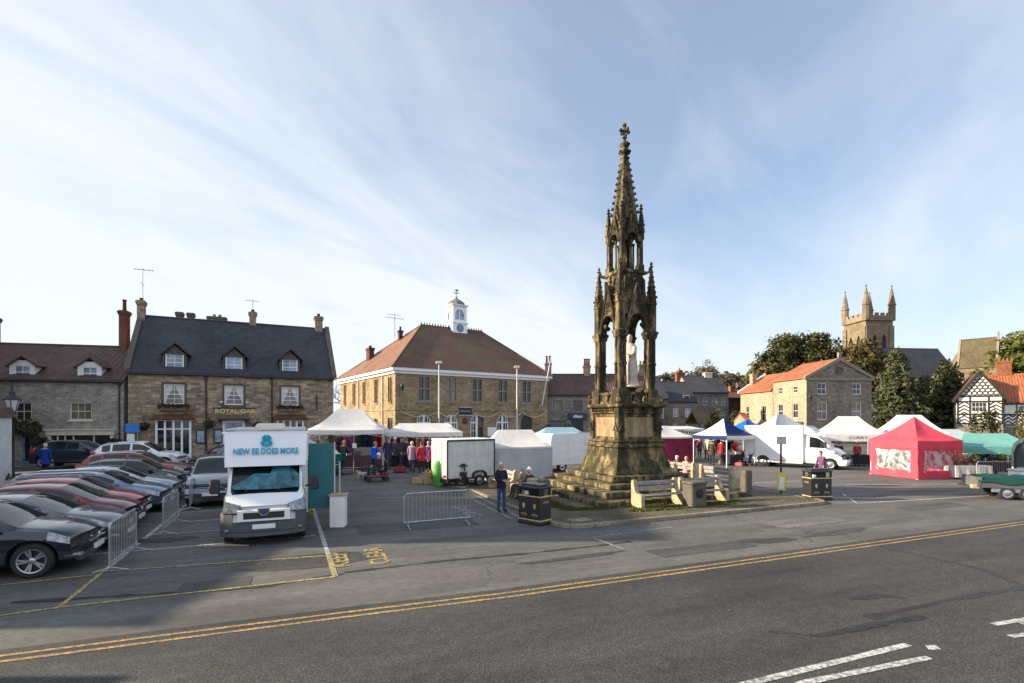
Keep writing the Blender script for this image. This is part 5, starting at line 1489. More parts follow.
MPV = dict(L=4.4, W=1.85, top=[(0, .85), (.1, .98), (.5, 1.1), (.95, 1.2), (1.02, 1.23), (1.75, 1.76), (2.1, 1.82), (4.1, 1.82), (4.25, 1.76), (4.38, 1.1), (4.4, 1.0)], belt=[(0, .84), (.35, 1.02), (.95, 1.12), (4.4, 1.16)],
           xc=.95, xh=1.75, xr=4.22, xt=4.38, glass=[(1.35, 2.2), (2.3, 3.2), (3.3, 4.15)], wx=(.85, 3.55), rw=.33, roofw=.82, zb=.25, ws='steel', hl=(.0, .55))

for sp_, dz, dx in ((HATCH, .07, .12), (ESTATE, .06, .12), (SEDAN, .06, .1), (SMALL, .07, .06)):
    def up_(p): return (p[0] if p[0] < .6 or p[0] > sp_['xh'] + .1 else p[0] - dx, p[1] + dz * (1 if p[0] < sp_['xh'] - .1 else .35))
    sp_['top'] = sorted(up_(p) for p in sp_['top']); sp_['belt'] = [(x, z + dz * .7) for x, z in sp_['belt']]
    sp_['xc'] -= dx; sp_['xh'] -= dx; g0 = sp_['glass'][0]; sp_['glass'][0] = (g0[0] - dx, g0[1]); sp_['roofw'] = .78
CROSS['roofw'] = .78
DIRC = R(23.3)
def park(car, nose, ang):
    """place a car with its nose at the given ground point"""
    x, y = nose
    car.location = (x, y, gz(x, y)); car.rotation_euler = (0, 0, ang)
    # tilt with the slope of the car park
    return car
GP = 'cars parked nose out along the bay line'
def nosept(y, back):      # a nose set back from the bay line
    x, yy = onL(y); return (x - back * E1.x, yy - back * E1.y)
RV = math.pi + DIRC       # model nose points to +x, so a car heading along E1 has its nose towards +E1: flip
c1 = make_car('parked_car', 'black crossover with five spoke alloy wheel, first car of the parked row', 'car', CROSS, PAINT['black'], GP)
c2 = make_car('parked_car', 'grey saloon second in the parked row, next to the black crossover', 'car', SEDAN, PAINT['grey'], GP)
c3 = make_car('parked_car', 'dark maroon hatchback parked between the grey saloon and the bright red car', 'car', HATCH, PAINT['maroon'], GP)
c4 = dup(c3, (0, 0, 0), 0, 'bright red hatchback parked beside the steel blue estate', GP, {PAINT['maroon']: PAINT['red']})
c5 = make_car('parked_car', 'steel blue estate with silver roof rails in the parked row', 'car', ESTATE, PAINT['steel'], GP)
c6 = dup(c2, (0, 0, 0), 0, 'silver blue saloon parked just beyond the steel blue estate', GP, {PAINT['grey']: PAINT['silver']})
c7 = make_car('parked_car', 'small dark grey car squeezed in beside the ruby crossover', 'car', SMALL, PAINT['dark'], GP)
c8 = dup(c1, (0, 0, 0), 0, 'ruby red crossover with roof rails at the far end of the parked row', GP, {PAINT['black']: PAINT['ruby']})
for c_, (y, back) in zip((c1, c2, c3, c4, c5, c6, c7, c8), ((11.85, .32), (13.75, .2), (15.6, .42), (17.2, .62), (19.0, .3), (20.9, .3), (22.7, .5), (24.5, .55))):
    park(c_, nosept(y, back), RV)
c9 = dup(c1, (at(183, 28.2), 28.6, gz(-18, 28)), R(196), 'white crossover parked side on in front of the inn bay window', 'cars parked before the inn', {PAINT['black']: PAINT['white']})
c10 = dup(c1, (at(196, 26.3), 26.3, gz(-16, 26)), R(72), 'dark crossover facing out with lit chrome nose between white car and van', 'cars parked before the inn', {PAINT['black']: PAINT['navy']})
c11 = dup(c3, (at(122, 30.5), 30.4, gz(-23, 30)), R(195), 'dark blue hatchback parked tight against the shopfront planters', 'cars parked before the inn', {PAINT['maroon']: PAINT['navy']})
c12 = make_car('people_carrier', 'silver people carrier facing out beside the big white exhibition van', 'people carrier', MPV, PAINT['mpv'])
c12.location = (at(210, 18.9), 18.9, gz(-11, 19)); c12.rotation_euler = (0, 0, R(90 + 20))
GR = 'cars parked below the timbered house'
for i, (src, px, Y, ang, lb, sw) in enumerate(((c9, 989, 49, 170, 'dark teal car parked behind the teal canopy stall', PAINT['teal']), (c9, 1022, 45, 175, 'silver car parked beside the dark arched trailer', PAINT['silver']), (c5, 962, 54, 172, 'dark estate car parked behind the white gazebo near the conifers', PAINT['dark']), (c3, 1022, 39, 178, 'pale grey hatchback behind the dark arched trailer', PAINT['mpv']))):
    old = {c9: PAINT['black'], c5: PAINT['steel'], c2: PAINT['grey'], c3: PAINT['maroon']}[src]
    x = at(px, Y); dup(src, (x, Y, gz(x, Y)), R(ang), lb, GR, {old: sw, PAINT['white']: sw})
GS = 'cars parked up the street beyond the monument'
for i, (src, px, Y, ang, lb, sw) in enumerate(((c3, 684, 62, 75, 'pale blue car parked up the street below the attic house', PAINT['silver']), (c2, 694, 58, 80, 'white car parked up the street by the mossy shelter', PAINT['white']), (c3, 706, 60, 95, 'dark car parked up the street in front of the shelter', PAINT['dark']), (c9, 716, 55, 100, 'silver grey car parked up the street by the yellow shrub', PAINT['mpv']), (c2, 676, 52, 60, 'navy car parked up the street behind the maroon tent', PAINT['navy']))):
    old = {c9: PAINT['black'], c2: PAINT['grey'], c3: PAINT['maroon']}[src]
    x = at(px, Y); dup(src, (x, Y, gz(x, Y)), R(ang), lb, GS, {old: sw, PAINT['white']: sw})

# ---- exhibition van
VAN = dict(L=2.3, W=2.05, top=[(0, .98), (.1, 1.1), (.55, 1.3), (.6, 1.33), (1.25, 2.04), (1.5, 2.1), (2.2, 2.1), (2.3, 2.1)], belt=[(0, .96), (.3, 1.16), (.6, 1.26), (2.3, 1.3)], xc=.55, xh=1.25, xr=2.28, xt=2.295,
           glass=[(.95, 1.85)], wx=(.78,), rw=.34, roofw=.9, zb=.26, ws='steel', nose=.16, lean=.14, hl=(.0, .55), tl=-1, rlean=0, tailc=0)
M['brandblue'] = mat('display_teal', (.0, .33, .47), .5, var=.05)
ex = make_car('exhibition_van', 'white exhibition van with blue lettering above the windscreen and teal side door open', 'van', VAN, PAINT['vanwhite'])
for o in ex.children:
    if o.name.startswith(('badge', 'grille_bar', 'rear_window', 'number_plate')): bpy.data.objects.remove(o)
b = MB(); b.bbox(1.3, 5.6, -1.08, 1.08, 2.02, 2.9, .06); b.bbox(2.05, 5.6, -1.08, 1.08, .42, 2.06, .03)
b.bbox(1.2, 5.64, -1.12, 1.12, 2.86, 2.95, .03); b.build('box_body', PAINT['vanwhite'], ex)
b = MB(); b.slab([(1.0, -.99, 1.98), (1.26, -1.06, 2.88), (1.26, 1.06, 2.88), (1.0, .99, 1.98)][::-1], .06); b.prism([(1.0, 1.98), (1.35, 1.98), (1.35, 2.88), (1.26, 2.88)], -1.03, -.99, 'y'); b.prism([(1.0, 1.98), (1.35, 1.98), (1.35, 2.88), (1.26, 2.88)], .99, 1.03, 'y')
fp = b.build('fascia', PAINT['vanwhite'], ex)
FT = Matrix.Translation((.99, 0, 2.38)) @ rotz(R(-90)) @ Matrix.Rotation(R(90 - 17), 4, 'X')
text('NEW EE DOES MORE', .225, M['brandblue'], fp, FT @ Matrix.Translation((0, .02, .012)), ext=.004, sx=.78, bold=.008)
b = MB(); b.T = FT @ Matrix.Translation((0, .33, .012))
for i in range(10):
    for cy, r_, n_ in ((.075, .062, 6), (-.075, .085, 8)):
        if i < n_:
            a = 2 * math.pi * i / n_; b.lathe([(.05, 0), (.05, .006)], 10, (r_ * 1.25 * math.cos(a), cy + r_ * .8 * math.sin(a), 0))
b.build('emblem', M['brandblue'], fp)
b = MB(); b.bbox(1.9, 2.7, -.45, .35, 2.95, 3.17, .07); b.build('roof_vent', M['creampaint'], ex, 40)
b = MB()
for y in (-1.0, 1.0): b.tube((1.3, y, 3.0), (5.5, y, 3.0), .03)
for x in (1.2, 3.0, 5.2): b.tube((x, -1.0, 3.0), (x, 1.0, 3.0), .02); 
b.build('roof_rail', M['greywhite'], ex)
b = MB()       # crumpled teal screen cover behind the glass
px_ = [(.40, .86), (.78, .80), (.5, .1), (.3, -.12), (.58, -.15), (.42, -.72), (.28, -.8), (.05, .86)]
def on_screen(u, y, lift): return (.55 + .7 * u + lift * -.7 - .004, y, 1.345 + .71 * u + lift * .7)
poly = [(.1, .86), (.55, .82), (.86, .62), (.88, .18), (.6, .1), (.62, -.3), (.5, -.42), (.2, -.82), (.08, -.75), (.05, .3)]
vs = [on_screen(u, -y, .022 + rnd.uniform(-.006, .006)) for u, y in poly]; cen = on_screen(.4, -.2, .045); c2_ = on_screen(.4, .3, .02)
b.add(vs + [cen], [(i, (i + 1) % len(vs), len(vs)) for i in range(len(vs))]); 
b.build('screen_cover', mat('screen_cover_teal', (.03, .13, .165), .4, var=.85, scale=4), ex)
b = MB(); b.bbox(-.06, .05, -.5, .5, .70, .90, .03); b.build('grille', M['blackplastic'], ex)
b = MB(); b.prism([(-.045, .66), (.02, .66), (.02, .955), (-.045, .93)], -.62, .62, 'y'); b.build('grille_surround', PAINT['vanwhite'], ex)
for s_ in (-1, 1):
    b = MB(); q0 = [(.02, .6, .88), (.07, .6, 1.08), (.30, .93, 1.16), (.25, 1.0, .86)]
    b.slab([(x - .03, s_ * y, z) for x, y, z in (q0 if s_ > 0 else q0[::-1])], .1); b.build('headlight', M['lamp'], ex)
b = MB(); b.T = Matrix.Translation((-.07, 0, .9)) @ rotz(R(-90)) @ Matrix.Rotation(R(90), 4, 'X'); b.prism([(-.15, .09), (.15, .09), (.13, -.02), (.05, -.1), (-.05, -.1), (-.13, -.02)], 0, .04, 'z')
o = b.build('emblem', M['chrome'], ex); b = MB(); b.T = Matrix.Translation((-.112, 0, .9)) @ rotz(R(-90)) @ Matrix.Rotation(R(90), 4, 'X'); b.prism([(-.12, .07), (.12, .07), (.1, -.02), (.04, -.075), (-.04, -.075), (-.1, -.02)], .002, .006, 'z'); b.build('emblem_field', mat('emblem_navy', (.03, .05, .14), .4), o)
b = MB(); b.bbox(-.12, -.03, -.27, .27, .46, .58, .01); b.build('number_plate', M['plate'], ex)
b = MB()
yy = [-1.03, -.95, -.75, -.4, 0, .4, .75, .95, 1.03]
for y0, y1 in zip(yy, yy[1:]):
    def bx(y): return -.09 + .30 * abs(y / 1.03) ** 2.6
    for z0, z1, o0 in ((.27, .4, .0), (.402, .62, -.02)): b.add([(bx(y0) + o0, y0, z0), (bx(y1) + o0, y1, z0), (bx(y1) + o0 + .02, y1, z1), (bx(y0) + o0 + .02, y0, z1), (bx(y0) + .3, y0, z0), (bx(y1) + .3, y1, z0), (bx(y1) + .3, y1, z1), (bx(y0) + .3, y0, z1)], [(0, 1, 2, 3), (4, 7, 6, 5), (0, 4, 5, 1), (3, 2, 6, 7), (0, 3, 7, 4), (1, 5, 6, 2)])
    if abs(y0 + y1) / 2 > .6: b.add([(bx(y0) + .01, y0, .62), (bx(y1) + .01, y1, .62), (bx(y1) + .06, y1, .87), (bx(y0) + .06, y0, .87), (bx(y0) + .3, y0, .62), (bx(y1) + .3, y1, .62), (bx(y1) + .3, y1, .87), (bx(y0) + .3, y0, .87)], [(0, 1, 2, 3), (4, 7, 6, 5), (0, 4, 5, 1), (3, 2, 6, 7), (0, 3, 7, 4), (1, 5, 6, 2)])
b.build('bumper', mat('grey_bumper', (.06, .062, .066), .6, var=.15), ex, 60)
for o in list(ex.children):
    if o.name.startswith('mirror'): bpy.data.objects.remove(o)
for s_ in (-1, 1):
    b = MB(); b.bbox(.75, .95, s_ * 1.24 - .12, s_ * 1.24 + .12, 1.3, 1.68, .04); b.tube((.9, s_ * 1.0, 1.4), (.9, s_ * 1.2, 1.45), .03)
    b.build('mirror', M['blackplastic'], ex, 40)
for x in (4.7,):
    for s_ in (-1, 1): wheel(ex, x, s_ * .9, .34, .22, s_, 5, 'steel')
b = MB(); b.bbox(.58, 1.2, -.5, -.46, 1.35, 1.37, .005); b.tube((.56, .5, 1.36), (.8, .1, 1.62), .012); b.tube((.56, -.3, 1.36), (.8, -.7, 1.62), .012); b.build('wiper', M['black'], ex)
# opened teal door on the van's stall side
b = MB(); b.bbox(2.06, 2.12, -1.85, -1.1, .55, 2.55, .015); o = b.build('side_door', mat('door_teal', (.01, .13, .14), .45), ex)
b = MB(); b.bbox(2.05, 2.13, -1.88, -1.84, .52, 2.58, .008); b.build('door_edge', M['greywhite'], o)
b = MB(); b.bbox(2.5, 2.9, -1.25, -.98, .28, .42, .02); b.build('step', M['yellowmark'], ex)
ex.location = (at(266, 13.45), 13.35, 0); ex.rotation_euler = (0, 0, R(90 + 22.5))

# ---- white van at the stalls
VAN2 = dict(L=2.6, W=2.05, top=[(0, 1.0), (.1, 1.12), (.7, 1.38), (.78, 1.42), (1.5, 2.1), (1.75, 2.2), (2.5, 2.3), (2.6, 2.3)], belt=[(0, .98), (.3, 1.2), (.75, 1.34), (2.6, 1.38)], xc=.72, xh=1.5, xr=2.58, xt=2.595,
            glass=[(1.15, 2.1)], wx=(.9,), rw=.34, roofw=.9, zb=.28, ws='steel', nose=.2, lean=.12, hl=(.0, .6), tl=-1, rlean=0, tailc=0)
wv = make_car('removal_van', 'long white high sided van parked between the navy gazebo and red gazebo', 'van', VAN2, PAINT['vanwhite'])
for o in wv.children:
    if o.name.startswith('rear_window'): bpy.data.objects.remove(o)
b = MB(); b.bbox(2.4, 6.2, -1.1, 1.1, .42, 2.85, .05)
b.prism([(1.55, 2.14), (2.45, 2.3), (2.45, 2.84), (2.3, 2.84), (1.95, 2.6)], -1.03, 1.03, 'y'); b.build('box_body', PAINT['vanwhite'], wv, 30)
b = MB(); b.bbox(-.06, .45, -1.0, 1.0, .26, .66, .07); b.build('bumper', PAINT['vanwhite'], wv, 50)
b = MB(); b.bbox(-.03, .1, -.6, .6, .7, .98, .03); b.build('grille', M['blackplastic'], wv)
b = MB()
for s_ in (-1, 1): b.bbox(2.45, 6.15, s_ * 1.1 - .02, s_ * 1.1 + .02, .3, .42, .008)
b.build('side_guard', M['greywhite'], wv)
for s_ in (-1, 1):
    wheel(wv, 4.95, s_ * 1.02, .34, .24, s_, 5, 'steel')
    b = MB(); b.bbox(1.05, 1.2, s_ * 1.25 - .12, s_ * 1.25 + .12, 1.42, 1.8, .04); b.tube((1.2, s_ * 1.0, 1.5), (1.2, s_ * 1.2, 1.55), .03); b.build('mirror', M['blackplastic'], wv, 40)
    b = MB(); b.T = Matrix.Translation((4.95, s_ * 1.085, .34)) @ Matrix.Rotation(R(90), 4, 'X'); b.lathe([(.44, -.03), (.44, .03)], 24); b.build('wheel_arch', M['black'], wv)
wv.location = (22.0, 33.4, 0); wv.rotation_euler = (0, 0, R(180 - 42))

# ---- white panel van seen from behind, left of the monument
pv = thing('panel_van', 'white panel van seen from its sunlit rear doors beside the monument', 'van', (1.75, 31.3, gz(2.7, 30)), R(32))
b = MB(); b.prism([(0, .45), (.02, 1.2), (.14, 2.2), (.3, 2.32), (4.2, 2.34), (4.7, 2.2), (5.3, 1.3), (6.1, 1.05), (6.2, .45)], -.92, .92, 'y'); b.T = Matrix.Identity(4); bo = b.build('body', PAINT['vanwhite'], pv)
b = MB(); b.bbox(-.08, .1, -.92, .92, .38, .56, .03); b.build('bumper', M['blackplastic'], pv)
b = MB(); b.prism([(-.012, .6), (.13, 2.15), (.15, 2.15), (.01, .6)], -.01, .01, 'y'); b.build('door_seam', M['black'], pv)
for s_ in (-1, 1):
    b = MB(); b.bbox(-.03, .06, s_ * .83 - .08, s_ * .83 + .08, .75, 1.3, .02); b.build('tail_light', M['taillamp'], pv)
    b = MB()
    for x in (1.4, 2.7, 4.0): b.box(x - .008, x + .008, s_ * .925 - .006, s_ * .925 + .006, .5, 2.2)
    for z in (.75, 1.25, 1.75): b.box(.4, 4.3, s_ * .925 - .006, s_ * .925 + .006, z - .008, z + .008)
    b.build('panel_seam', M['greywhite'], pv)
    for x in (1.0, 5.1): wheel(pv, x, s_ * .8, .34, .22, s_, 5, 'steel')
b = MB(); b.bbox(-.02, .03, -.26, .26, .62, .73, .005); b.build('number_plate', M['yplate'], pv)
b = MB(); b.bbox(.035, .075, .25, .7, 1.4, 1.46, .004); b.build('lettering', mat('sign_red', (.4, .04, .03), .5), pv)

# ---- box trailer
bt = thing('box_trailer', 'grey white box trailer behind the litter bin by the market stalls', 'trailer', (-2.95, 23.4, gz(-2, 23)), R(37)); bt.scale = (.9, .95, 1)
b = MB(); b.bbox(0, 2.9, 0, 1.6, .42, 2.2, .03); b.build('body', M['greywhite'], bt)
b = MB()
for x in (0, 2.9): b.box(x - .03, x + .03, -.03, .03, .4, 2.22)
b.box(0, 2.9, -.025, .02, 2.16, 2.23); b.box(0, 2.9, -.025, .02, .38, .46); b.build('edge_trim', M['iron'], bt)
b = MB(); b.bbox(-.02, 2.92, -.02, 1.62, 2.215, 2.26, .01); b.build('roof', M['white'], bt)
for y, s_ in ((-.03, -1), (1.63, 1)): wheel(bt, 1.9, y, .28, .16, s_, 5, 'steel')
b = MB(); b.prism([(1.45, .42), (1.5, .66), (1.7, .76), (2.1, .76), (2.3, .66), (2.35, .42), (2.28, .42), (2.22, .62), (2.07, .7), (1.73, .7), (1.58, .62), (1.52, .42)], -.14, .0, 'y'); b.build('mudguard', M['black'], bt)
b = MB(); b.box(-.03, -.01, .05, 1.55, .5, 2.15); b.tube((-.05, .5, .5), (-.05, .5, 2.1), .02); b.tube((-.05, 1.1, .5), (-.05, 1.1, 2.1), .02); b.build('rear_door', M['creampaint'], bt)
b = MB(); b.bbox(-.06, -.02, .1, .35, .5, .62, .01); b.bbox(-.06, -.02, 1.25, 1.5, .5, .62, .01); b.build('tail_light', M['taillamp'], bt)
b = MB(); b.bbox(-.12, 0, .1, 1.5, .3, .42, .02); b.tube((2.9, .8, .45), (3.9, .8, .42), .05); b.tube((3.8, .8, 0), (3.8, .8, .6), .03); b.build('chassis', M['iron'], bt)

# ---- flat trailer under a green tarpaulin
ft = thing('flat_trailer', 'grey flatbed trailer covered with a dark green tarpaulin near the road', 'trailer', (at(974, 21.2), 21.2, 0), R(-20)); ft.scale = (1, .78, 1)
M['tarp'] = fabric('green_tarpaulin', (.006, .05, .042), .03)
M['dullgrey'] = mat('dull_galvanised', (.13, .13, .13), .7, .3, var=.3)
b = MB(); b.bbox(.2, 4.2, 0, 1.7, .46, .72, .02); b.build('bed', M['dullgrey'], ft)
b = MB(); nx_, ny_ = 24, 10
for j in range(ny_ + 1):
    for i in range(nx_ + 1):
        x = .12 + 4.2 * i / nx_; y = -.08 + 1.86 * j / ny_
        e = min(1, min(j, ny_ - j) / 2.0); z = .72 + .2 * e ** .5 + .05 * math.sin(x * 5 + y * 3) * e + rnd.uniform(-.02, .02)
        if min(j, ny_ - j) == 0: z = .68 + .05 * math.sin(x * 4.2)
        b.v.append((x, y, z))
b.f = [(j * (nx_ + 1) + i, j * (nx_ + 1) + i + 1, (j + 1) * (nx_ + 1) + i + 1, (j + 1) * (nx_ + 1) + i) for j in range(ny_) for i in range(nx_)]; b.m = [0] * len(b.f)
b.build('tarpaulin', M['tarp'], ft, 179)
b = MB(); b.prism([(.1, .5), (.2, .5), (.28, .9), (.14, .9)], -.02, 1.72, 'y'); b.build('tailboard', M['dullgrey'], ft)
b = MB(); b.bbox(-.05, .2, .0, .3, .42, .58, .02); b.bbox(-.05, .2, 1.4, 1.7, .42, .58, .02); b.build('light_bar', M['ply'], ft)
for x in (1.1, 1.75):
    for y, s_ in ((.1, -1), (1.6, 1)): wheel(ft, x, y, .27, .18, s_, 5, 'steel')
b = MB(); b.tube((2.0, -.02, .35), (2.0, -.02, .95), .02); b.box(.6, 2.3, .05, .12, .3, .46); b.build('chassis', M['galv'], ft)
# ------------------------------------------------------------------ the monument
MC = Vector((5.05, 22.95, KH)); mon = thing('market_cross', 'tall blackened gothic monument with a crocketed spire on stone steps', 'monument', MC, k)
for i, (h_, z0, z1) in enumerate(((3.55, -.05, .2), (2.95, .2, .43), (2.4, .43, .65), (1.95, .65, .87))):
    b = MB()      # each step is a course of worn blocks
    nb = 7 - i
    for s_ in range(4):
        b.T = rotz(s_ * math.pi / 2)
        xs = [-h_ + 2 * h_ * j / nb + (rnd.uniform(-.12, .12) if 0 < j < nb else 0) for j in range(nb + 1)]
        for x0, x1 in zip(xs, xs[1:]):
            dz = rnd.uniform(-.02, .012); dy = rnd.uniform(-.015, .02)
            a0 = x0 + .006 if x0 > -h_ + .01 else x0
            b.bbox(a0, min(x1 - .006, h_ - .7) if x1 >= h_ - .01 else x1 - .006, -h_ - dy, -h_ + .7, z0, z1 + dz, .03)
    b.T = Matrix.Identity(4); b.box(-h_ + .65, h_ - .65, -h_ + .65, h_ - .65, z0, z1 - .005)
    b.build('step', M['monstep'], mon)
b = MB()
b.sq([(1.52, .86), (1.5, .95), (1.40, 1.15), (1.27, 1.55), (1.17, 1.98), (1.27, 2.0), (1.27, 2.06), (1.2, 2.1), (1.13, 2.18), (1.2, 2.22), (1.2, 2.27), (1.1, 2.32)]); b.build('plinth', M['mon'], mon)
b = MB(); b.sq([(1.0, 2.31), (1.0, 3.4)])
for s_ in range(4):
    b.T = rotz(s_ * math.pi / 2)
    b.bbox(-1.14, -.82, -1.14, -.82, 2.3, 3.42, .03)
    for x in (-.98, .98): b.prism([(-.16 + x, 2.7), (x + .16, 2.7), (x, 3.05)], -1.2, -1.1, 'y')
    b.box(-.82, .82, -1.06, -.98, 2.32, 2.42); b.box(-.82, .82, -1.06, -.98, 3.3, 3.41); b.box(-.82, -.74, -1.055, -.98, 2.42, 3.3); b.box(.74, .82, -1.055, -.98, 2.42, 3.3)
pd = b.build('pedestal', M['mon'], mon)
for s_ in range(4):
    b = MB(); b.T = rotz(s_ * math.pi / 2); b.box(-.735, .735, -1.025, -1.0, 2.43, 3.29)
    for i in range(7): b.box(-.55 + .03 * (i % 2), .55 - .06 * (i % 3), -1.029, -1.02, 3.12 - .09 * i, 3.14 - .09 * i)
    b.build('inscription_panel', M['monpale'], pd)
b = MB(); b.sq([(1.06, 3.41), (1.16, 3.46), (1.16, 3.5), (1.08, 3.52), (1.08, 3.64), (1.22, 3.7), (1.26, 3.74), (1.26, 3.82), (1.15, 3.86), (1.0, 3.87)])
for s_ in range(4):
    b.T = rotz(s_ * math.pi / 2)
    for i in range(13): b.ball((-1.06 + .176 * i, -1.12, 3.58), .055, 6, 4)
    b.box(-1.16, -.86, -1.16, -.86, 3.42, 3.84)
b.build('cornice', M['mon'], mon)
b = MB()          # pierced parapet between the piers, with carved bosses
for s_ in range(4):
    b.T = rotz(s_ * math.pi / 2)
    b.box(-.62, .62, -1.02, -.86, 3.86, 3.96); b.box(-.62, .62, -1.02, -.86, 4.26, 4.36)
    for i in range(7): b.box(-.6 + .19 * i, -.54 + .19 * i, -.99, -.89, 3.96, 4.26)
    T0 = b.T; b.T = T0 @ Matrix.Translation((0, -1.0, 4.12)) @ Matrix.Rotation(R(90), 4, 'X'); b.lathe([(.2, -.06), (.2, .04), (.13, .05), (.1, .02), (.02, .04)], 12); b.T = T0
    for x in (-1.12, 1.12):
        b.ball((x, -1.12, 4.0), .13, 7, 5, 0, 1.2); b.ball((x, -1.12, 4.2), .09, 6, 4)
b.build('parapet', M['mon'], mon)
PS = .77
for sx in (-1, 1):
    for sy in (-1, 1):
        b = MB(); c_ = (sx * PS, sy * PS, 0)
        b.sq([(.33, 3.85), (.33, 4.1), (.28, 4.16), (.28, 4.42), (.22, 4.5)], c_)
        b.lathe([(.15, 4.4), (.15, 6.75)], 8, c_, 0, R(22.5))
        for qx in (-1, 1):
            for qy in (-1, 1):
                c2 = (c_[0] + qx * .13, c_[1] + qy * .13, 0)
                b.lathe([(.1, 4.42), (.1, 4.52), (.07, 4.56), (.068, 5.52), (.1, 5.55), (.1, 5.62), (.068, 5.66), (.066, 6.66), (.085, 6.7), (.12, 6.86), (.12, 6.9)], 8, c2)
                for h_ in (6.78, 6.84): b.ball((c2[0] + qx * .06, c2[1] + qy * .06, h_), .06, 6, 4)
        b.sq([(.2, 6.72), (.24, 6.88), (.27, 6.92), (.27, 7.0), (.2, 7.05)], c_)
        b.build('pier', M['mon'], mon, 50)
def crockets(b, p, q, n, s_, up=.0):
    p, q = Vector(p), Vector(q)
    for i in range(n):
        c = p.lerp(q, (i + .5) / n); z = 1 - .35 * i / n
        b.ball(tuple(c), s_ * z, 6, 4, 0, .9); b.ball((c.x, c.y, c.z + s_ * .8 * z), s_ * .55 * z, 5, 4)
def pinnacle(par, name, cx, cy, z0, zs, zt, hw, n=5, spread=.06):
    b = MB(); b.sq([(hw, z0), (hw, zs - .02), (hw * 1.3, zs), (hw * 1.3, zs + .06), (hw * .95, zs + .1)], (cx, cy, 0))
    for s_ in range(4):
        b.T = Matrix.Translation((cx, cy, 0)) @ rotz(s_ * math.pi / 2)
        b.box(-hw * .55, hw * .55, -hw - .012, -hw + .01, z0 + .15, zs - .35); b.prism([(-hw * 1.1, zs - .3), (hw * 1.1, zs - .3), (0, zs + .2)], -hw - .04, -hw + .02, 'y')
    b.T = Matrix.Identity(4)
    zf = zt - .34
    b.sq([(hw * .95, zs + .08), (.03, zf + .1)], (cx, cy, 0))
    for sx in (-1, 1):
        for sy in (-1, 1): crockets(b, (cx + sx * hw * .9, cy + sy * hw * .9, zs + .15), (cx + sx * .04, cy + sy * .04, zf), n, spread * .75)
    b.lathe([(.035, zf), (.05, zf + .08), (.1, zf + .13), (.035, zf + .19), (.075, zf + .26), (.03, zf + .32), (.01, zf + .36)], 8, (cx, cy, 0))
    b.build(name, M['mon'], par, 50)
for sx in (-1, 1):
    for sy in (-1, 1): pinnacle(mon, 'pinnacle', sx * (PS + .05), sy * (PS + .05), 7.0, 8.5, 10.1, .15)
def arch_gable(b, y, hw, z0, zsp, za, zg, hole, th):
    """gable with a pointed arch, in the plane y (looking to -y)"""
    n = 9; rad = []
    for i in range(n + 1):
        t = i / n       # pointed arch: arc from (hole, zsp) to (0, za)
        a = t * math.pi / 2; rad.append((hole * math.cos(a) ** .85 if i < n else 0.0, zsp + (za - zsp) * math.sin(a) ** .95))
    for s_ in (-1, 1):
        out = [(s_ * lerp(hw, 0, i / n), lerp(z0, zg, i / n)) for i in range(n + 1)]
        for i in range(n):
            q = [out[i], out[i + 1], (s_ * rad[i + 1][0], rad[i + 1][1]), (s_ * rad[i][0], rad[i][1])]
            q = [q[0], q[1], q[2], q[3]] if s_ > 0 else q[::-1]
            u = []
            for p in q:
                if p not in u: u.append(p)
            b.prism(u, y, y + th, 'y')
        # moulding along the gable and the arch
        for a_, c_ in zip(out, out[1:]): b.tube((a_[0], y - .02, a_[1]), (c_[0], y - .02, c_[1]), .05, n=6)
        for a_, c_ in zip(rad, rad[1:]): b.tube((s_ * a_[0], y - .02, a_[1]), (s_ * c_[0], y - .02, c_[1]), .045, n=6)
        # cusps of the trefoil
        b.ball((s_ * hole * .72, y + th / 2, lerp(zsp, za, .42)), hole * .22, 7, 5); b.ball((s_ * hole * .93, y + th / 2, lerp(zsp, za, .02)), hole * .14, 7, 5)
        crockets(b, (s_ * (hw + .06), y + th * .4, z0 + .08), (s_ * .08, y + th * .4, zg - .02), 7, hw * .085)
    zc = lerp(za, zg, .36); r_ = (zg - zc) / (zg - z0) * hw * .42
    for i in range(14):
        a, c = 2 * math.pi * i / 14, 2 * math.pi * (i + 1) / 14
        b.tube((r_ * math.cos(a), y - .025, zc + r_ * math.sin(a)), (r_ * math.cos(c), y - .025, zc + r_ * math.sin(c)), .03, n=5)
    for i in range(4):
        a = math.pi / 4 + i * math.pi / 2; b.ball((r_ * .45 * math.cos(a), y - .01, zc + r_ * .45 * math.sin(a)), r_ * .3, 6, 4)
    for i in range(16):      # diaper of carved leaves in the spandrels
        t = rnd.uniform(.05, .7); w = rnd.uniform(-.8, .8) * hw * (1 - t); zz_ = lerp(z0, zg, t)
        if abs(w) > hole * .9 or zz_ > za + .1: b.ball((w, y - .015, zz_), hw * .06, 5, 4)
    b.lathe([(.05, zg - .1), (.05, zg + .1), (.11, zg + .17), (.04, zg + .24), (.09, zg + .34), (.02, zg + .42)], 7, (0, y + th / 2, 0))
for s_ in range(4):
    b = MB(); b.T = rotz(s_ * math.pi / 2); arch_gable(b, -PS - .12, .64, 6.98, 7.0, 7.78, 9.1, .50, .24); b.build('canopy_gable', M['mon'], mon, 45)
b = MB(); b.sq([(.84, 7.75), (.72, 8.3), (.62, 9.0), (.56, 9.55), (.66, 9.62), (.66, 9.72), (.58, 9.78), (.5, 9.8)])
b.sq([(.12, 7.2), (.35, 7.55), (.8, 7.8)])
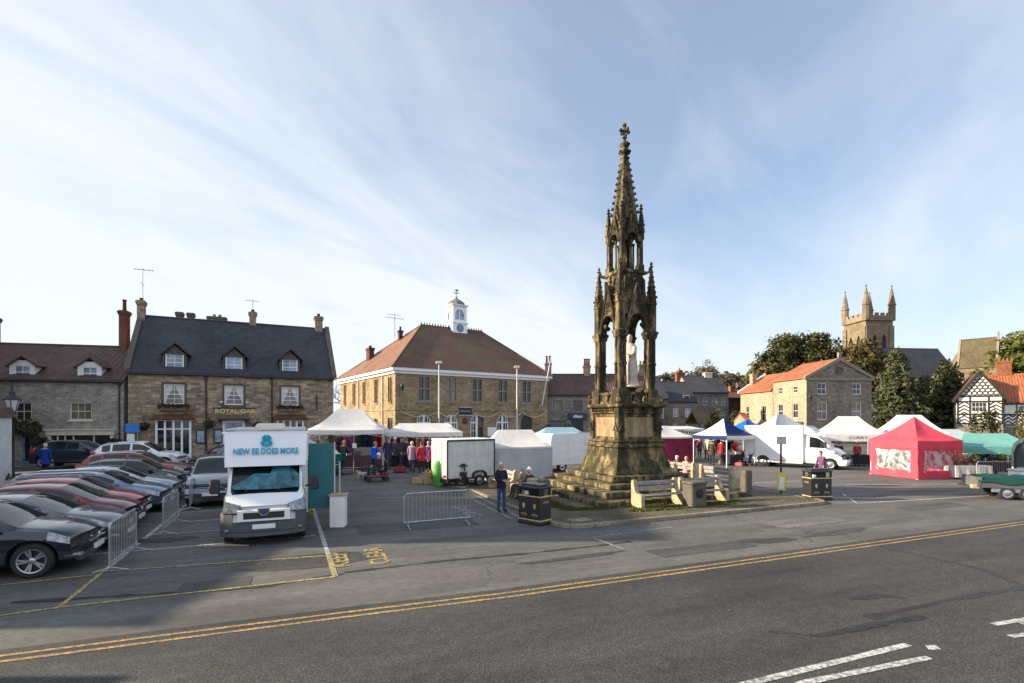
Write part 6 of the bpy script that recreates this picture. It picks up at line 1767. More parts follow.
for s_ in range(4):
    b.T = rotz(s_ * math.pi / 2)
    for x in (-.5, .5): b.prism([(x - .06, 8.2), (x + .06, 8.2), (x, 9.4)], -.74, -.56, 'y')
    b.T = rotz(s_ * math.pi / 2 + math.pi / 4)
    b.prism([(-1.2, 7.2), (-.95, 8.6), (-.66, 9.6), (-.6, 9.6), (-.7, 8.4), (-.9, 7.6), (-.95, 7.2)], -.06, .06, 'y')          # flying rib to the upper stage
    b.path([(-.8, 0, 9.62), (-1.02, 0, 9.66), (-1.12, 0, 9.78)], [.09, .07, .04], 6); b.ball((-1.1, 0, 9.8), .07, 6, 4)     # gargoyle
b.build('canopy_core', M['mon'], mon)
US = .47
b = MB()
for sx in (-1, 1):
    for sy in (-1, 1):
        b.sq([(.14, 9.75), (.14, 10.0), (.1, 10.05), (.1, 11.1), (.14, 11.16), (.14, 11.25)], (sx * US, sy * US, 0))
        for q in (-1, 1): b.lathe([(.05, 9.78), (.04, 9.9), (.036, 10.98), (.06, 11.1)], 7, (sx * (US - .13), sy * US, 0)); b.lathe([(.05, 9.78), (.04, 9.9), (.036, 10.98), (.06, 11.1)], 7, (sx * US, sy * (US - .13), 0))
for s_ in range(4):
    b.T = rotz(s_ * math.pi / 2); b.lathe([(.07, 9.78), (.05, 9.9), (.042, 10.95), (.08, 11.1)], 8, (0, -US, 0))
b.build('lantern', M['mon'], mon, 50)
for s_ in range(4):
    b = MB(); b.T = rotz(s_ * math.pi / 2); arch_gable(b, -US - .09, .42, 11.0, 11.0, 11.4, 12.2, .33, .18); b.build('lantern_gable', M['mon'], mon, 45)
for sx in (-1, 1):
    for sy in (-1, 1): pinnacle(mon, 'upper_pinnacle', sx * (US + .04), sy * (US + .04), 11.2, 11.75, 12.72, .095, 4, .04)
b = MB(); b.sq([(.3, 11.3), (.44, 11.6), (.40, 12.2), (.1, 15.05)]); b.lathe([(.46, 11.6), (.42, 12.2), (.11, 15.05)], 8, (0, 0, 0), 0, R(22.5))
for s_ in range(4):
    b.T = rotz(s_ * math.pi / 2)
    for sg in (1,): crockets(b, (-.44, -.44, 12.25), (-.11, -.11, 15.0), 10, .075)
    crockets(b, (0, -.44, 12.4), (0, -.12, 15.0), 9, .05)
    b.prism([(-.2, 12.0), (.2, 12.0), (0, 12.7)], -.5, -.36, 'y')
b.T = Matrix.Identity(4)
b.lathe([(.1, 15.0), (.2, 15.08), (.26, 15.16), (.16, 15.24), (.12, 15.34), (.2, 15.42), (.24, 15.5), (.1, 15.58), (.07, 15.66)], 8)
for i in range(8): a = i * math.pi / 4; b.ball((.23 * math.cos(a), .23 * math.sin(a), 15.16), .07, 5, 4); b.ball((.2 * math.cos(a), .2 * math.sin(a), 15.5), .06, 5, 4)
b.build('spire', M['mon'], mon, 50)
b = MB(); b.lathe([(.07, 15.6), (.055, 15.75), (.12, 15.8), (.06, 15.88), (.055, 16.35), (.02, 16.4)], 8)
for q in (-1, 1): b.tube((0, 0, 16.1), (q * .2, 0, 16.1), .05, n=6); b.ball((q * .21, 0, 16.1), .085, 6, 5); b.ball((q * .1, 0, 15.95), .05, 5, 4); b.tube((0, 0, 16.1), (0, q * .2, 16.1), .05, n=6); b.ball((0, q * .21, 16.1), .085, 6, 5)
b.ball((0, 0, 16.36), .1, 7, 5); b.build('finial_cross', M['mon'], mon, 60)
b = MB(); b.sq([(.42, 3.86), (.42, 4.0), (.34, 4.05), (.34, 4.5), (.4, 4.56), (.4, 4.64)]); b.build('statue_pedestal', M['mon'], mon)

# statue
st = thing('statue', 'pale stone robed figure standing beneath the monument canopy', 'statue', MC + (E1 * .22) - (E2 * .05) + Vector((0, 0, 4.64)), R(-60))
b = MB(); n_ = 28; prof = [(.42, 0), (.40, .04), (.37, .1), (.33, .35), (.3, .7), (.28, 1.05), (.27, 1.3), (.30, 1.55), (.31, 1.72), (.25, 1.83), (.11, 1.9), (.09, 1.95)]
for r_, z in prof:
    for i in range(n_):
        a = 2 * math.pi * i / n_; f = 1 + (.10 * math.sin(a * 7 + z * 1.5) + .05 * math.sin(a * 13)) * max(0, 1 - z / 1.5)
        f += .10 * max(0, math.cos(a - .9 - z)) * (1 if .5 < z < 1.5 else 0)
        b.v.append((r_ * f * math.cos(a) * 1.0 + .05 * math.sin(z * 2), r_ * f * math.sin(a) * .78, z))
b.f = [(j * n_ + i, j * n_ + (i + 1) % n_, (j + 1) * n_ + (i + 1) % n_, (j + 1) * n_ + i) for j in range(len(prof) - 1) for i in range(n_)] + [tuple(range(n_))[::-1]]; b.m = [0] * len(b.f)
b.lathe([(.02, 1.9), (.07, 1.92), (.1, 2.0), (.115, 2.1), (.105, 2.18), (.06, 2.25), (.01, 2.27)], 14, (.03, -.02, 0), sx=.85); b.ball((.03, -.135, 2.08), .022, 6, 4)
b.path([(-.28, -.02, 1.68), (-.36, -.1, 1.35), (-.2, -.27, 1.2), (-.02, -.3, 1.28)], [.1, .095, .075, .05], 9); b.path([(.3, -.02, 1.68), (.38, -.1, 1.38), (.26, -.26, 1.25), (.1, -.32, 1.42)], [.1, .09, .07, .05], 9)
for i in range(9): b.path([(-.24 + .06 * i, -.22 - .04 * math.sin(i), 1.5 - .03 * i), (-.2 + .05 * i, -.27, .9), (-.28 + .07 * i, -.31, .1)], [.02, .03, .045], 6)
b.box(-.38, .38, -.34, .34, -.04, .05)
b.build('figure', M['statue'], st, 179); st.scale = (1.15, 1.15, 1.04)

# ------------------------------------------------------------------ benches, bins, barriers, signs
def make_bench(label, grp):
    t_ = thing('stone_bench', label, 'bench', (0, 0, 0), 0, grp)
    for s_ in (0, 1):
        b = MB(); x0 = -1.0 if s_ == 0 else .86
        pr = [(-.3, 0), (.3, 0), (.3, .92), (.26, .98), (.2, .98), (.14, .9), (.08, .58), (-.02, .5), (-.24, .5), (-.3, .45)]
        b.prism(pr, x0, x0 + .15, 'x'); b.build('end_support', M['benchstone'], t_)
    for i, (z, y) in enumerate(((.84, .185), (.66, .15))):
        b = MB(); b.bbox(-.85, .86, y - .02, y + .02, z - .075, z + .075, .008); b.build('back_slat', M['benchwood'], t_)
    for i in range(3):
        b = MB(); b.bbox(-.85, .86, -.28 + .13 * i, -.17 + .13 * i, .42, .455, .008); b.build('seat_slat', M['benchwood'], t_)
    return t_
GBN = 'stone ended benches round the monument'
b0 = make_bench('stone ended bench facing the road, directly before the monument steps', GBN)
def onisl(x, y): p = island @ Vector((x, y, KH)); return p
def isl(o, x, y, rz): o.location = onisl(x, y); o.rotation_euler = (0, 0, k + rz)
isl(b0, 5.0, 1.85, 0)
for x, y, rz, lb in ((7.2, 1.9, 0, 'stone ended bench facing the road beside the squat stone pillar'), (11.35, 5.2, R(90), 'stone ended bench facing the navy gazebo with its slats in sun'), (11.5, 7.8, R(90), 'stone ended bench facing the stalls with people sitting on it'), (1.3, 5.4, R(-90), 'stone ended bench behind the litter bin with two people seated'), (1.3, 8.0, R(-90), 'stone ended bench beyond the standing man facing the box trailer')):
    o = dup(b0, (0, 0, 0), 0, lb, GBN); isl(o, x, y, rz)
t_ = thing('stone_pillar', 'squat lichened stone pillar with a round plaque between two benches', 'pillar', onisl(6.15, 1.25), k)
b = MB(); b.bbox(-.34, .34, -.26, .26, 0, .82, .03); b.bbox(-.37, .37, -.29, .29, .82, .92, .03); b.build('shaft', M['darkquoin'], t_)
b = MB(); b.T = Matrix.Translation((0, -.262, .5)) @ Matrix.Rotation(R(90), 4, 'X'); b.lathe([(.17, 0), (.17, .02), (.15, .025)], 20); b.build('plaque', M['iron'], t_)
for i, (x, y, lb) in enumerate(((10.1, 2.5, 'dark weathered stone post at the corner of the benches'), (.9, 4.0, 'upright stone slab post beside the standing man'), (1.0, 3.3, 'tall stone post just behind the litter bin'))):
    t_ = MB(); t_.bbox(-.2, .2, -.16, .16, 0, (1.05, .98, 1.0, 1.1)[i], .04); o = t_.build('stone_post', M['darkquoin'] if i != 1 else M['benchstone']); isl(o, x, y, 0); tag(o, lb, 'post')

def make_bin(label, grp, w=1.15, dd=.62, hgt=1.22):
    t_ = thing('litter_bin', label, 'litter bin', (0, 0, 0), 0, grp)
    b = MB(); b.bbox(-w / 2, w / 2, -dd / 2, dd / 2, .08, .86, .02)
    for x in (-w / 2 + .04, w / 2 - .04, 0):
        for y in (-dd / 2 + .04, dd / 2 - .04): b.box(x - .035, x + .035, y - .035, y + .035, .86, 1.08)
    b.box(-w / 2 + .12, w / 2 - .12, -.05, .05, .86, 1.08); b.bbox(-w / 2 - .03, w / 2 + .03, -dd / 2 - .03, dd / 2 + .03, 0, .1, .015)
    bd = b.build('body', M['black'], t_)
    b = MB(); b.bbox(-w / 2 - .04, w / 2 + .04, -dd / 2 - .04, dd / 2 + .04, 1.08, 1.16, .03); b.bbox(-w / 2 + .06, w / 2 - .06, -dd / 2 + .06, dd / 2 - .06, 1.16, hgt, .025); b.build('lid', mat('bin_lid', (.03, .035, .045), .35), t_)
    for z in (.13, .84):
        b = MB(); e = .012
        b.box(-w / 2 - e, w / 2 + e, -dd / 2 - e, -dd / 2 + .004, z, z + .035); b.box(-w / 2 - e, w / 2 + e, dd / 2 - .004, dd / 2 + e, z, z + .035)
        b.box(-w / 2 - e, -w / 2 + .004, -dd / 2 + .004, dd / 2 - .004, z, z + .035); b.box(w / 2 - .004, w / 2 + e, -dd / 2 + .004, dd / 2 - .004, z, z + .035)
        b.build('gold_band', M['gold'], t_)
    for x in (-w / 4, w / 4):
        b = MB(); b.box(x - w / 4 + .06, x + w / 4 - .06, -dd / 2 - .006, -dd / 2 + .01, .2, .8); d_ = b.build('door_panel', M['blackplastic'], bd)
        text('LITTER', .1, M['gold'], d_, Matrix.Translation((x, -dd / 2 - .008, .3)) @ FACE, ext=.002)
        b = MB(); b.T = Matrix.Translation((x, -dd / 2 - .008, .55)) @ Matrix.Rotation(R(90), 4, 'X'); b.prism([(-.06, .08), (.06, .08), (.05, -.02), (0, -.09), (-.05, -.02)], 0, .004, 'z'); b.build('crest', M['gold'], d_)
    for s_ in (-1, 1): text('LITTER', .1, M['gold'], bd, Matrix.Translation((s_ * (w / 2 + .004), 0, .68)) @ rotz(R(90) * s_) @ FACE, ext=.002)
    b = MB(); b.bbox(-w / 2 + .2, -w / 2 + .4, -.2, .0, .86, .98, .03); b.build('rubbish', M['white'], t_)
    return t_
GLB = 'black and gold litter bins in the market place'
n1_ = make_bin('black and gold double litter bin on the kerb corner behind the standing man', GLB)
isl(n1_, -.15, 2.35, R(-68))
n1_.location = (at(534.5, 16.35), 16.2, .0); n1_.rotation_euler = (0, 0, R(-43)); n1_.scale = (.78, .86, 1.04)
o = dup(n1_, (at(817, 20.9), 20.9, .02), R(5), 'black and gold double litter bin at the pointed end of the island', GLB)
o = dup(n1_, (at(459, 24.3), 24.1, .0), R(-15), 'black and gold litter bin standing against the box trailer', GLB)
o.scale = (.72, .9, 1)

def make_barrier(label, grp, w=2.1):
    t_ = thing('crowd_barrier', label, 'barrier', (0, 0, 0), 0, grp)
    b = MB(); z0, z1 = .2, 1.06
    b.path([(-w / 2, 0, z0), (-w / 2, 0, z1 - .1), (-w / 2 + .1, 0, z1), (w / 2 - .1, 0, z1), (w / 2, 0, z1 - .1), (w / 2, 0, z0), (-w / 2, 0, z0)], .021, 8); b.build('frame', M['galv'], t_)
    b = MB(); nb = 17
    for i in range(1, nb): x = -w / 2 + w * i / nb; b.tube((x, 0, z0), (x, 0, z1), .0075, n=5)
    b.build('bars', M['galv'], t_)
    for x in (-w / 2 + .12, w / 2 - .12):
        b = MB(); b.path([(x, -.32, .015), (x, 0, .1), (x, .32, .015)], .018, 6); b.tube((x, 0, .08), (x, 0, z0 + .02), .018); b.build('foot', M['galv'], t_)
    return t_
GBR = 'galvanised crowd barriers'
br = make_barrier('lone galvanised crowd barrier standing on the tarmac before the market', GBR)
br.location = (at(438, 15.75), 15.75, 0); br.rotation_euler = (0, 0, R(25))
for p, a, lb in (((-9.02, 11.9), 113.5, 'galvanised barrier in front of the black crossover'), ((-10.25, 15.4), 113, 'galvanised barrier before the two red cars'), ((-11.95, 19.3), 113, 'galvanised barrier before the steel blue estate'), ((at(996, 26.9), 26.9), 2, 'galvanised barrier behind the green tarpaulin trailer')):
    dup(br, (p[0], p[1], gz(*p)), R(a), lb, GBR)

# small white counter, sign pole, street lantern
t_ = thing('promotion_counter', 'white pop up counter with a plywood top beside the exhibition van', 'counter', (at(338.5, 15.75), 15.75, 0), R(6))
b = MB(); b.bbox(-.22, .22, -.2, .2, 0, .96, .012); b.build('panel', M['white'], t_); b = MB(); b.bbox(-.26, .26, -.24, .24, .96, 1.0, .008); b.build('top', M['ply'], t_)
t_ = thing('sign_pole', 'grey sign pole with a small plate and a yellow poster tied low', 'sign', (at(781, 22.0), 22.0, KH), R(10))
b = MB(); b.tube((0, 0, 0), (0, 0, 2.45), .04, n=10); b.build('pole', M['iron'], t_); b = MB(); b.bbox(-.25, .22, -.055, -.04, 2.12, 2.45, .004); b.build('plate', M['galv'], t_)
b = MB(); b.prism([(-.22, .15), (.19, .12), (.22, .88), (-.19, .92)], -.06, -.045, 'y'); o = b.build('poster', mat('poster_yellow', (.6, .55, .05), .6), t_); b = MB(); b.prism([(-.14, .2), (.1, .2), (.13, .7), (-.11, .72)], -.066, -.061, 'y'); b.build('printed_panel', M['white'], o)
t_ = thing('street_lantern', 'black victorian street lantern on a post before the cottage', 'street lamp', (at(12.5, 21.8), 21.8, gz(-21, 22)), 0)
b = MB(); b.lathe([(.14, 0), (.14, .5), (.08, .6), (.06, 3.25), (.1, 3.3), (.05, 3.36), (.05, 3.5)], 12); b.tube((-.35, 0, 3.15), (.35, 0, 3.15), .02); b.build('column', M['black'], t_, 50)
b = MB(); b.lathe([(.13, 3.5), (.26, 4.0)], 6); b.build('glass', M['greywhite'], t_)
b = MB(); b.lathe([(.3, 4.0), (.3, 4.04), (.16, 4.2), (.1, 4.24), (.1, 4.32), (.03, 4.4), (.02, 4.6)], 6)
for i in range(6): a = i * math.pi / 3; b.tube((.13 * math.cos(a), .13 * math.sin(a), 3.5), (.265 * math.cos(a), .265 * math.sin(a), 4.0), .018, n=5)
b.build('lantern_cap', M['black'], t_)
t_ = thing('garden_wall', 'white painted brick wall end with a tiled coping by the street lantern', 'wall', (at(-40, 19.4) - .75, 19.4, gz(-20, 19)), R(6))
b = MB(); b.box(0, 2.0, 0, .6, -.2, 3.35); 
for i in range(20): b.box(-.004, 2.004, -.012, .0, .1 + .16 * i, .2 + .16 * i)
b.build('wall', M['greywhite'], t_); b = MB(); b.prism([(-.2, 3.35), (2.1, 3.35), (1.9, 3.75), (-.2, 4.0)], -.15, .75, 'y'); b.build('coping', M['pantile'], t_)
b = MB(); leaf_ball(b, (0, 0, .55), .75, 900, .09, .8); tag(b.build('shrub', M['shrub'], uv=False, loc=(at(8, 20.3), 20.3, gz(-19, 20))), 'low green bush growing at the foot of the street lantern', 'shrub')

# ------------------------------------------------------------------ tents and stalls
M['cwhite'] = fabric('white_canopy', (.78, .77, .75), .3); M['cgrey'] = fabric('grey_canopy', (.5, .53, .56), .25); M['cnavy'] = fabric('navy_canopy', (.012, .03, .13), .12)
M['cblue'] = fabric('blue_canopy', (.01, .13, .5), .25); M['cred'] = fabric('red_canopy', (.74, .075, .11), .12); M['cteal'] = fabric('teal_canopy', (.22, .52, .47), .35)
M['cmaroon'] = fabric('maroon_canopy', (.2, .02, .06), .15); M['cgreen'] = fabric('green_canopy', (.0, .12, .09), .2); M['cblueteal'] = fabric('pale_blue_canopy', (.3, .5, .58), .3)
M['pole'] = mat('white_pole', (.65, .65, .64), .4, .2, var=.1)
m_, t2, b2 = nt('clear_vinyl'); b2.inputs['Base Color'].default_value = (.75, .75, .74, 1); b2.inputs['Roughness'].default_value = .12
tr = t2.nodes.new('ShaderNodeBsdfTransparent'); ms = t2.nodes.new('ShaderNodeMixShader')
wv_ = N(t2, 'ShaderNodeTexNoise', Scale=1.7, Detail=4); wv_.inputs['Distortion'].default_value = 2.0; t2.links.new(objco(t2), wv_.inputs['Vector'])
t2.links.new(ramp(t2, wv_.outputs[0], [(.4, .62), (.6, .1)]), ms.inputs[0])
t2.links.new(tr.outputs[0], ms.inputs[1]); t2.links.new(b2.outputs[0], ms.inputs[2]); t2.links.new(ms.outputs[0], t2.nodes['Material Output'].inputs[0])
wb = N(t2, 'ShaderNodeTexNoise', Scale=2.5, Detail=3); wb.inputs['Distortion'].default_value = 2.0; t2.links.new(objco(t2), wb.inputs['Vector']); bump(t2, b2, wb.outputs[0], .9, .15)
M['vinyl'] = m_


def make_tent(label, loc, rz, w, d, ze, zp, mats, ridge=0.0, val=.25, poles=True, sides=(), name='gazebo', sag=.16, cat='gazebo', valmat=None, scal=False, group=None):
    """pop up gazebo: origin at ground centre; mats = canopy materials of the faces front(-y), right(+x), back, left"""
    t_ = thing(name, label, cat, loc, rz, group)
    hw, hd = w / 2, d / 2; n = 8
    names = ['canopy'] * 4
    groups = {}
    def pt(side, u, v):      # u along the eave 0..1, v up to the peak
        c = [(-hw, -hd), (hw, -hd), (hw, hd), (-hw, hd)]; a, e = c[side], c[(side + 1) % 4]
        pk = [(-ridge / 2, 0), (ridge / 2, 0), (ridge / 2, 0), (-ridge / 2, 0)]; pa, pe = pk[side], pk[(side + 1) % 4]
        x = lerp(lerp(a[0], e[0], u), lerp(pa[0], pe[0], u), v); y = lerp(lerp(a[1], e[1], u), lerp(pa[1], pe[1], u), v)
        z = ze + (zp - ze) * (v - sag * math.sin(math.pi * v) * (1 + .5 * math.sin(math.pi * u)) * .8) - .035 * math.sin(math.pi * u) * (1 - v)
        return (x, y, z)
    for side in range(4):
        b = groups.setdefault(mats[side], MB()); vs = [pt(side, i / n, j / n) for j in range(n + 1) for i in range(n + 1)]
        b.add(vs, [(j * (n + 1) + i, j * (n + 1) + i + 1, (j + 1) * (n + 1) + i + 1, (j + 1) * (n + 1) + i) for j in range(n) for i in range(n)])
    first = None
    for mt_, b in groups.items():
        o = b.build('canopy', mt_, t_, 50, weld=True)
        first = first or o
    b = MB(); c = [(-hw, -hd), (hw, -hd), (hw, hd), (-hw, hd)]
    vg = {}
    for side in range(4):
        b = vg.setdefault((valmat or mats)[side], MB())
        a, e = c[side], c[(side + 1) % 4]; k_ = 24; nx_, ny_ = (e[1] - a[1]), -(e[0] - a[0]); ll = math.hypot(nx_, ny_); nx_, ny_ = nx_ / ll * .012, ny_ / ll * .012
        vs = []
        for i in range(k_ + 1):
            u = i / k_; zt = pt(side, u, 0)[2]; f = math.sin(u * 40) * .012
            lowz = zt - val - (.05 * abs(math.sin(u * math.pi * 6)) if scal else 0)
            vs += [(lerp(a[0], e[0], u) + nx_, lerp(a[1], e[1], u) + ny_, zt + .004), (lerp(a[0], e[0], u) + nx_ * (1 + f * 30), lerp(a[1], e[1], u) + ny_ * (1 + f * 30), lowz)]
        b.add(vs, [(2 * i, 2 * i + 1, 2 * i + 3, 2 * i + 2) for i in range(k_)])
    for mt_, b in vg.items(): vo = b.build('valance', mt_, t_)
    if poles:
        for x, y in c:
            b = MB(); q = .96; b.box(x * q - .022, x * q + .022, y * q - .022, y * q + .022, 0, ze); b.box(x * q - .06, x * q + .06, y * q - .06, y * q + .06, 0, .015); b.build('leg', M['pole'], t_)
        b = MB()
        for (x0, y0), (x1, y1) in zip(c, c[1:] + c[:1]):
            q = .955; m0 = ((x0 + x1) / 2 * q, (y0 + y1) / 2 * q)
            for e0, e1, z0, z1 in (((x0 * q, y0 * q), m0, ze - .1, ze - .4), ((x0 * q, y0 * q), m0, ze - .4, ze - .1), (m0, (x1 * q, y1 * q), ze - .1, ze - .4), (m0, (x1 * q, y1 * q), ze - .4, ze - .1)): b.tube((*e0, z0), (*e1, z1), .014, n=4)
        b.build('truss', M['pole'], t_)
    for side, mt_, win in sides:
        a, e = c[side], c[(side + 1) % 4]; L = math.hypot(e[0] - a[0], e[1] - a[1]); ang = math.atan2(e[1] - a[1], e[0] - a[0])
        T = Matrix.Translation((a[0], a[1], 0)) @ rotz(ang) @ Matrix.Translation((0, .015, 0))
        b = MB(); b.T = T; nx_, nz_ = 26, 16; zt = ze - val * .9
        def off_(x, z): return .035 * math.sin(x * 5.1 + z * 1.3) * math.sin(math.pi * z / zt) + .02 * math.sin(x * 11 + z * 4)
        for i in range(nx_):
            for j in range(nz_):
                x0, x1, z0, z1 = L * i / nx_, L * (i + 1) / nx_, .02 + zt * j / nz_, .02 + zt * (j + 1) / nz_
                xc, zc = (x0 + x1) / 2 / L, (z0 + z1) / 2 / zt
                if win and .17 < xc < .83 and .24 < zc < .86: continue
                b.add([(x0, off_(x0, z0), z0), (x1, off_(x1, z0), z0), (x1, off_(x1, z1), z1), (x0, off_(x0, z1), z1)], [(0, 1, 2, 3)])
        o = b.build('side_wall', mt_, t_, 179, weld=True)
        if win:
            b = MB(); b.T = T; nx_, nz_ = 20, 12
            xs0, xs1, z0_, z1_ = L * .14, L * .86, zt * .2, zt * .9
            vs = []
            for j in range(nz_ + 1):
                for i in range(nx_ + 1):
                    x = lerp(xs0, xs1, i / nx_); z = lerp(z0_, z1_, j / nz_); vs.append((x, .02 + off_(x, z) + .03 * math.sin(x * 6 + z * 5), z))
            b.add(vs, [(j * (nx_ + 1) + i, j * (nx_ + 1) + i + 1, (j + 1) * (nx_ + 1) + i + 1, (j + 1) * (nx_ + 1) + i) for j in range(nz_) for i in range(nx_)]); b.build('clear_window', M['vinyl'], o, 179)
    return t_
W_ = M['cwhite']
def atg(px, Y): x = at(px, Y); return (x, Y, gz(x, Y))
T1 = make_tent('big white gazebo with a short ridge over a clothes stall', atg(350, 29.6), R(10), 4.1, 3.2, 2.15, 3.3, [W_] * 4, 1.4)
T2 = make_tent('small white gazebo with a teal valance beside the exhibition van', (at(293, 18.9), 18.9, gz(-8, 19)), R(23), 3.2, 2.8, 2.05, 2.95, [W_] * 4, valmat=[M['cgreen']] * 4)
T3 = make_tent('long low white canopy stall hung with clothes before the town hall', atg(424, 31.4), R(8), 4.6, 3.0, 1.95, 2.45, [W_] * 4, 3.0, name='market_stall', cat='stall')
T4 = make_tent('white covered stall with a grey sheet wall between trailer and panel van', atg(515, 27.0), R(10), 3.3, 3.0, 1.78, 2.58, [W_] * 4, 1.8, val=.1, sides=((0, M['cgrey'], False), (3, M['cgrey'], False)), name='market_stall', cat='stall')
T5 = make_tent('low pale blue canopy behind the white panel van', atg(560, 37), R(8), 4.0, 3, 2.1, 2.65, [M['cblueteal']] * 4, 2.0, name='market_stall', cat='stall')
T6 = make_tent('white roofed stall with maroon walls half hidden by the monument', atg(665, 40.5), R(14), 3.2, 3.2, 1.95, 2.75, [W_] * 4, .3, sides=((0, M['cmaroon'], False), (1, M['cmaroon'], False)), val=.12, name='market_stall', cat='stall')
T7 = make_tent('flat white canopy over a dark stall beyond the maroon walled stall', atg(671, 49), R(8), 5.2, 3, 2.2, 2.4, [W_] * 4, 4.0, val=.12, name='market_stall', cat='stall')
a_ = R(28); T8 = make_tent('navy and white quartered gazebo over a table of goods', (14.6 + .0 + 1.5 * math.cos(a_) - 1.5 * math.sin(a_), 34.8 + 1.5 * math.sin(a_) + 1.5 * math.cos(a_), 0), a_, 3, 3, 2.15, 3.35, [M['cnavy'], W_, M['cnavy'], W_], valmat=[W_, W_, W_, M['cnavy']])
T9 = make_tent('bright blue gazebo roof showing above the white van', atg(747, 47), R(12), 3.0, 3.0, 2.15, 3.15, [M['cblue']] * 4)
T10 = make_tent('pale grey gazebo behind the white van and below the gabled building', atg(781, 45), R(12), 4.2, 3.4, 2.25, 3.6, [M['cgrey']] * 4, .8)
T11 = make_tent('cream white gazebo with dark lettering on its valance', atg(848, 37.5), R(-14), 4.0, 3.0, 2.25, 3.5, [W_] * 4, 1.3, val=.5)
vo = [o for o in T11.children if o.name.startswith('valance')][0]
text('CURRY', .26, mat('faded_lettering', (.12, .1, .08), .7), vo, Matrix.Translation((.1, -1.53, 1.98)) @ FACE, ext=.002, sx=1.3, space=1.1)
T12 = make_tent('white gazebo rising behind the red gazebo', atg(909, 37.5), R(-18), 4.4, 3.2, 2.15, 3.6, [W_] * 4, 1.5)
rc = M['cred']
T13 = make_tent('bright red gazebo with zipped walls and clear plastic windows', (23.35, 29.35, 0), R(20), 3.0, 3.0, 2.12, 3.45, [rc] * 4, sides=((0, rc, True), (3, rc, True), (1, rc, False)), val=.42, scal=True, sag=.14)
T13.location = (23.25, 29.6, 0); T13.rotation_euler = (0, 0, R(11))
T14 = make_tent('teal green canopy stall selling flowers and plants', atg(985, 30.5), R(-14), 4.0, 2.8, 1.75, 2.45, [M['cteal']] * 4, 2.2, val=.4, scal=True, name='market_stall', cat='stall')
T15 = make_tent('pale blue grey awning beyond the red gazebo and teal stall', atg(950, 40), R(-10), 3, 2.6, 2.05, 2.5, [M['cgrey']] * 4, 1.0, name='market_stall', cat='stall')

# arched trailer at the edge of the market
t_ = thing('arched_trailer', 'dark arched catering trailer at the edge of the market', 'trailer', (at(1015, 24.6), 24.6, 0), R(-42))
pr = [(0, .45), (0, 1.7), (.08, 2.0), (.28, 2.25), (.6, 2.4), (1.1, 2.45), (1.9, 2.4), (2.2, 2.2), (2.3, 1.9), (2.3, .45)]
b = MB(); b.prism(pr, 0, 3.2, 'y'); b.build('shell', mat('trailer_green', (.035, .05, .045), .5, var=.2), t_, 30)
b = MB(); 
for a_, c_ in zip(pr, pr[1:]): b.tube((a_[0], -.01, a_[1]), (c_[0], -.01, c_[1]), .05, n=6)
b.build('trim', M['black'], t_)
for y, s_ in ((1.6, 1),): wheel(t_, -.02, y, .3, .18, -1, 5, 'steel'); wheel(t_, 2.32, y, .3, .18, 1, 5, 'steel')
b = MB(); b.bbox(0.1, 2.2, .1, 3.1, .3, .46, .02); b.tube((1.1, 0, .4), (1.1, -.9, .4), .05); b.tube((1.1, -.8, 0), (1.1, -.8, .55), .03); b.build('chassis', M['iron'], t_)
for i, (px, lb) in enumerate(((1017, 'white insulated box standing before the arched trailer'), (1021.5, 'second white box beside the first in front of the arched trailer'))):
    t_ = thing('insulated_box', lb, 'box', (at(px, 23.6 + .9 * i) + .1, 23.6 + .9 * i, 0), R(3), 'white boxes by the trailer')
    b = MB(); b.bbox(-.25, .28, -.3, .3, .05, .9, .03); b.build('box', M['white'], t_); b = MB(); b.bbox(-.27, .3, -.32, .32, .9, .99, .02); b.build('lid', M['greywhite'], t_)
# ------------------------------------------------------------------ trees
def leaves(b, clumps, n, s_, flat=.0, droop=0.0):
    """leaf faces spread through the outer part of overlapping clumps: (x, y, z, rx, ry, rz)"""
    vol = [c[3] * c[4] + c[4] * c[5] + c[3] * c[5] for c in clumps]; tot = sum(vol)
    for c, v_ in zip(clumps, vol):
        subs = []
        for _ in range(26):
            d = Vector((rnd.gauss(0, 1), rnd.gauss(0, 1), rnd.gauss(0, 1))).normalized(); subs.append((d, rnd.uniform(.62, 1.06), rnd.uniform(.13, .26)))
        for _ in range(int(n * v_ / tot)):
            d0, r_, sg = rnd.choice(subs)
            dd = Vector((d0.x * r_ + rnd.gauss(0, sg), d0.y * r_ + rnd.gauss(0, sg), d0.z * r_ + rnd.gauss(0, sg * .8)))
            d = dd.normalized(); p = Vector((c[0] + dd.x * c[3], c[1] + dd.y * c[4], c[2] + dd.z * c[5]))
            a = (d + Vector((rnd.uniform(-1, 1), rnd.uniform(-1, 1), rnd.uniform(-1, 1)))).normalized(); e = a.orthogonal().normalized()
            e = (e * math.cos(rnd.uniform(0, 6.28)) + a.cross(e) * math.sin(rnd.uniform(0, 6.28))).normalized(); f = a.cross(e)
            q = s_ * rnd.uniform(.55, 1.4)
            b.add([tuple(p - e * q), tuple(p + f * q * .55), tuple(p + e * q - Vector((0, 0, droop * q))), tuple(p - f * q * .55)], [(0, 1, 2, 3)])


def trunk(b, base, h_, r_, clumps, n=6):
    b.path([base, (base[0] + .1, base[1], base[2] + h_ * .4), (base[0], base[1] + .1, base[2] + h_)], [r_, r_ * .75, r_ * .4], 9)
    for c in clumps[:n]: b.path([(base[0], base[1], base[2] + h_ * rnd.uniform(.35, .7)), (lerp(base[0], c[0], .5), lerp(base[1], c[1], .5), lerp(base[2] + h_ * .6, c[2], .6)), (c[0], c[1], c[2])], [r_ * .45, r_ * .3, r_ * .1], 6)


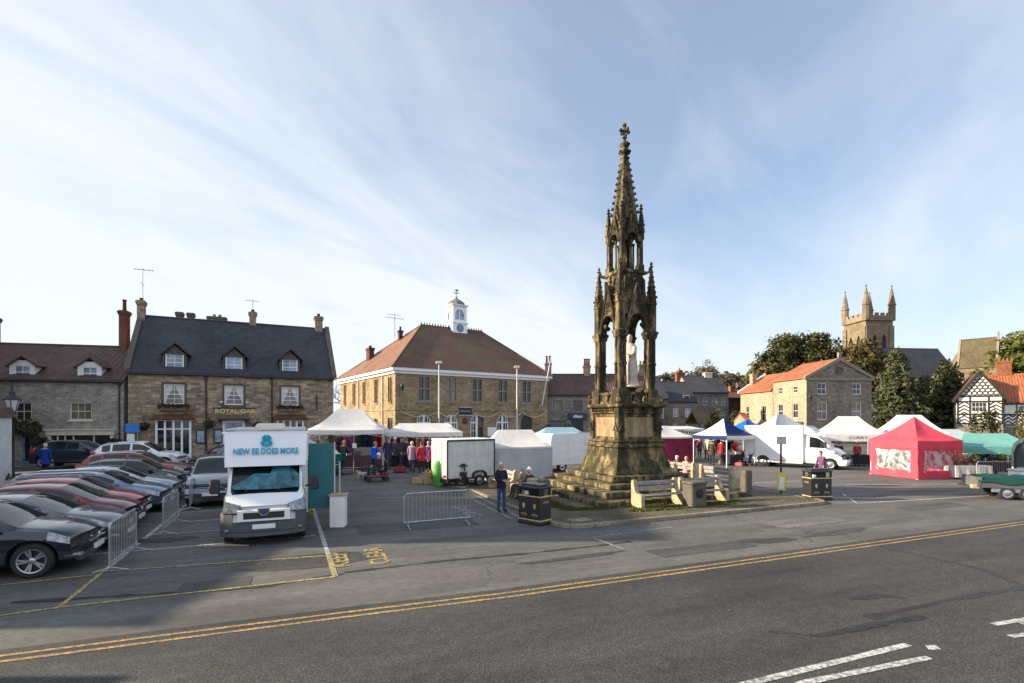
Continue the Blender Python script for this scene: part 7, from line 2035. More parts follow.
def leafy_tree(name, label, cat, px, Y, clumps, mt, n, s_, group=None, droop=0):
    """clumps given in picture-scale metres relative to the trunk foot: (dx, dy, z, rx, ry, rz)"""
    x = at(px, Y); z = gz(x, Y); t_ = thing(name, label, cat, (x, Y, z), 0, group)
    b = MB(); trunk(b, (0, 0, -.2), max(c[2] for c in clumps) * .85, .32, clumps); b.build('trunk', M['bark'], t_, 60)
    b = MB(); leaves(b, clumps, n, s_, droop=droop); b.build('crown', M[mt], t_, uv=False)
    return t_


def cl(Y, px0, pts):         # clumps from picture measures: (px, py, rx_px, ry_px, dy)
    m = Y / F
    return [((p[0] - px0) * m, p[4], zat(p[1], Y) - gz(at(px0, Y), Y), p[2] * m, p[2] * m * .8, p[3] * m) for p in pts]
GT = 'evergreens between the gabled building and the church'
leafy_tree('yew_tree', 'broad dark yew crown rising highest behind the orange roofs', 'tree', 798, 84, cl(84, 798, [(795, 352, 26, 17, 0), (808, 346, 22, 13, 1), (780, 360, 20, 14, 0), (820, 358, 22, 16, -1), (800, 375, 34, 20, 0), (788, 344, 12, 8, 0), (818, 340, 12, 7, 0)]), 'yew', 13000, .3, GT)
leafy_tree('yew_tree', 'bronze green yew in front of the church tower base', 'tree', 860, 80, cl(80, 860, [(858, 360, 22, 16, 0), (872, 364, 18, 16, 0), (848, 366, 18, 16, 0), (862, 384, 26, 22, 0), (866, 350, 12, 10, 0)]), 'yewwarm', 9500, .28, GT)
leafy_tree('yew_tree', 'smaller warm green yew at the street end of the orange roofs', 'tree', 762, 86, cl(86, 762, [(764, 374, 13, 14, 0), (757, 384, 11, 13, 0), (772, 366, 12, 11, 0), (760, 398, 16, 14, 0)]), 'yewwarm', 4500, .33, GT)
leafy_tree('yew_tree', 'dark green tree filling the gap between the two yews', 'tree', 834, 88, cl(88, 834, [(832, 366, 18, 14, 0), (838, 378, 20, 20, 0), (826, 358, 11, 8, 0)]), 'conifer', 3800, .36, GT)
def conifer(label, px, Y, top, bot, wpx, mt, n, grp):
    m = Y / F; x = at(px, Y); z0 = gz(x, Y); t_ = thing('conifer_tree', label, 'tree', (x, Y, z0), 0, grp)
    h_ = zat(top, Y) - z0; w = wpx * m / 2
    b = MB(); b.tube((0, 0, -.2), (0, 0, h_ * .95), .28, .04, 9)
    cs = []
    lv = 11
    for j in range(lv):
        f = j / lv; z = h_ * (.1 + .88 * f); r_ = w * (1 - f) ** .75 * (1 if f > .1 else .9) + .2
        nb = 7 if f < .8 else 4
        for i in range(nb):
            a = 6.28 * (i + .5 * (j % 2)) / nb + rnd.uniform(-.3, .3); rr_ = r_ * rnd.uniform(.5, .82)
            cs.append((rr_ * math.cos(a), rr_ * math.sin(a), z + rnd.uniform(-.3, .3), r_ * .42 + .15, r_ * .42 + .15, h_ * .06 + .15)); b.tube((0, 0, z + .2), cs[-1][:3], .05, .015, 5)
    b.build('trunk', M['bark'], t_, 60); b = MB(); leaves(b, cs, n, .25, droop=.4); b.build('crown', M[mt], t_, uv=False)
GCN = 'conifers before the church nave'
conifer('tall conifer with pale sunlit tips beside the gabled building', 897, 74, 347, 425, 48, 'conifer', 10500, GCN)
conifer('spreading conifer between the nave and the timbered house', 946, 76, 357, 425, 42, 'conifer', 10500, GCN)
conifer('slim conifer behind the timbered gable', 925, 84, 372, 425, 30, 'conifer', 3500, GCN)
leafy_tree('leafy_tree', 'bright yellow green tree above the orange tiled roof', 'tree', 1012, 90, cl(90, 1012, [(1010, 352, 17, 14, 0), (1024, 343, 16, 14, 0), (996, 362, 14, 10, 0), (1034, 352, 20, 18, 0), (985, 370, 12, 8, 0), (1018, 366, 26, 14, 0), (1040, 375, 26, 26, 0), (1010, 385, 30, 26, 0)]), 'bright', 8000, .36)
for i, (px, py, Y, r_, mt, n, lb) in enumerate(((716, 417, 62, 9, 'hedgeyellow', 900, 'yellow green shrub beside the mossy shelter'), (933, 432, 60, 9, 'shrub', 700, 'dark rounded shrub between the conifers and parked cars'), (985, 418, 64.5, 12, 'shrub', 1200, 'dark climbing shrub against the timbered wall'), (1022, 415, 63, 9, 'hedgeyellow', 900, 'yellow green bush by the timbered house window'), (906, 428, 62, 11, 'shrub', 900, 'dark hedge clump under the tall conifer'), (738, 420, 72, 9, 'shrub', 700, 'dark shrub before the red brick outbuilding'))):
    x = at(px, Y); m = Y / F; b = MB(); leaves(b, [(0, 0, 1.0, r_ * m, r_ * m * .6, max(1.0, zat(py, Y) - gz(x, Y) - .4 + r_ * m * .4)) for _ in range(1)], n, .17)
    tag(b.build('garden_shrub', M[mt], uv=False, loc=(x, Y, gz(x, Y))), lb, 'shrub', 'shrubs around the far side of the square')


def bare_tree(name, label, px, Y, h_, spread, depth, mt='twig', group=None, base=None, seed=1, up=.55):
    rg = random.Random(seed); x = at(px, Y); z0 = gz(x, Y) if base is None else base
    t_ = thing(name, label, 'tree', (x, Y, z0), 0, group); bt_ = MB(); bc = MB()
    def grow(p, d, L, r_, lev):
        q = p + d * L
        (bt_ if lev < 2 else bc).tube(p, q, r_, r_ * .7, 6 if lev < 2 else 4)
        if lev >= depth: return
        for _ in range(3 if lev else 4):
            dd = (d * up + Vector((rg.uniform(-1, 1), rg.uniform(-1, 1), rg.uniform(-.25, .9))) * spread).normalized()
            grow(p.lerp(q, rg.uniform(.6, 1)), dd, L * rg.uniform(.58, .82), r_ * .58, lev + 1)
    grow(Vector((0, 0, -.2)), Vector((0, 0, 1)), h_ * .32, h_ * .02 + .05, 0)
    bt_.build('trunk', M['bark'], t_, 60); bc.build('crown', M[mt], t_, uv=False)
GB_ = 'bare winter trees on the skyline'
bare_tree('bare_tree', 'bare winter tree showing over the pantiled cottage roof', 35, 62, 12.5, .75, 5, 'twig', GB_, .5, 3)
bare_tree('bare_tree', 'bare winter tree peeping out behind the inn gable and town hall', 352, 92, 13.5, .7, 5, 'twig', GB_, 1, 5)
bare_tree('bare_tree', 'bare tree with purplish twigs beside the church tower', 834, 112, 19.5, .7, 5, 'twig', GB_, 3, 8)
bare_tree('bare_tree', 'bare tree behind the church transept gable', 972, 112, 18.0, .7, 5, 'twig', GB_, 3, 9)
bare_tree('bare_tree', 'bare tree with fine twigs at the edge of the yellow green tree', 1022, 105, 19.5, .7, 5, 'twig', GB_, 2, 12)
bare_tree('bare_tree', 'bare tree behind the smaller warm green yew', 765, 115, 16.5, .75, 5, 'twig', GB_, 3, 10)
# round grey crown on the skyline
Y = 150; t_ = thing('round_tree', 'round grey brown leafless crown above the slate roofed terrace', 'tree', (at(705, Y), Y, 4), 0, GB_)
b = MB(); b.path([(0, 0, -1), (0, 0, 8)], [.5, .35], 8); b.build('trunk', M['bark'], t_, 60)
b = MB(); leaves(b, [(0, 0, zat(372, Y) - 4, 3.2, 3, 2.7), (0, 0, zat(378, Y) - 4, 2.9, 2.6, 2.5)], 2600, .3); b.build('crown', leafmat('far_grey_twig', (.08, .07, .05), (.17, .145, .10)), t_, uv=False)
b = MB()
for i in range(330):         # far wood on the hill
    x = rnd.uniform(90, 330); y = rnd.uniform(255, 420); z = hz(x, y); r_ = rnd.uniform(2.5, 4.5); h_ = rnd.uniform(4, 8)
    leaves(b, [(x, y, z + h_ * .6, r_, r_, h_ * .6)], 46, 1.5)
tag(b.build('far_wood', leafmat('far_wood_leaf', (.05, .045, .03), (.11, .09, .06)), uv=False), 'leafless wood covering the hill behind the town', 'wood', kind='stuff')
leafy_tree('leafy_tree', 'dark evergreen peeping over the street houses beside the monument', 'tree', 661, 110, cl(110, 661, [(661, 382, 8, 7, 0), (655, 388, 8, 8, 0), (668, 386, 7, 7, 0), (661, 398, 12, 12, 0)]), 'conifer', 1500, .4)

# ------------------------------------------------------------------ people
SKIN = mat('skin', (.48, .27, .19), .55, var=.08)
CLOTH = {}
def cloth(c):
    key = tuple(c)
    if key not in CLOTH: CLOTH[key] = mat('cloth_%d' % len(CLOTH), c, .85, var=.2, scale=9, spec=.2, bmp=.25, bscale=16)
    return CLOTH[key]


def person(label, loc, face, pose='stand', top=(.03, .03, .04), legs=(.03, .04, .08), hair=(.06, .04, .03), h_=1.72, hat=None, group=None, coat=False, shoes=(.02, .02, .02), lod=1, lean=0.0, hold=None):
    """one continuous body grown from a jointed skeleton; faces -y before turning by face"""
    s_ = h_ / 1.75
    J = {}
    if pose in ('stand', 'walk', 'hold', 'lean'):
        J.update(pel=(0, 0, .98), spi=(0, .01, 1.2), che=(0, .0, 1.38), nec=(0, .02, 1.53))
        st_ = .26 if pose == 'walk' else .03
        for q, s2 in (('l', 1), ('r', -1)):
            fwd = -st_ * s2
            J['hip' + q] = (s2 * .09, 0, .93); J['kne' + q] = (s2 * .10, fwd * .55 - (.04 if pose == 'walk' else .01), .5); J['ank' + q] = (s2 * .105, fwd + (.03), .09 if not (pose == 'walk' and s2 < 0) else .13); J['toe' + q] = (s2 * .125, fwd - .15, .035 if not (pose == 'walk' and s2 < 0) else .05)
            J['sho' + q] = (s2 * .175, .02, 1.44)
            if pose == 'hold': J['elb' + q] = (s2 * .235, .0, 1.17); J['wri' + q] = (s2 * .09, -.24, 1.16)
            elif pose == 'lean': J['elb' + q] = (s2 * .24, -.08, 1.18); J['wri' + q] = (s2 * .17, -.32, 1.05)
            else: J['elb' + q] = (s2 * .24, .03 + fwd * -.25, 1.16); J['wri' + q] = (s2 * .25, -.06 - fwd * .6, .92)
    else:      # seated
        J.update(pel=(0, .05, .52), spi=(0, .08, .74), che=(0, .07, .92), nec=(0, .05, 1.07))
        for q, s2 in (('l', 1), ('r', -1)):
            J['hip' + q] = (s2 * .09, .02, .5); J['kne' + q] = (s2 * .13, -.42, .52); J['ank' + q] = (s2 * .13, -.46, .1); J['toe' + q] = (s2 * .15, -.62, .04)
            J['sho' + q] = (s2 * .175, .07, .98); J['elb' + q] = (s2 * .23, -.02, .73); J['wri' + q] = (s2 * .14, -.28, .68)
    if lean:
        for q in ('spi', 'che', 'nec', 'shol', 'shor', 'elbl', 'elbr', 'wril', 'wrir'):
            x, y, z = J[q]; J[q] = (x, y - lean * (z - .95), z)
    rad = dict(pel=(.155, .115), spi=(.14, .105), che=(.165, .115), nec=(.058, .058), hip=(.095, .1), kne=(.062, .066), ank=(.045, .05), toe=(.04, .032), sho=(.075, .075), elb=(.05, .05), wri=(.034, .034))
    bulk = 1.14 if coat else 1.04
    E = [('pel', 'spi'), ('spi', 'che'), ('che', 'nec')]
    for q in 'lr': E += [('pel', 'hip' + q), ('hip' + q, 'kne' + q), ('kne' + q, 'ank' + q), ('ank' + q, 'toe' + q), ('che', 'sho' + q), ('sho' + q, 'elb' + q), ('elb' + q, 'wri' + q)]
    names = list(J); me = bpy.data.meshes.new('body'); me.from_pydata([J[n_] for n_ in names], [(names.index(a), names.index(c)) for a, c in E], [])
    o = bpy.data.objects.new('body', me); COL.objects.link(o)
    md = o.modifiers.new('s', 'SKIN'); sub = o.modifiers.new('u', 'SUBSURF'); sub.levels = lod; sub.render_levels = lod
    for i, n_ in enumerate(names):
        rr_ = rad[n_[:3]]; kk = bulk if n_[:3] in ('pel', 'spi', 'che', 'sho', 'elb') else 1.0
        me.skin_vertices[0].data[i].radius = (rr_[0] * kk, rr_[1] * kk)
        me.skin_vertices[0].data[i].use_root = n_ == 'pel'
    dg = bpy.context.evaluated_depsgraph_get(); dg.update()
    res = bpy.data.meshes.new_from_object(o.evaluated_get(dg)); bpy.data.objects.remove(o)
    b = MB(); seat = pose == 'sit'
    segs = [(Vector(J[a]), Vector(J[c]), a, c) for a, c in E]
    for p in res.polygons:
        c = p.center; best = None
        for a, e, na, ne in segs:
            d = e - a; t = max(0, min(1, (c - a).dot(d) / d.dot(d))); dist = (a + d * t - c).length - rad[na[:3]][0] * .5
            if best is None or dist < best[0]: best = (dist, na, ne, t)
        _, na, ne, t = best
        m_i = 1
        if na[:3] in ('kne', 'hip') or (ne[:3] == 'hip') or (na == 'pel' and c.z < J['pel'][2] - .02 and not coat): m_i = 2
        if coat and not seat and na[:3] in ('hip',) and c.z > .78: m_i = 1
        if na[:3] == 'ank' or (na[:3] == 'kne' and t > .93): m_i = 3
        if na == 'che' and ne == 'nec' and t > .75: m_i = 0
        if ne[:3] == 'wri' and t > .97: m_i = 0
        b.add([tuple(res.vertices[v].co) for v in p.vertices], [tuple(range(len(p.vertices)))], m_i)
    # head with face
    nx_, ny_, nz_ = J['nec']; hc = Vector((nx_, ny_ - .025 - lean * .1, nz_ + .135))
    prof = [(.01, -.125), (.045, -.118), (.062, -.095), (.072, -.06), (.079, -.02), (.082, .02), (.078, .06), (.062, .095), (.035, .117), (.005, .124)]
    b.tube((nx_, ny_, nz_ - .03), (hc.x, hc.y + .015, hc.z - .06), .055, .052, 10, 0)
    b.lathe(prof, 14, tuple(hc), 0, 0, .92, 1.12)
    b.add([tuple(hc + Vector(v)) for v in ((-.014, -.082, -.03), (.014, -.082, -.03), (0, -.112, -.028), (0, -.085, .02))], [(0, 1, 2), (0, 2, 3), (1, 3, 2)], 0)
    for s2 in (-1, 1):
        b.ball(tuple(hc + Vector((s2 * .078, .008, -.005))), .026, 6, 4, 0, 1.3, .45)
        b.ball(tuple(hc + Vector((s2 * .03, -.079, .012))), .011, 6, 4, 4)
    b.box(hc.x - .024, hc.x + .024, hc.y - .088, hc.y - .07, hc.z - .067, hc.z - .06, 5)
    # hands: palm, four fingers of unequal length and a thumb
    for q, s2 in (('l', 1), ('r', -1)):
        el, wr = Vector(J['elb' + q]), Vector(J['wri' + q]); d = (wr - el).normalized(); side = Vector((-s2, 0, 0)) if abs(d.x) < .7 else Vector((0, -1, 0)); side = (side - d * side.dot(d)).normalized(); nrm = d.cross(side)
        b.path([wr - d * .01, wr + d * .045, wr + d * .085], [.03, .036, .033], 8, 0)
        across = nrm
        for i, L in enumerate((.062, .074, .07, .055)):
            p0 = wr + d * .082 + across * (.018 * (i - 1.5)); p1 = p0 + d * L * .55 + side * .008; p2 = p1 + (d * .7 + side * .7).normalized() * L * .5
            b.path([p0, p1, p2], [.0095, .009, .007], 5, 0)
        p0 = wr + d * .03 - across * .03; b.path([p0, p0 + (d - across * .8).normalized() * .04, p0 + (d - across * .3 + side * .3).normalized() * .07], [.012, .011, .008], 5, 0)
    t_ = b.build('person', [SKIN, cloth(top), cloth(legs), cloth(shoes), M['black'], mat_lip()], None, 60, weld=True)
    tag(t_, label, 'person', group)
    t_.scale = (s_, s_, s_); t_.location = loc; t_.rotation_euler = (0, 0, face)
    b = MB(); pr = [(.085, -.01), (.09, .03), (.086, .068), (.068, .105), (.038, .128), (.004, .135)]
    n_ = 14; vs = []
    for r_, z in pr:
        for i in range(n_):
            a = 2 * math.pi * i / n_; fr = max(0, -math.sin(a)); zz_ = z + (.055 * fr if z < .05 else 0) - (.05 * max(0, math.sin(a)) if z < .0 else 0)
            vs.append((hc.x + r_ * .95 * math.cos(a), hc.y + r_ * 1.14 * math.sin(a) + .006, hc.z + zz_))
    b.add(vs, [(j * n_ + i, j * n_ + (i + 1) % n_, (j + 1) * n_ + (i + 1) % n_, (j + 1) * n_ + i) for j in range(len(pr) - 1) for i in range(n_)])
    hh = b.build('hair', cloth(hair), t_, 179)
    if hat:
        b = MB(); b.lathe([(.096, .035), (.1, .05), (.095, .09), (.07, .13), (.02, .15)], 14, tuple(hc), 0, 0, .98, 1.14); b.ball((hc.x, hc.y, hc.z + .16), .03, 7, 5); b.build('hat', cloth(hat), t_, 179)
    if coat:
        b = MB(); z1 = J['pel'][2] + .14 if not seat else .6; z0 = z1 - (.42 if not seat else .2)
        n_ = 16; vs = []
        for j, (z, rx, ry) in enumerate(((z1 + .3, .172, .125), (z1, .175, .135), ((z0 + z1) / 2, .195, .15), (z0, .21, .165))):
            for i in range(n_): a = 2 * math.pi * i / n_; f = 1 + .03 * math.sin(5 * a + j); vs.append((rx * f * math.cos(a), J['pel'][1] + .01 - lean * max(0, z - .95) + ry * f * math.sin(a), z))
        b.add(vs, [(j * n_ + i, j * n_ + (i + 1) % n_, (j + 1) * n_ + (i + 1) % n_, (j + 1) * n_ + i) for j in range(3) for i in range(n_)]); b.build('coat_skirt', cloth(top), t_, 179)
    elif not seat:
        n_ = 16; vs = []; pz = J['pel'][2]
        for j, (z, rx, ry) in enumerate(((pz + .26, .15, .112), (pz + .12, .166, .128), (pz - .02, .178, .14), (pz - .1, .176, .142), (pz - .1, .15, .12))):
            for i in range(n_): a = 2 * math.pi * i / n_; f = 1 + .02 * math.sin(5 * a + j); vs.append((rx * f * math.cos(a), .008 - lean * max(0, z - .95) + ry * f * math.sin(a), z))
        b = MB(); b.add(vs, [(j * n_ + i, j * n_ + (i + 1) % n_, (j + 1) * n_ + (i + 1) % n_, (j + 1) * n_ + i) for j in range(4) for i in range(n_)]); b.build('jacket_hem', cloth(top), t_, 179)
    return t_
_lip = []
def mat_lip():
    if not _lip: _lip.append(mat('lips', (.34, .13, .11), .5, var=0))
    return _lip[0]
def pg(px, Y, dz=0.0): x = at(px, Y); return (x, Y, gz(x, Y) + dz)
GREY = (.3, .29, .27)
person('elderly person in black jacket and blue jeans standing on the kerb with hands together', (at(501.5, 18.1), 18.1, .0), R(35), 'hold', (.02, .022, .03), (.03, .065, .15), GREY, 1.74, coat=False, lod=2)
P0 = (at(378, 24.9), 24.9, gz(-6.5, 25))
# mobility scooter and rider
ms_ = thing('mobility_scooter', 'dark mobility scooter carrying an elderly rider before the clothes stall', 'mobility scooter', P0, R(-62))
b = MB(); b.bbox(-.28, .28, -.55, .45, .2, .32, .04); b.bbox(-.26, .26, .1, .5, .32, .44, .05); b.build('chassis', mat('scooter_maroon', (.12, .015, .02), .35, coat=.5), ms_, 50)
b = MB(); b.bbox(-.24, .24, -.02, .42, .46, .54, .04); b.bbox(-.23, .23, .34, .44, .54, 1.0, .04); b.tube((0, .2, .4), (0, .2, .48), .05)
for s2 in (-1, 1): b.bbox(s2 * .28 - .03, s2 * .28 + .03, -.02, .34, .68, .73, .015)
b.build('seat', M['black'], ms_, 50)
b = MB(); b.tube((0, -.5, .3), (0, -.38, .92), .03); b.tube((-.25, -.36, .95), (.25, -.36, .95), .016); b.bbox(-.1, .1, -.44, -.34, .86, .98, .02); b.build('tiller', M['black'], ms_)
b = MB(); b.bbox(-.18, .18, -.78, -.55, .5, .72, .01); b.build('basket', M['iron'], ms_)
for x, y in ((-.26, -.5), (.26, -.5), (-.27, .36), (.27, .36)): wheel(ms_, x, y, .13, .08, 1 if x > 0 else -1, 5, 'steel') if False else None
for x, y in ((-.26, -.5), (.26, -.5), (-.27, .36), (.27, .36)):
    b = MB(); b.T = Matrix.Translation((x, y, .13)) @ Matrix.Rotation(R(90), 4, 'Y'); b.lathe([(.07, -.04), (.12, -.04), (.13, 0), (.12, .04), (.07, .04)], 16); b.build('wheel', M['rubber'], ms_, 40)
person('white haired rider in dark jacket and green trousers on the mobility scooter', (P0[0], P0[1], P0[2] + .1), R(-62), 'sit', (.04, .035, .035), (.03, .06, .06), (.7, .68, .65), 1.7)
# little dog by the scooter
dg_ = MB(); n_ = 12
dpts = [((.0, -.24, .24), .07), ((0, -.14, .25), .095), ((0, .02, .245), .085), ((0, .18, .25), .08), ((0, .25, .24), .055)]
dg_.path([p for p, _ in dpts], [r_ for _, r_ in dpts], 10)
for x, y in ((-.05, -.15), (.05, -.15)): dg_.path([(x, y, .22), (x, y + .01, .12), (x, y - .005, .06), (x, y - .03, .012)], [.035, .024, .02, .022], 7)
for x in (-.05, .05): dg_.path([(x, .18, .24), (x, .14, .14), (x, .22, .09), (x, .2, .02), (x, .17, .012)], [.05, .035, .022, .02, .02], 7)
dg_.path([(0, -.2, .27), (0, -.27, .35), (0, -.31, .38)], [.055, .05, .06], 8); dg_.ball((0, -.32, .385), .062, 8, 6); dg_.path([(0, -.36, .375), (0, -.42, .36)], [.035, .022], 7)
for x in (-.045, .045): dg_.path([(x, -.3, .43), (x * 1.6, -.31, .41), (x * 1.8, -.33, .36)], [.02, .022, .008], 6)
dg_.path([(0, .25, .27), (0, .32, .36), (0, .3, .44)], [.022, .02, .012], 6)
o = dg_.build('dog', mat('dog_fur', (.42, .39, .36), .9, var=.4, scale=9), smooth=60, loc=(at(363, 25.2), 25.2, gz(-7, 25))); o.rotation_euler = (0, 0, R(60)); o.scale = (1.25,) * 3; tag(o, 'small shaggy grey and white dog beside the mobility scooter', 'dog')
PPL = 'shoppers among the market stalls'
for a in (('shopper in a bright blue jacket leaning at the stall behind the scooter', (374, 26.4), R(150), 'lean', (.01, .09, .5), (.04, .04, .05), (.2, .15, .1), 1.72, None, False, .15),
          ('stallholder in a dark coat among hanging clothes under the white gazebo', (388, 28.4), R(20), 'stand', (.03, .035, .06), (.03, .03, .04), (.1, .07, .05), 1.75, None, True, 0),
          ('shopper in a lilac coat browsing the low white canopy stall', (412, 27.9), R(170), 'stand', (.28, .2, .3), (.04, .04, .06), (.55, .52, .48), 1.62, None, True, 0),
          ('shopper in a red coat with a bag at the clothes rail', (421.5, 27.5), R(200), 'stand', (.42, .03, .05), (.03, .03, .04), (.12, .08, .05), 1.64, None, True, 0),
          ('shopper in a blue anorak beside the red coated shopper', (428.5, 27.9), R(160), 'stand', (.04, .07, .22), (.03, .03, .05), (.4, .35, .28), 1.66, None, True, 0),
          ('shopper in a dark hooded coat between the two canopies', (401.5, 28.8), R(80), 'stand', (.05, .04, .05), (.04, .05, .08), (.08, .06, .05), 1.74, None, True, 0),
          ('shopper in brown coat walking behind the exhibition van awning', (318, 27.5), R(200), 'walk', (.14, .08, .04), (.03, .04, .07), (.1, .07, .05), 1.7, None, True, 0),
          ('stallholder in black and white behind the small counter table', (304, 24.5), R(10), 'stand', (.55, .55, .55), (.03, .03, .03), (.05, .04, .03), 1.68, None, False, 0),
          ('tall shopper in a brown coat at the navy gazebo corner', (712, 36.4), R(140), 'stand', (.06, .045, .035), (.03, .03, .035), (.1, .08, .06), 1.84, None, True, 0),
          ('shopper wearing a red hat under the navy gazebo', (721.5, 38.4), R(150), 'stand', (.3, .03, .04), (.04, .03, .03), (.1, .07, .05), 1.72, (.5, .04, .04), True, 0),
          ('stallholder in a red jumper behind the goods table', (734.5, 38.3), R(-20), 'lean', (.45, .03, .05), (.04, .04, .05), (.45, .4, .33), 1.68, None, False, 0),
          ('shopper in a dark coat among the stalls behind the monument', (693, 44.0), R(10), 'walk', (.03, .035, .06), (.03, .04, .08), (.2, .15, .1), 1.74, None, True, 0),
          ('shopper in a pale top walking up the street past the flat canopy', (688, 47), R(180), 'walk', (.4, .38, .4), (.04, .05, .1), (.1, .08, .06), 1.68, None, False, 0),
          ('shopper in a burgundy coat near the maroon walled stall', (699.5, 42.5), R(200), 'stand', (.16, .03, .05), (.03, .03, .03), (.3, .25, .2), 1.64, None, True, 0),
          ('customer in a dark coat at the lettered white gazebo', (839, 35.2), R(170), 'stand', (.03, .03, .035), (.05, .05, .06), (.12, .09, .07), 1.72, None, True, 0),
          ('shopper in a green parka at the middle of the low canopy stall', (406.5, 29.2), R(175), 'stand', (.04, .07, .04), (.03, .03, .05), (.15, .1, .07), 1.7, None, True, 0),
          ('shopper in a mustard coat beside the low canopy pole', (434.5, 28.6), R(185), 'lean', (.28, .17, .04), (.04, .04, .06), (.3, .27, .24), 1.62, None, True, .1),
          ('shopper in a magenta jacket near the box trailer door', (432, 26.6), R(230), 'stand', (.32, .02, .12), (.02, .02, .03), (.07, .05, .04), 1.63, None, False, 0),
          ('shopper with a white bobble hat among the hanging clothes', (395, 29.4), R(140), 'stand', (.1, .1, .13), (.03, .04, .07), (.3, .25, .2), 1.65, (.7, .7, .7), True, 0),
          ('shopper in a dark anorak at the big white gazebo table', (343, 27.2), R(165), 'lean', (.03, .05, .05), (.05, .05, .06), (.35, .32, .3), 1.7, None, True, .1),
          ('shopper in a burgundy top looking at the gazebo rail', (333, 27.6), R(190), 'stand', (.2, .03, .05), (.03, .03, .05), (.06, .05, .04), 1.66, None, False, 0),
          ('shopper in a grey coat walking beyond the navy gazebo', (707, 41.0), R(160), 'walk', (.12, .12, .13), (.03, .03, .04), (.25, .2, .15), 1.7, None, True, 0),
          ('shopper in a red jacket by the lettered gazebo table', (857, 35.6), R(170), 'stand', (.35, .03, .04), (.03, .04, .07), (.1, .07, .05), 1.68, None, False, 0),
          ('stallholder in a dark apron under the teal canopy', (980, 30.8), R(10), 'stand', (.05, .05, .07), (.03, .03, .04), (.12, .09, .06), 1.72, None, True, 0),
          ('person in a blue coat standing by the cottage shopfront', (45.5, 26.0), R(190), 'stand', (.01, .05, .28), (.02, .025, .04), (.5, .48, .45), 1.7, None, True, 0)):
    lb, (px, Y), fc, ps, tp, lg, hr, hh, ht, ct, ln = a
    person(lb, pg(px, Y), fc, ps, tp, lg, hr, hh, ht, PPL, ct, lean=ln)
person('person in a purple jacket striding past the white van in pale trousers', (at(822, 25.2), 25.2, 0), R(-72), 'walk', (.13, .06, .14), (.5, .47, .44), (.08, .06, .05), 1.7, coat=False, lean=.12)
# people sitting on the benches
def sit(lb, ix, iy, rz, tp, lg, hr, hat=None):
    p = onisl(ix, iy); person(lb, (p.x, p.y, p.z), k + rz, 'sit', tp, lg, hr, 1.66, hat, 'people resting on the monument benches', True)
sit('person in a white woollen hat sitting behind the litter bin', 1.25, 5.1, R(-90), (.05, .045, .05), (.04, .04, .06), (.6, .58, .55), (.75, .75, .73))
sit('grey haired person sitting beside the white hat on the bench', 1.25, 5.75, R(-90), (.2, .17, .13), (.05, .05, .06), (.35, .32, .28))
sit('person with pale pink coat seated on the stall side bench', 11.45, 7.5, R(90), (.45, .25, .25), (.05, .05, .06), (.4, .3, .2))
sit('person in a black and white coat seated on the stall side bench', 11.45, 8.2, R(90), (.05, .05, .05), (.05, .05, .06), (.7, .68, .65))

# ------------------------------------------------------------------ goods on the stalls
def table(label, px, Y, rz, w, cover, h_=.75, name='trestle_table', Z=None):
    t_ = thing(name, label, 'table', pg(px, Y), rz, 'stall tables')
    b = MB(); b.bbox(-w / 2, w / 2, -.38, .38, h_ - .04, h_, .01); b.build('tabletop', M['ply'], t_)
    for x in (-w / 2 + .15, w / 2 - .15):
        for y in (-.3, .3): b = MB(); b.tube((x, y, 0), (x, y, h_ - .04), .02); b.build('leg', M['iron'], t_)
    if cover:
        b = MB(); vs = []; n_ = 40
        pts = [(-w / 2, -.4), (w / 2, -.4), (w / 2, .4), (-w / 2, .4), (-w / 2, -.4)]
        for (x0, y0), (x1, y1) in zip(pts, pts[1:]):
            for i in range(10): vs.append((lerp(x0, x1, i / 10), lerp(y0, y1, i / 10)))
        m = len(vs); V = [(x * 1.005, y * 1.01, h_ + .006) for x, y in vs] + [(x * (1.01 + .02 * math.sin(i * 1.9)), y * (1.04 + .06 * math.sin(i * 1.9)), .12) for i, (x, y) in enumerate(vs)]
        b.add(V, [(i, (i + 1) % m, m + (i + 1) % m, m + i) for i in range(m)] + [tuple(range(m))]); o = b.build('tablecloth', cover, None, loc=t_.location); o.rotation_euler = t_.rotation_euler
        tag(o, 'cloth over ' + label, 'tablecloth', 'stall table cloths')
    return t_
WH = M['cwhite']; DK = cloth((.03, .03, .04))
tabs = [table('goods table under the navy and white gazebo', 736, 36.9, R(28), 2.3, DK), table('table of clothes under the big white gazebo', 353, 28.6, R(10), 2.4, cloth((.1, .05, .06))),
        table('small display table beside the white gazebo pole', 322, 26.6, R(12), 1.5, cloth((.06, .07, .08))), table('long table under the low white canopy stall', 412, 30.0, R(8), 2.6, DK),
        table('white draped table of plants beside the red gazebo', 968, 28.2, R(-4), 1.9, WH), table('dark table under the teal canopy', 996, 29.4, R(-10), 1.8, DK), table('table under the lettered white gazebo', 848, 36.6, R(-14), 2.6, DK)]
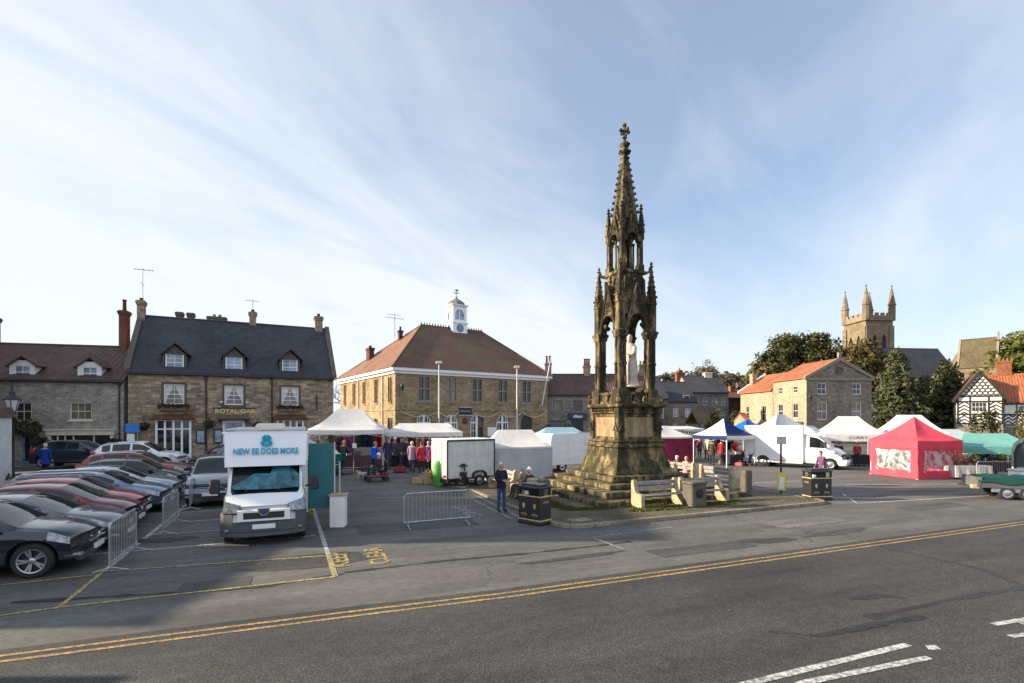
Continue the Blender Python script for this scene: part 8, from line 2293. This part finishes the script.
# hanging garments: one coat shape copied along the rails
def garment(mt):
    b = MB(); pr = [(-.06, 0), (-.2, -.07), (-.32, -.45), (-.25, -.48), (-.18, -.25), (-.2, -.85), (.2, -.85), (.18, -.25), (.25, -.48), (.32, -.45), (.2, -.07), (.06, 0)]
    b.prism(pr, -.05, .05, 'y'); b.tube((0, 0, 0), (0, 0, .1), .006, n=4)
    return b
COLS = {'red': (.42, .02, .04), 'orange': (.5, .16, .03), 'dark green': (.03, .09, .04), 'navy': (.02, .03, .1), 'purple': (.14, .03, .13), 'cream': (.5, .45, .36), 'black': (.02, .02, .022), 'burgundy': (.16, .02, .04), 'brown': (.13, .07, .035)}
pr_ = {}
for c_, v_ in COLS.items(): pr_[c_] = None
def hang(px, Y, z, rz, cname, where, zrel=True):
    x = at(px, Y); loc = (x, Y, gz(x, Y) + z)
    if pr_[cname] is None:
        o = garment(None).build('hanging_garment', cloth(COLS[cname])); pr_[cname] = o
    else:
        o = pr_[cname].copy(); COL.objects.link(o)
    o.location = loc; o.rotation_euler = (0, 0, rz)
    tag(o, cname + ' garment hanging ' + where, 'garment', cname + ' clothes hung ' + where)
order = list(COLS)
rg = random.Random(5)
RAILS = [('under the big white gazebo', 331, 386, 30.2, 1.88, 18), ('under the low white canopy', 394, 447, 31.2, 1.72, 19), ('at the front edge of the low white canopy', 431, 445, 29.3, 1.68, 5), ('on the rail beside the exhibition van', 308, 332, 26.0, 1.45, 9), ('on the back rail of the low white canopy', 396, 446, 32.3, 1.75, 20), ('on the front rail of the big white gazebo', 336, 352, 28.0, 1.8, 7), ('under the navy and white gazebo', 706, 734, 39.0, 1.8, 9)]
for wh, p0, p1, Y, z, n_ in RAILS:
    x0, x1 = at(p0, Y), at(p1, Y); zb_ = gz((x0 + x1) / 2, Y) + z + .1
    t_ = thing('clothes_rail', 'long metal clothes rail ' + wh, 'clothes rail', ((x0 + x1) / 2, Y, gz((x0 + x1) / 2, Y)), 0, 'clothes rails on the stalls')
    L = (x1 - x0) / 2 + .1; b = MB(); b.tube((-L, 0, z + .1), (L, 0, z + .1), .018); b.build('rail', M['galv'], t_)
    for x in (-L, L):
        b = MB(); b.tube((x, 0, 0), (x, 0, z + .1), .018); b.tube((x, -.25, .02), (x, .25, .02), .018); b.build('upright', M['galv'], t_)
    for i in range(n_): hang(lerp(p0, p1, (i + .5) / n_), Y, z, R(rg.uniform(35, 140)) if rg.random() < .6 else R(rg.uniform(-15, 15)), rg.choice(order), wh)
# crates, baskets, flowers and parcels
def crate(label, loc, rz, mt, w=.5, d=.36, h_=.28, fill=None, name='crate', grp=None):
    t_ = thing(name, label, 'crate', loc, rz, grp)
    b = MB(); b.box(-w / 2, w / 2, -d / 2, d / 2, 0, .02)
    for q in (-1, 1):
        for j in range(3): z = .03 + j * h_ / 3; b.box(-w / 2, w / 2, q * d / 2 - .008, q * d / 2 + .008, z, z + h_ / 4); b.box(q * w / 2 - .008, q * w / 2 + .008, -d / 2 + .009, d / 2 - .009, z, z + h_ / 4)
        for r_ in (-1, 1): b.box(q * (w / 2 - .03) - .015, q * (w / 2 - .03) + .015, r_ * (d / 2 - .025) - .015, r_ * (d / 2 - .025) + .015, .02, h_)
    b.build('box', M[mt], t_)
    if fill:
        b = MB(); leaf_ball(b, (0, 0, h_), w * .42, 160, .06, .7); b.build('contents', M[fill], t_, uv=False)
    return t_
GCR = 'crates by the box trailer'
for i, (px, Y, z, lb) in enumerate(((418, 24.6, 0, 'pale wooden crate leaning nearest the tarmac by the trailer'), (428, 24.5, 0, 'wooden crate of goods between the baskets and green sack'), (424, 25.3, 0, 'wooden crate standing behind the other crates by the trailer'), (428, 24.5, .29, 'small crate stacked on the crate beside the green sack'))):
    crate(lb, (at(px, Y), Y, gz(at(px, Y), Y) + z), R(20 * i), 'ply', .5 - .06 * i, .36, .28, 'flower' if i == 3 else None, 'crate', GCR)
b = MB(); b.lathe([(.22, 0), (.27, .1), (.28, .6), (.24, 1.0), (.12, 1.15), (.05, 1.2)], 14); o = b.build('sack', mat('sack_green', (.06, .3, .05), .7, var=.3), smooth=60, loc=pg(438.5, 24.0)); tag(o, 'bright green upright sack beside the box trailer door', 'sack')
GPL = 'pots of plants on the teal canopy stall'
for i, (px, Y, z, mt, lb) in enumerate(((958, 28.2, .76, 'flower', 'pot of cream flowers at the red gazebo end of the draped table'), (966, 28.3, .76, 'flower', 'pot of cream flowers in the middle of the draped table'), (975, 28.1, .76, 'hedgeyellow', 'pot of yellow green leaves on the draped table'), (990, 29.4, .76, 'shrub', 'pot of dark leaves on the dark table under teal canopy'), (1001, 29.3, .76, 'bright', 'pot of bright leaves on the dark table under teal canopy'))):
    t_ = thing('plant_pot', lb, 'potted plant', pg(px, Y, z), 0, GPL); b = MB(); b.lathe([(.09, 0), (.13, .2), (.12, .2)], 10); b.build('pot', M['orangebrick'], t_, 40)
    b = MB(); leaf_ball(b, (0, 0, .36), .24, 170, .06); b.build('foliage', M[mt], t_, uv=False)
GBX = 'goods boxes on the market tables'
for i, (px, Y, z, c, lb) in enumerate(((731, 36.4, .76, (.5, .4, .3), 'buff box of goods at the pole end of the navy gazebo table'), (737, 36.8, .76, (.5, .5, .48), 'white tray of goods in the middle of the navy gazebo table'), (744, 37.3, .76, (.5, .05, .06), 'red box of goods at the van end of the navy gazebo table'), (349, 28.5, .76, (.55, .55, .53), 'white box on the table under the big white gazebo'), (356, 28.6, .76, (.1, .1, .12), 'dark box on the table under the big white gazebo'), (843, 36.4, .76, (.6, .58, .55), 'white tub on the table of the lettered gazebo'), (850, 36.7, .76, (.6, .58, .55), 'second white tub beside the first on the lettered gazebo table'), (322, 26.5, .76, (.55, .52, .5), 'white carton on the small display table'))):
    o = MB(); o.bbox(-.22, .22, -.17, .17, 0, .2, .02); o.box(-.23, .23, -.18, .18, .16, .2); o = o.build('goods_box', cloth(c), loc=pg(px, Y, z)); o.rotation_euler = (0, 0, R(15 * i)); tag(o, lb, 'box', GBX)
GPB = 'goods piled on the ground by the stalls'
for i, (px, Y, c, sz, lb) in enumerate(((400, 27.6, (.2, .04, .05), (.3, .2, .3), 'dark red bag on the ground before the low canopy stall'), (441, 26.4, (.3, .3, .32), (.25, .2, .35), 'grey holdall beside the box trailer'), (346, 26.9, (.12, .14, .2), (.35, .2, .25), 'navy holdall on the ground before the big white gazebo'), (329, 26.3, (.4, .33, .22), (.3, .22, .3), 'buff carton beneath the small display table'), (739, 36.0, (.4, .1, .1), (.3, .2, .25), 'red bag on the ground beside the navy gazebo table'), (724, 37.2, (.25, .18, .1), (.35, .22, .3), 'brown carton under the navy gazebo'), (986, 28.6, (.1, .12, .1), (.4, .25, .3), 'dark crate on the ground under the teal canopy'), (1003, 28.7, (.35, .3, .25), (.35, .25, .3), 'buff crate on the ground under the teal canopy'))):
    b = MB(); b.bbox(-sz[0], sz[0], -sz[1], sz[1], 0, sz[2], .05); b.path([(-sz[0] * .5, 0, sz[2] - .02), (-sz[0] * .3, 0, sz[2] + .1), (sz[0] * .3, 0, sz[2] + .1), (sz[0] * .5, 0, sz[2] - .02)], .015, 5)
    o = b.build('goods_bag' if 'carton' not in lb and 'crate' not in lb else 'carton', cloth(c), loc=pg(px, Y)); o.rotation_euler = (0, 0, R(33 * i)); tag(o, lb, 'bag' if 'carton' not in lb and 'crate' not in lb else 'box', GPB)
t_ = thing('price_sign', 'small white price card on a stand among the gazebo clothes', 'sign', pg(354.5, 27.9), R(8)); b = MB(); b.tube((0, 0, 0), (0, 0, 1.3), .012); b.build('stand', M['iron'], t_); b = MB(); b.bbox(-.11, .11, -.02, -.01, 1.25, 1.5, .003); b.build('card', M['white'], t_)
t_ = thing('pushchair', 'dark pushchair parked beside the goods table of the navy gazebo', 'pushchair', pg(748, 35.6), R(30))
b = MB()
for s2 in (-1, 1): b.tube((s2 * .22, .3, .1), (s2 * .22, -.3, .95), .016); b.tube((s2 * .22, -.35, .1), (s2 * .22, .2, .6), .016)
b.tube((-.22, -.3, .95), (.22, -.3, .95), .018); b.build('frame', M['iron'], t_)
b = MB(); b.slab([(-.2, .25, .4), (.2, .25, .4), (.2, -.1, .35), (-.2, -.1, .35)], .05); b.slab([(-.2, -.1, .35), (.2, -.1, .35), (.2, -.25, .85), (-.2, -.25, .85)], .05); b.build('seat', cloth((.05, .07, .14)), t_)
for x in (-.24, .24):
    for y in (-.33, .3): b = MB(); b.T = Matrix.Translation((x, y, .1)) @ Matrix.Rotation(R(90), 4, 'Y'); b.lathe([(.06, -.02), (.1, -.02), (.1, .02), (.06, .02)], 14); b.build('wheel', M['rubber'], t_, 40)
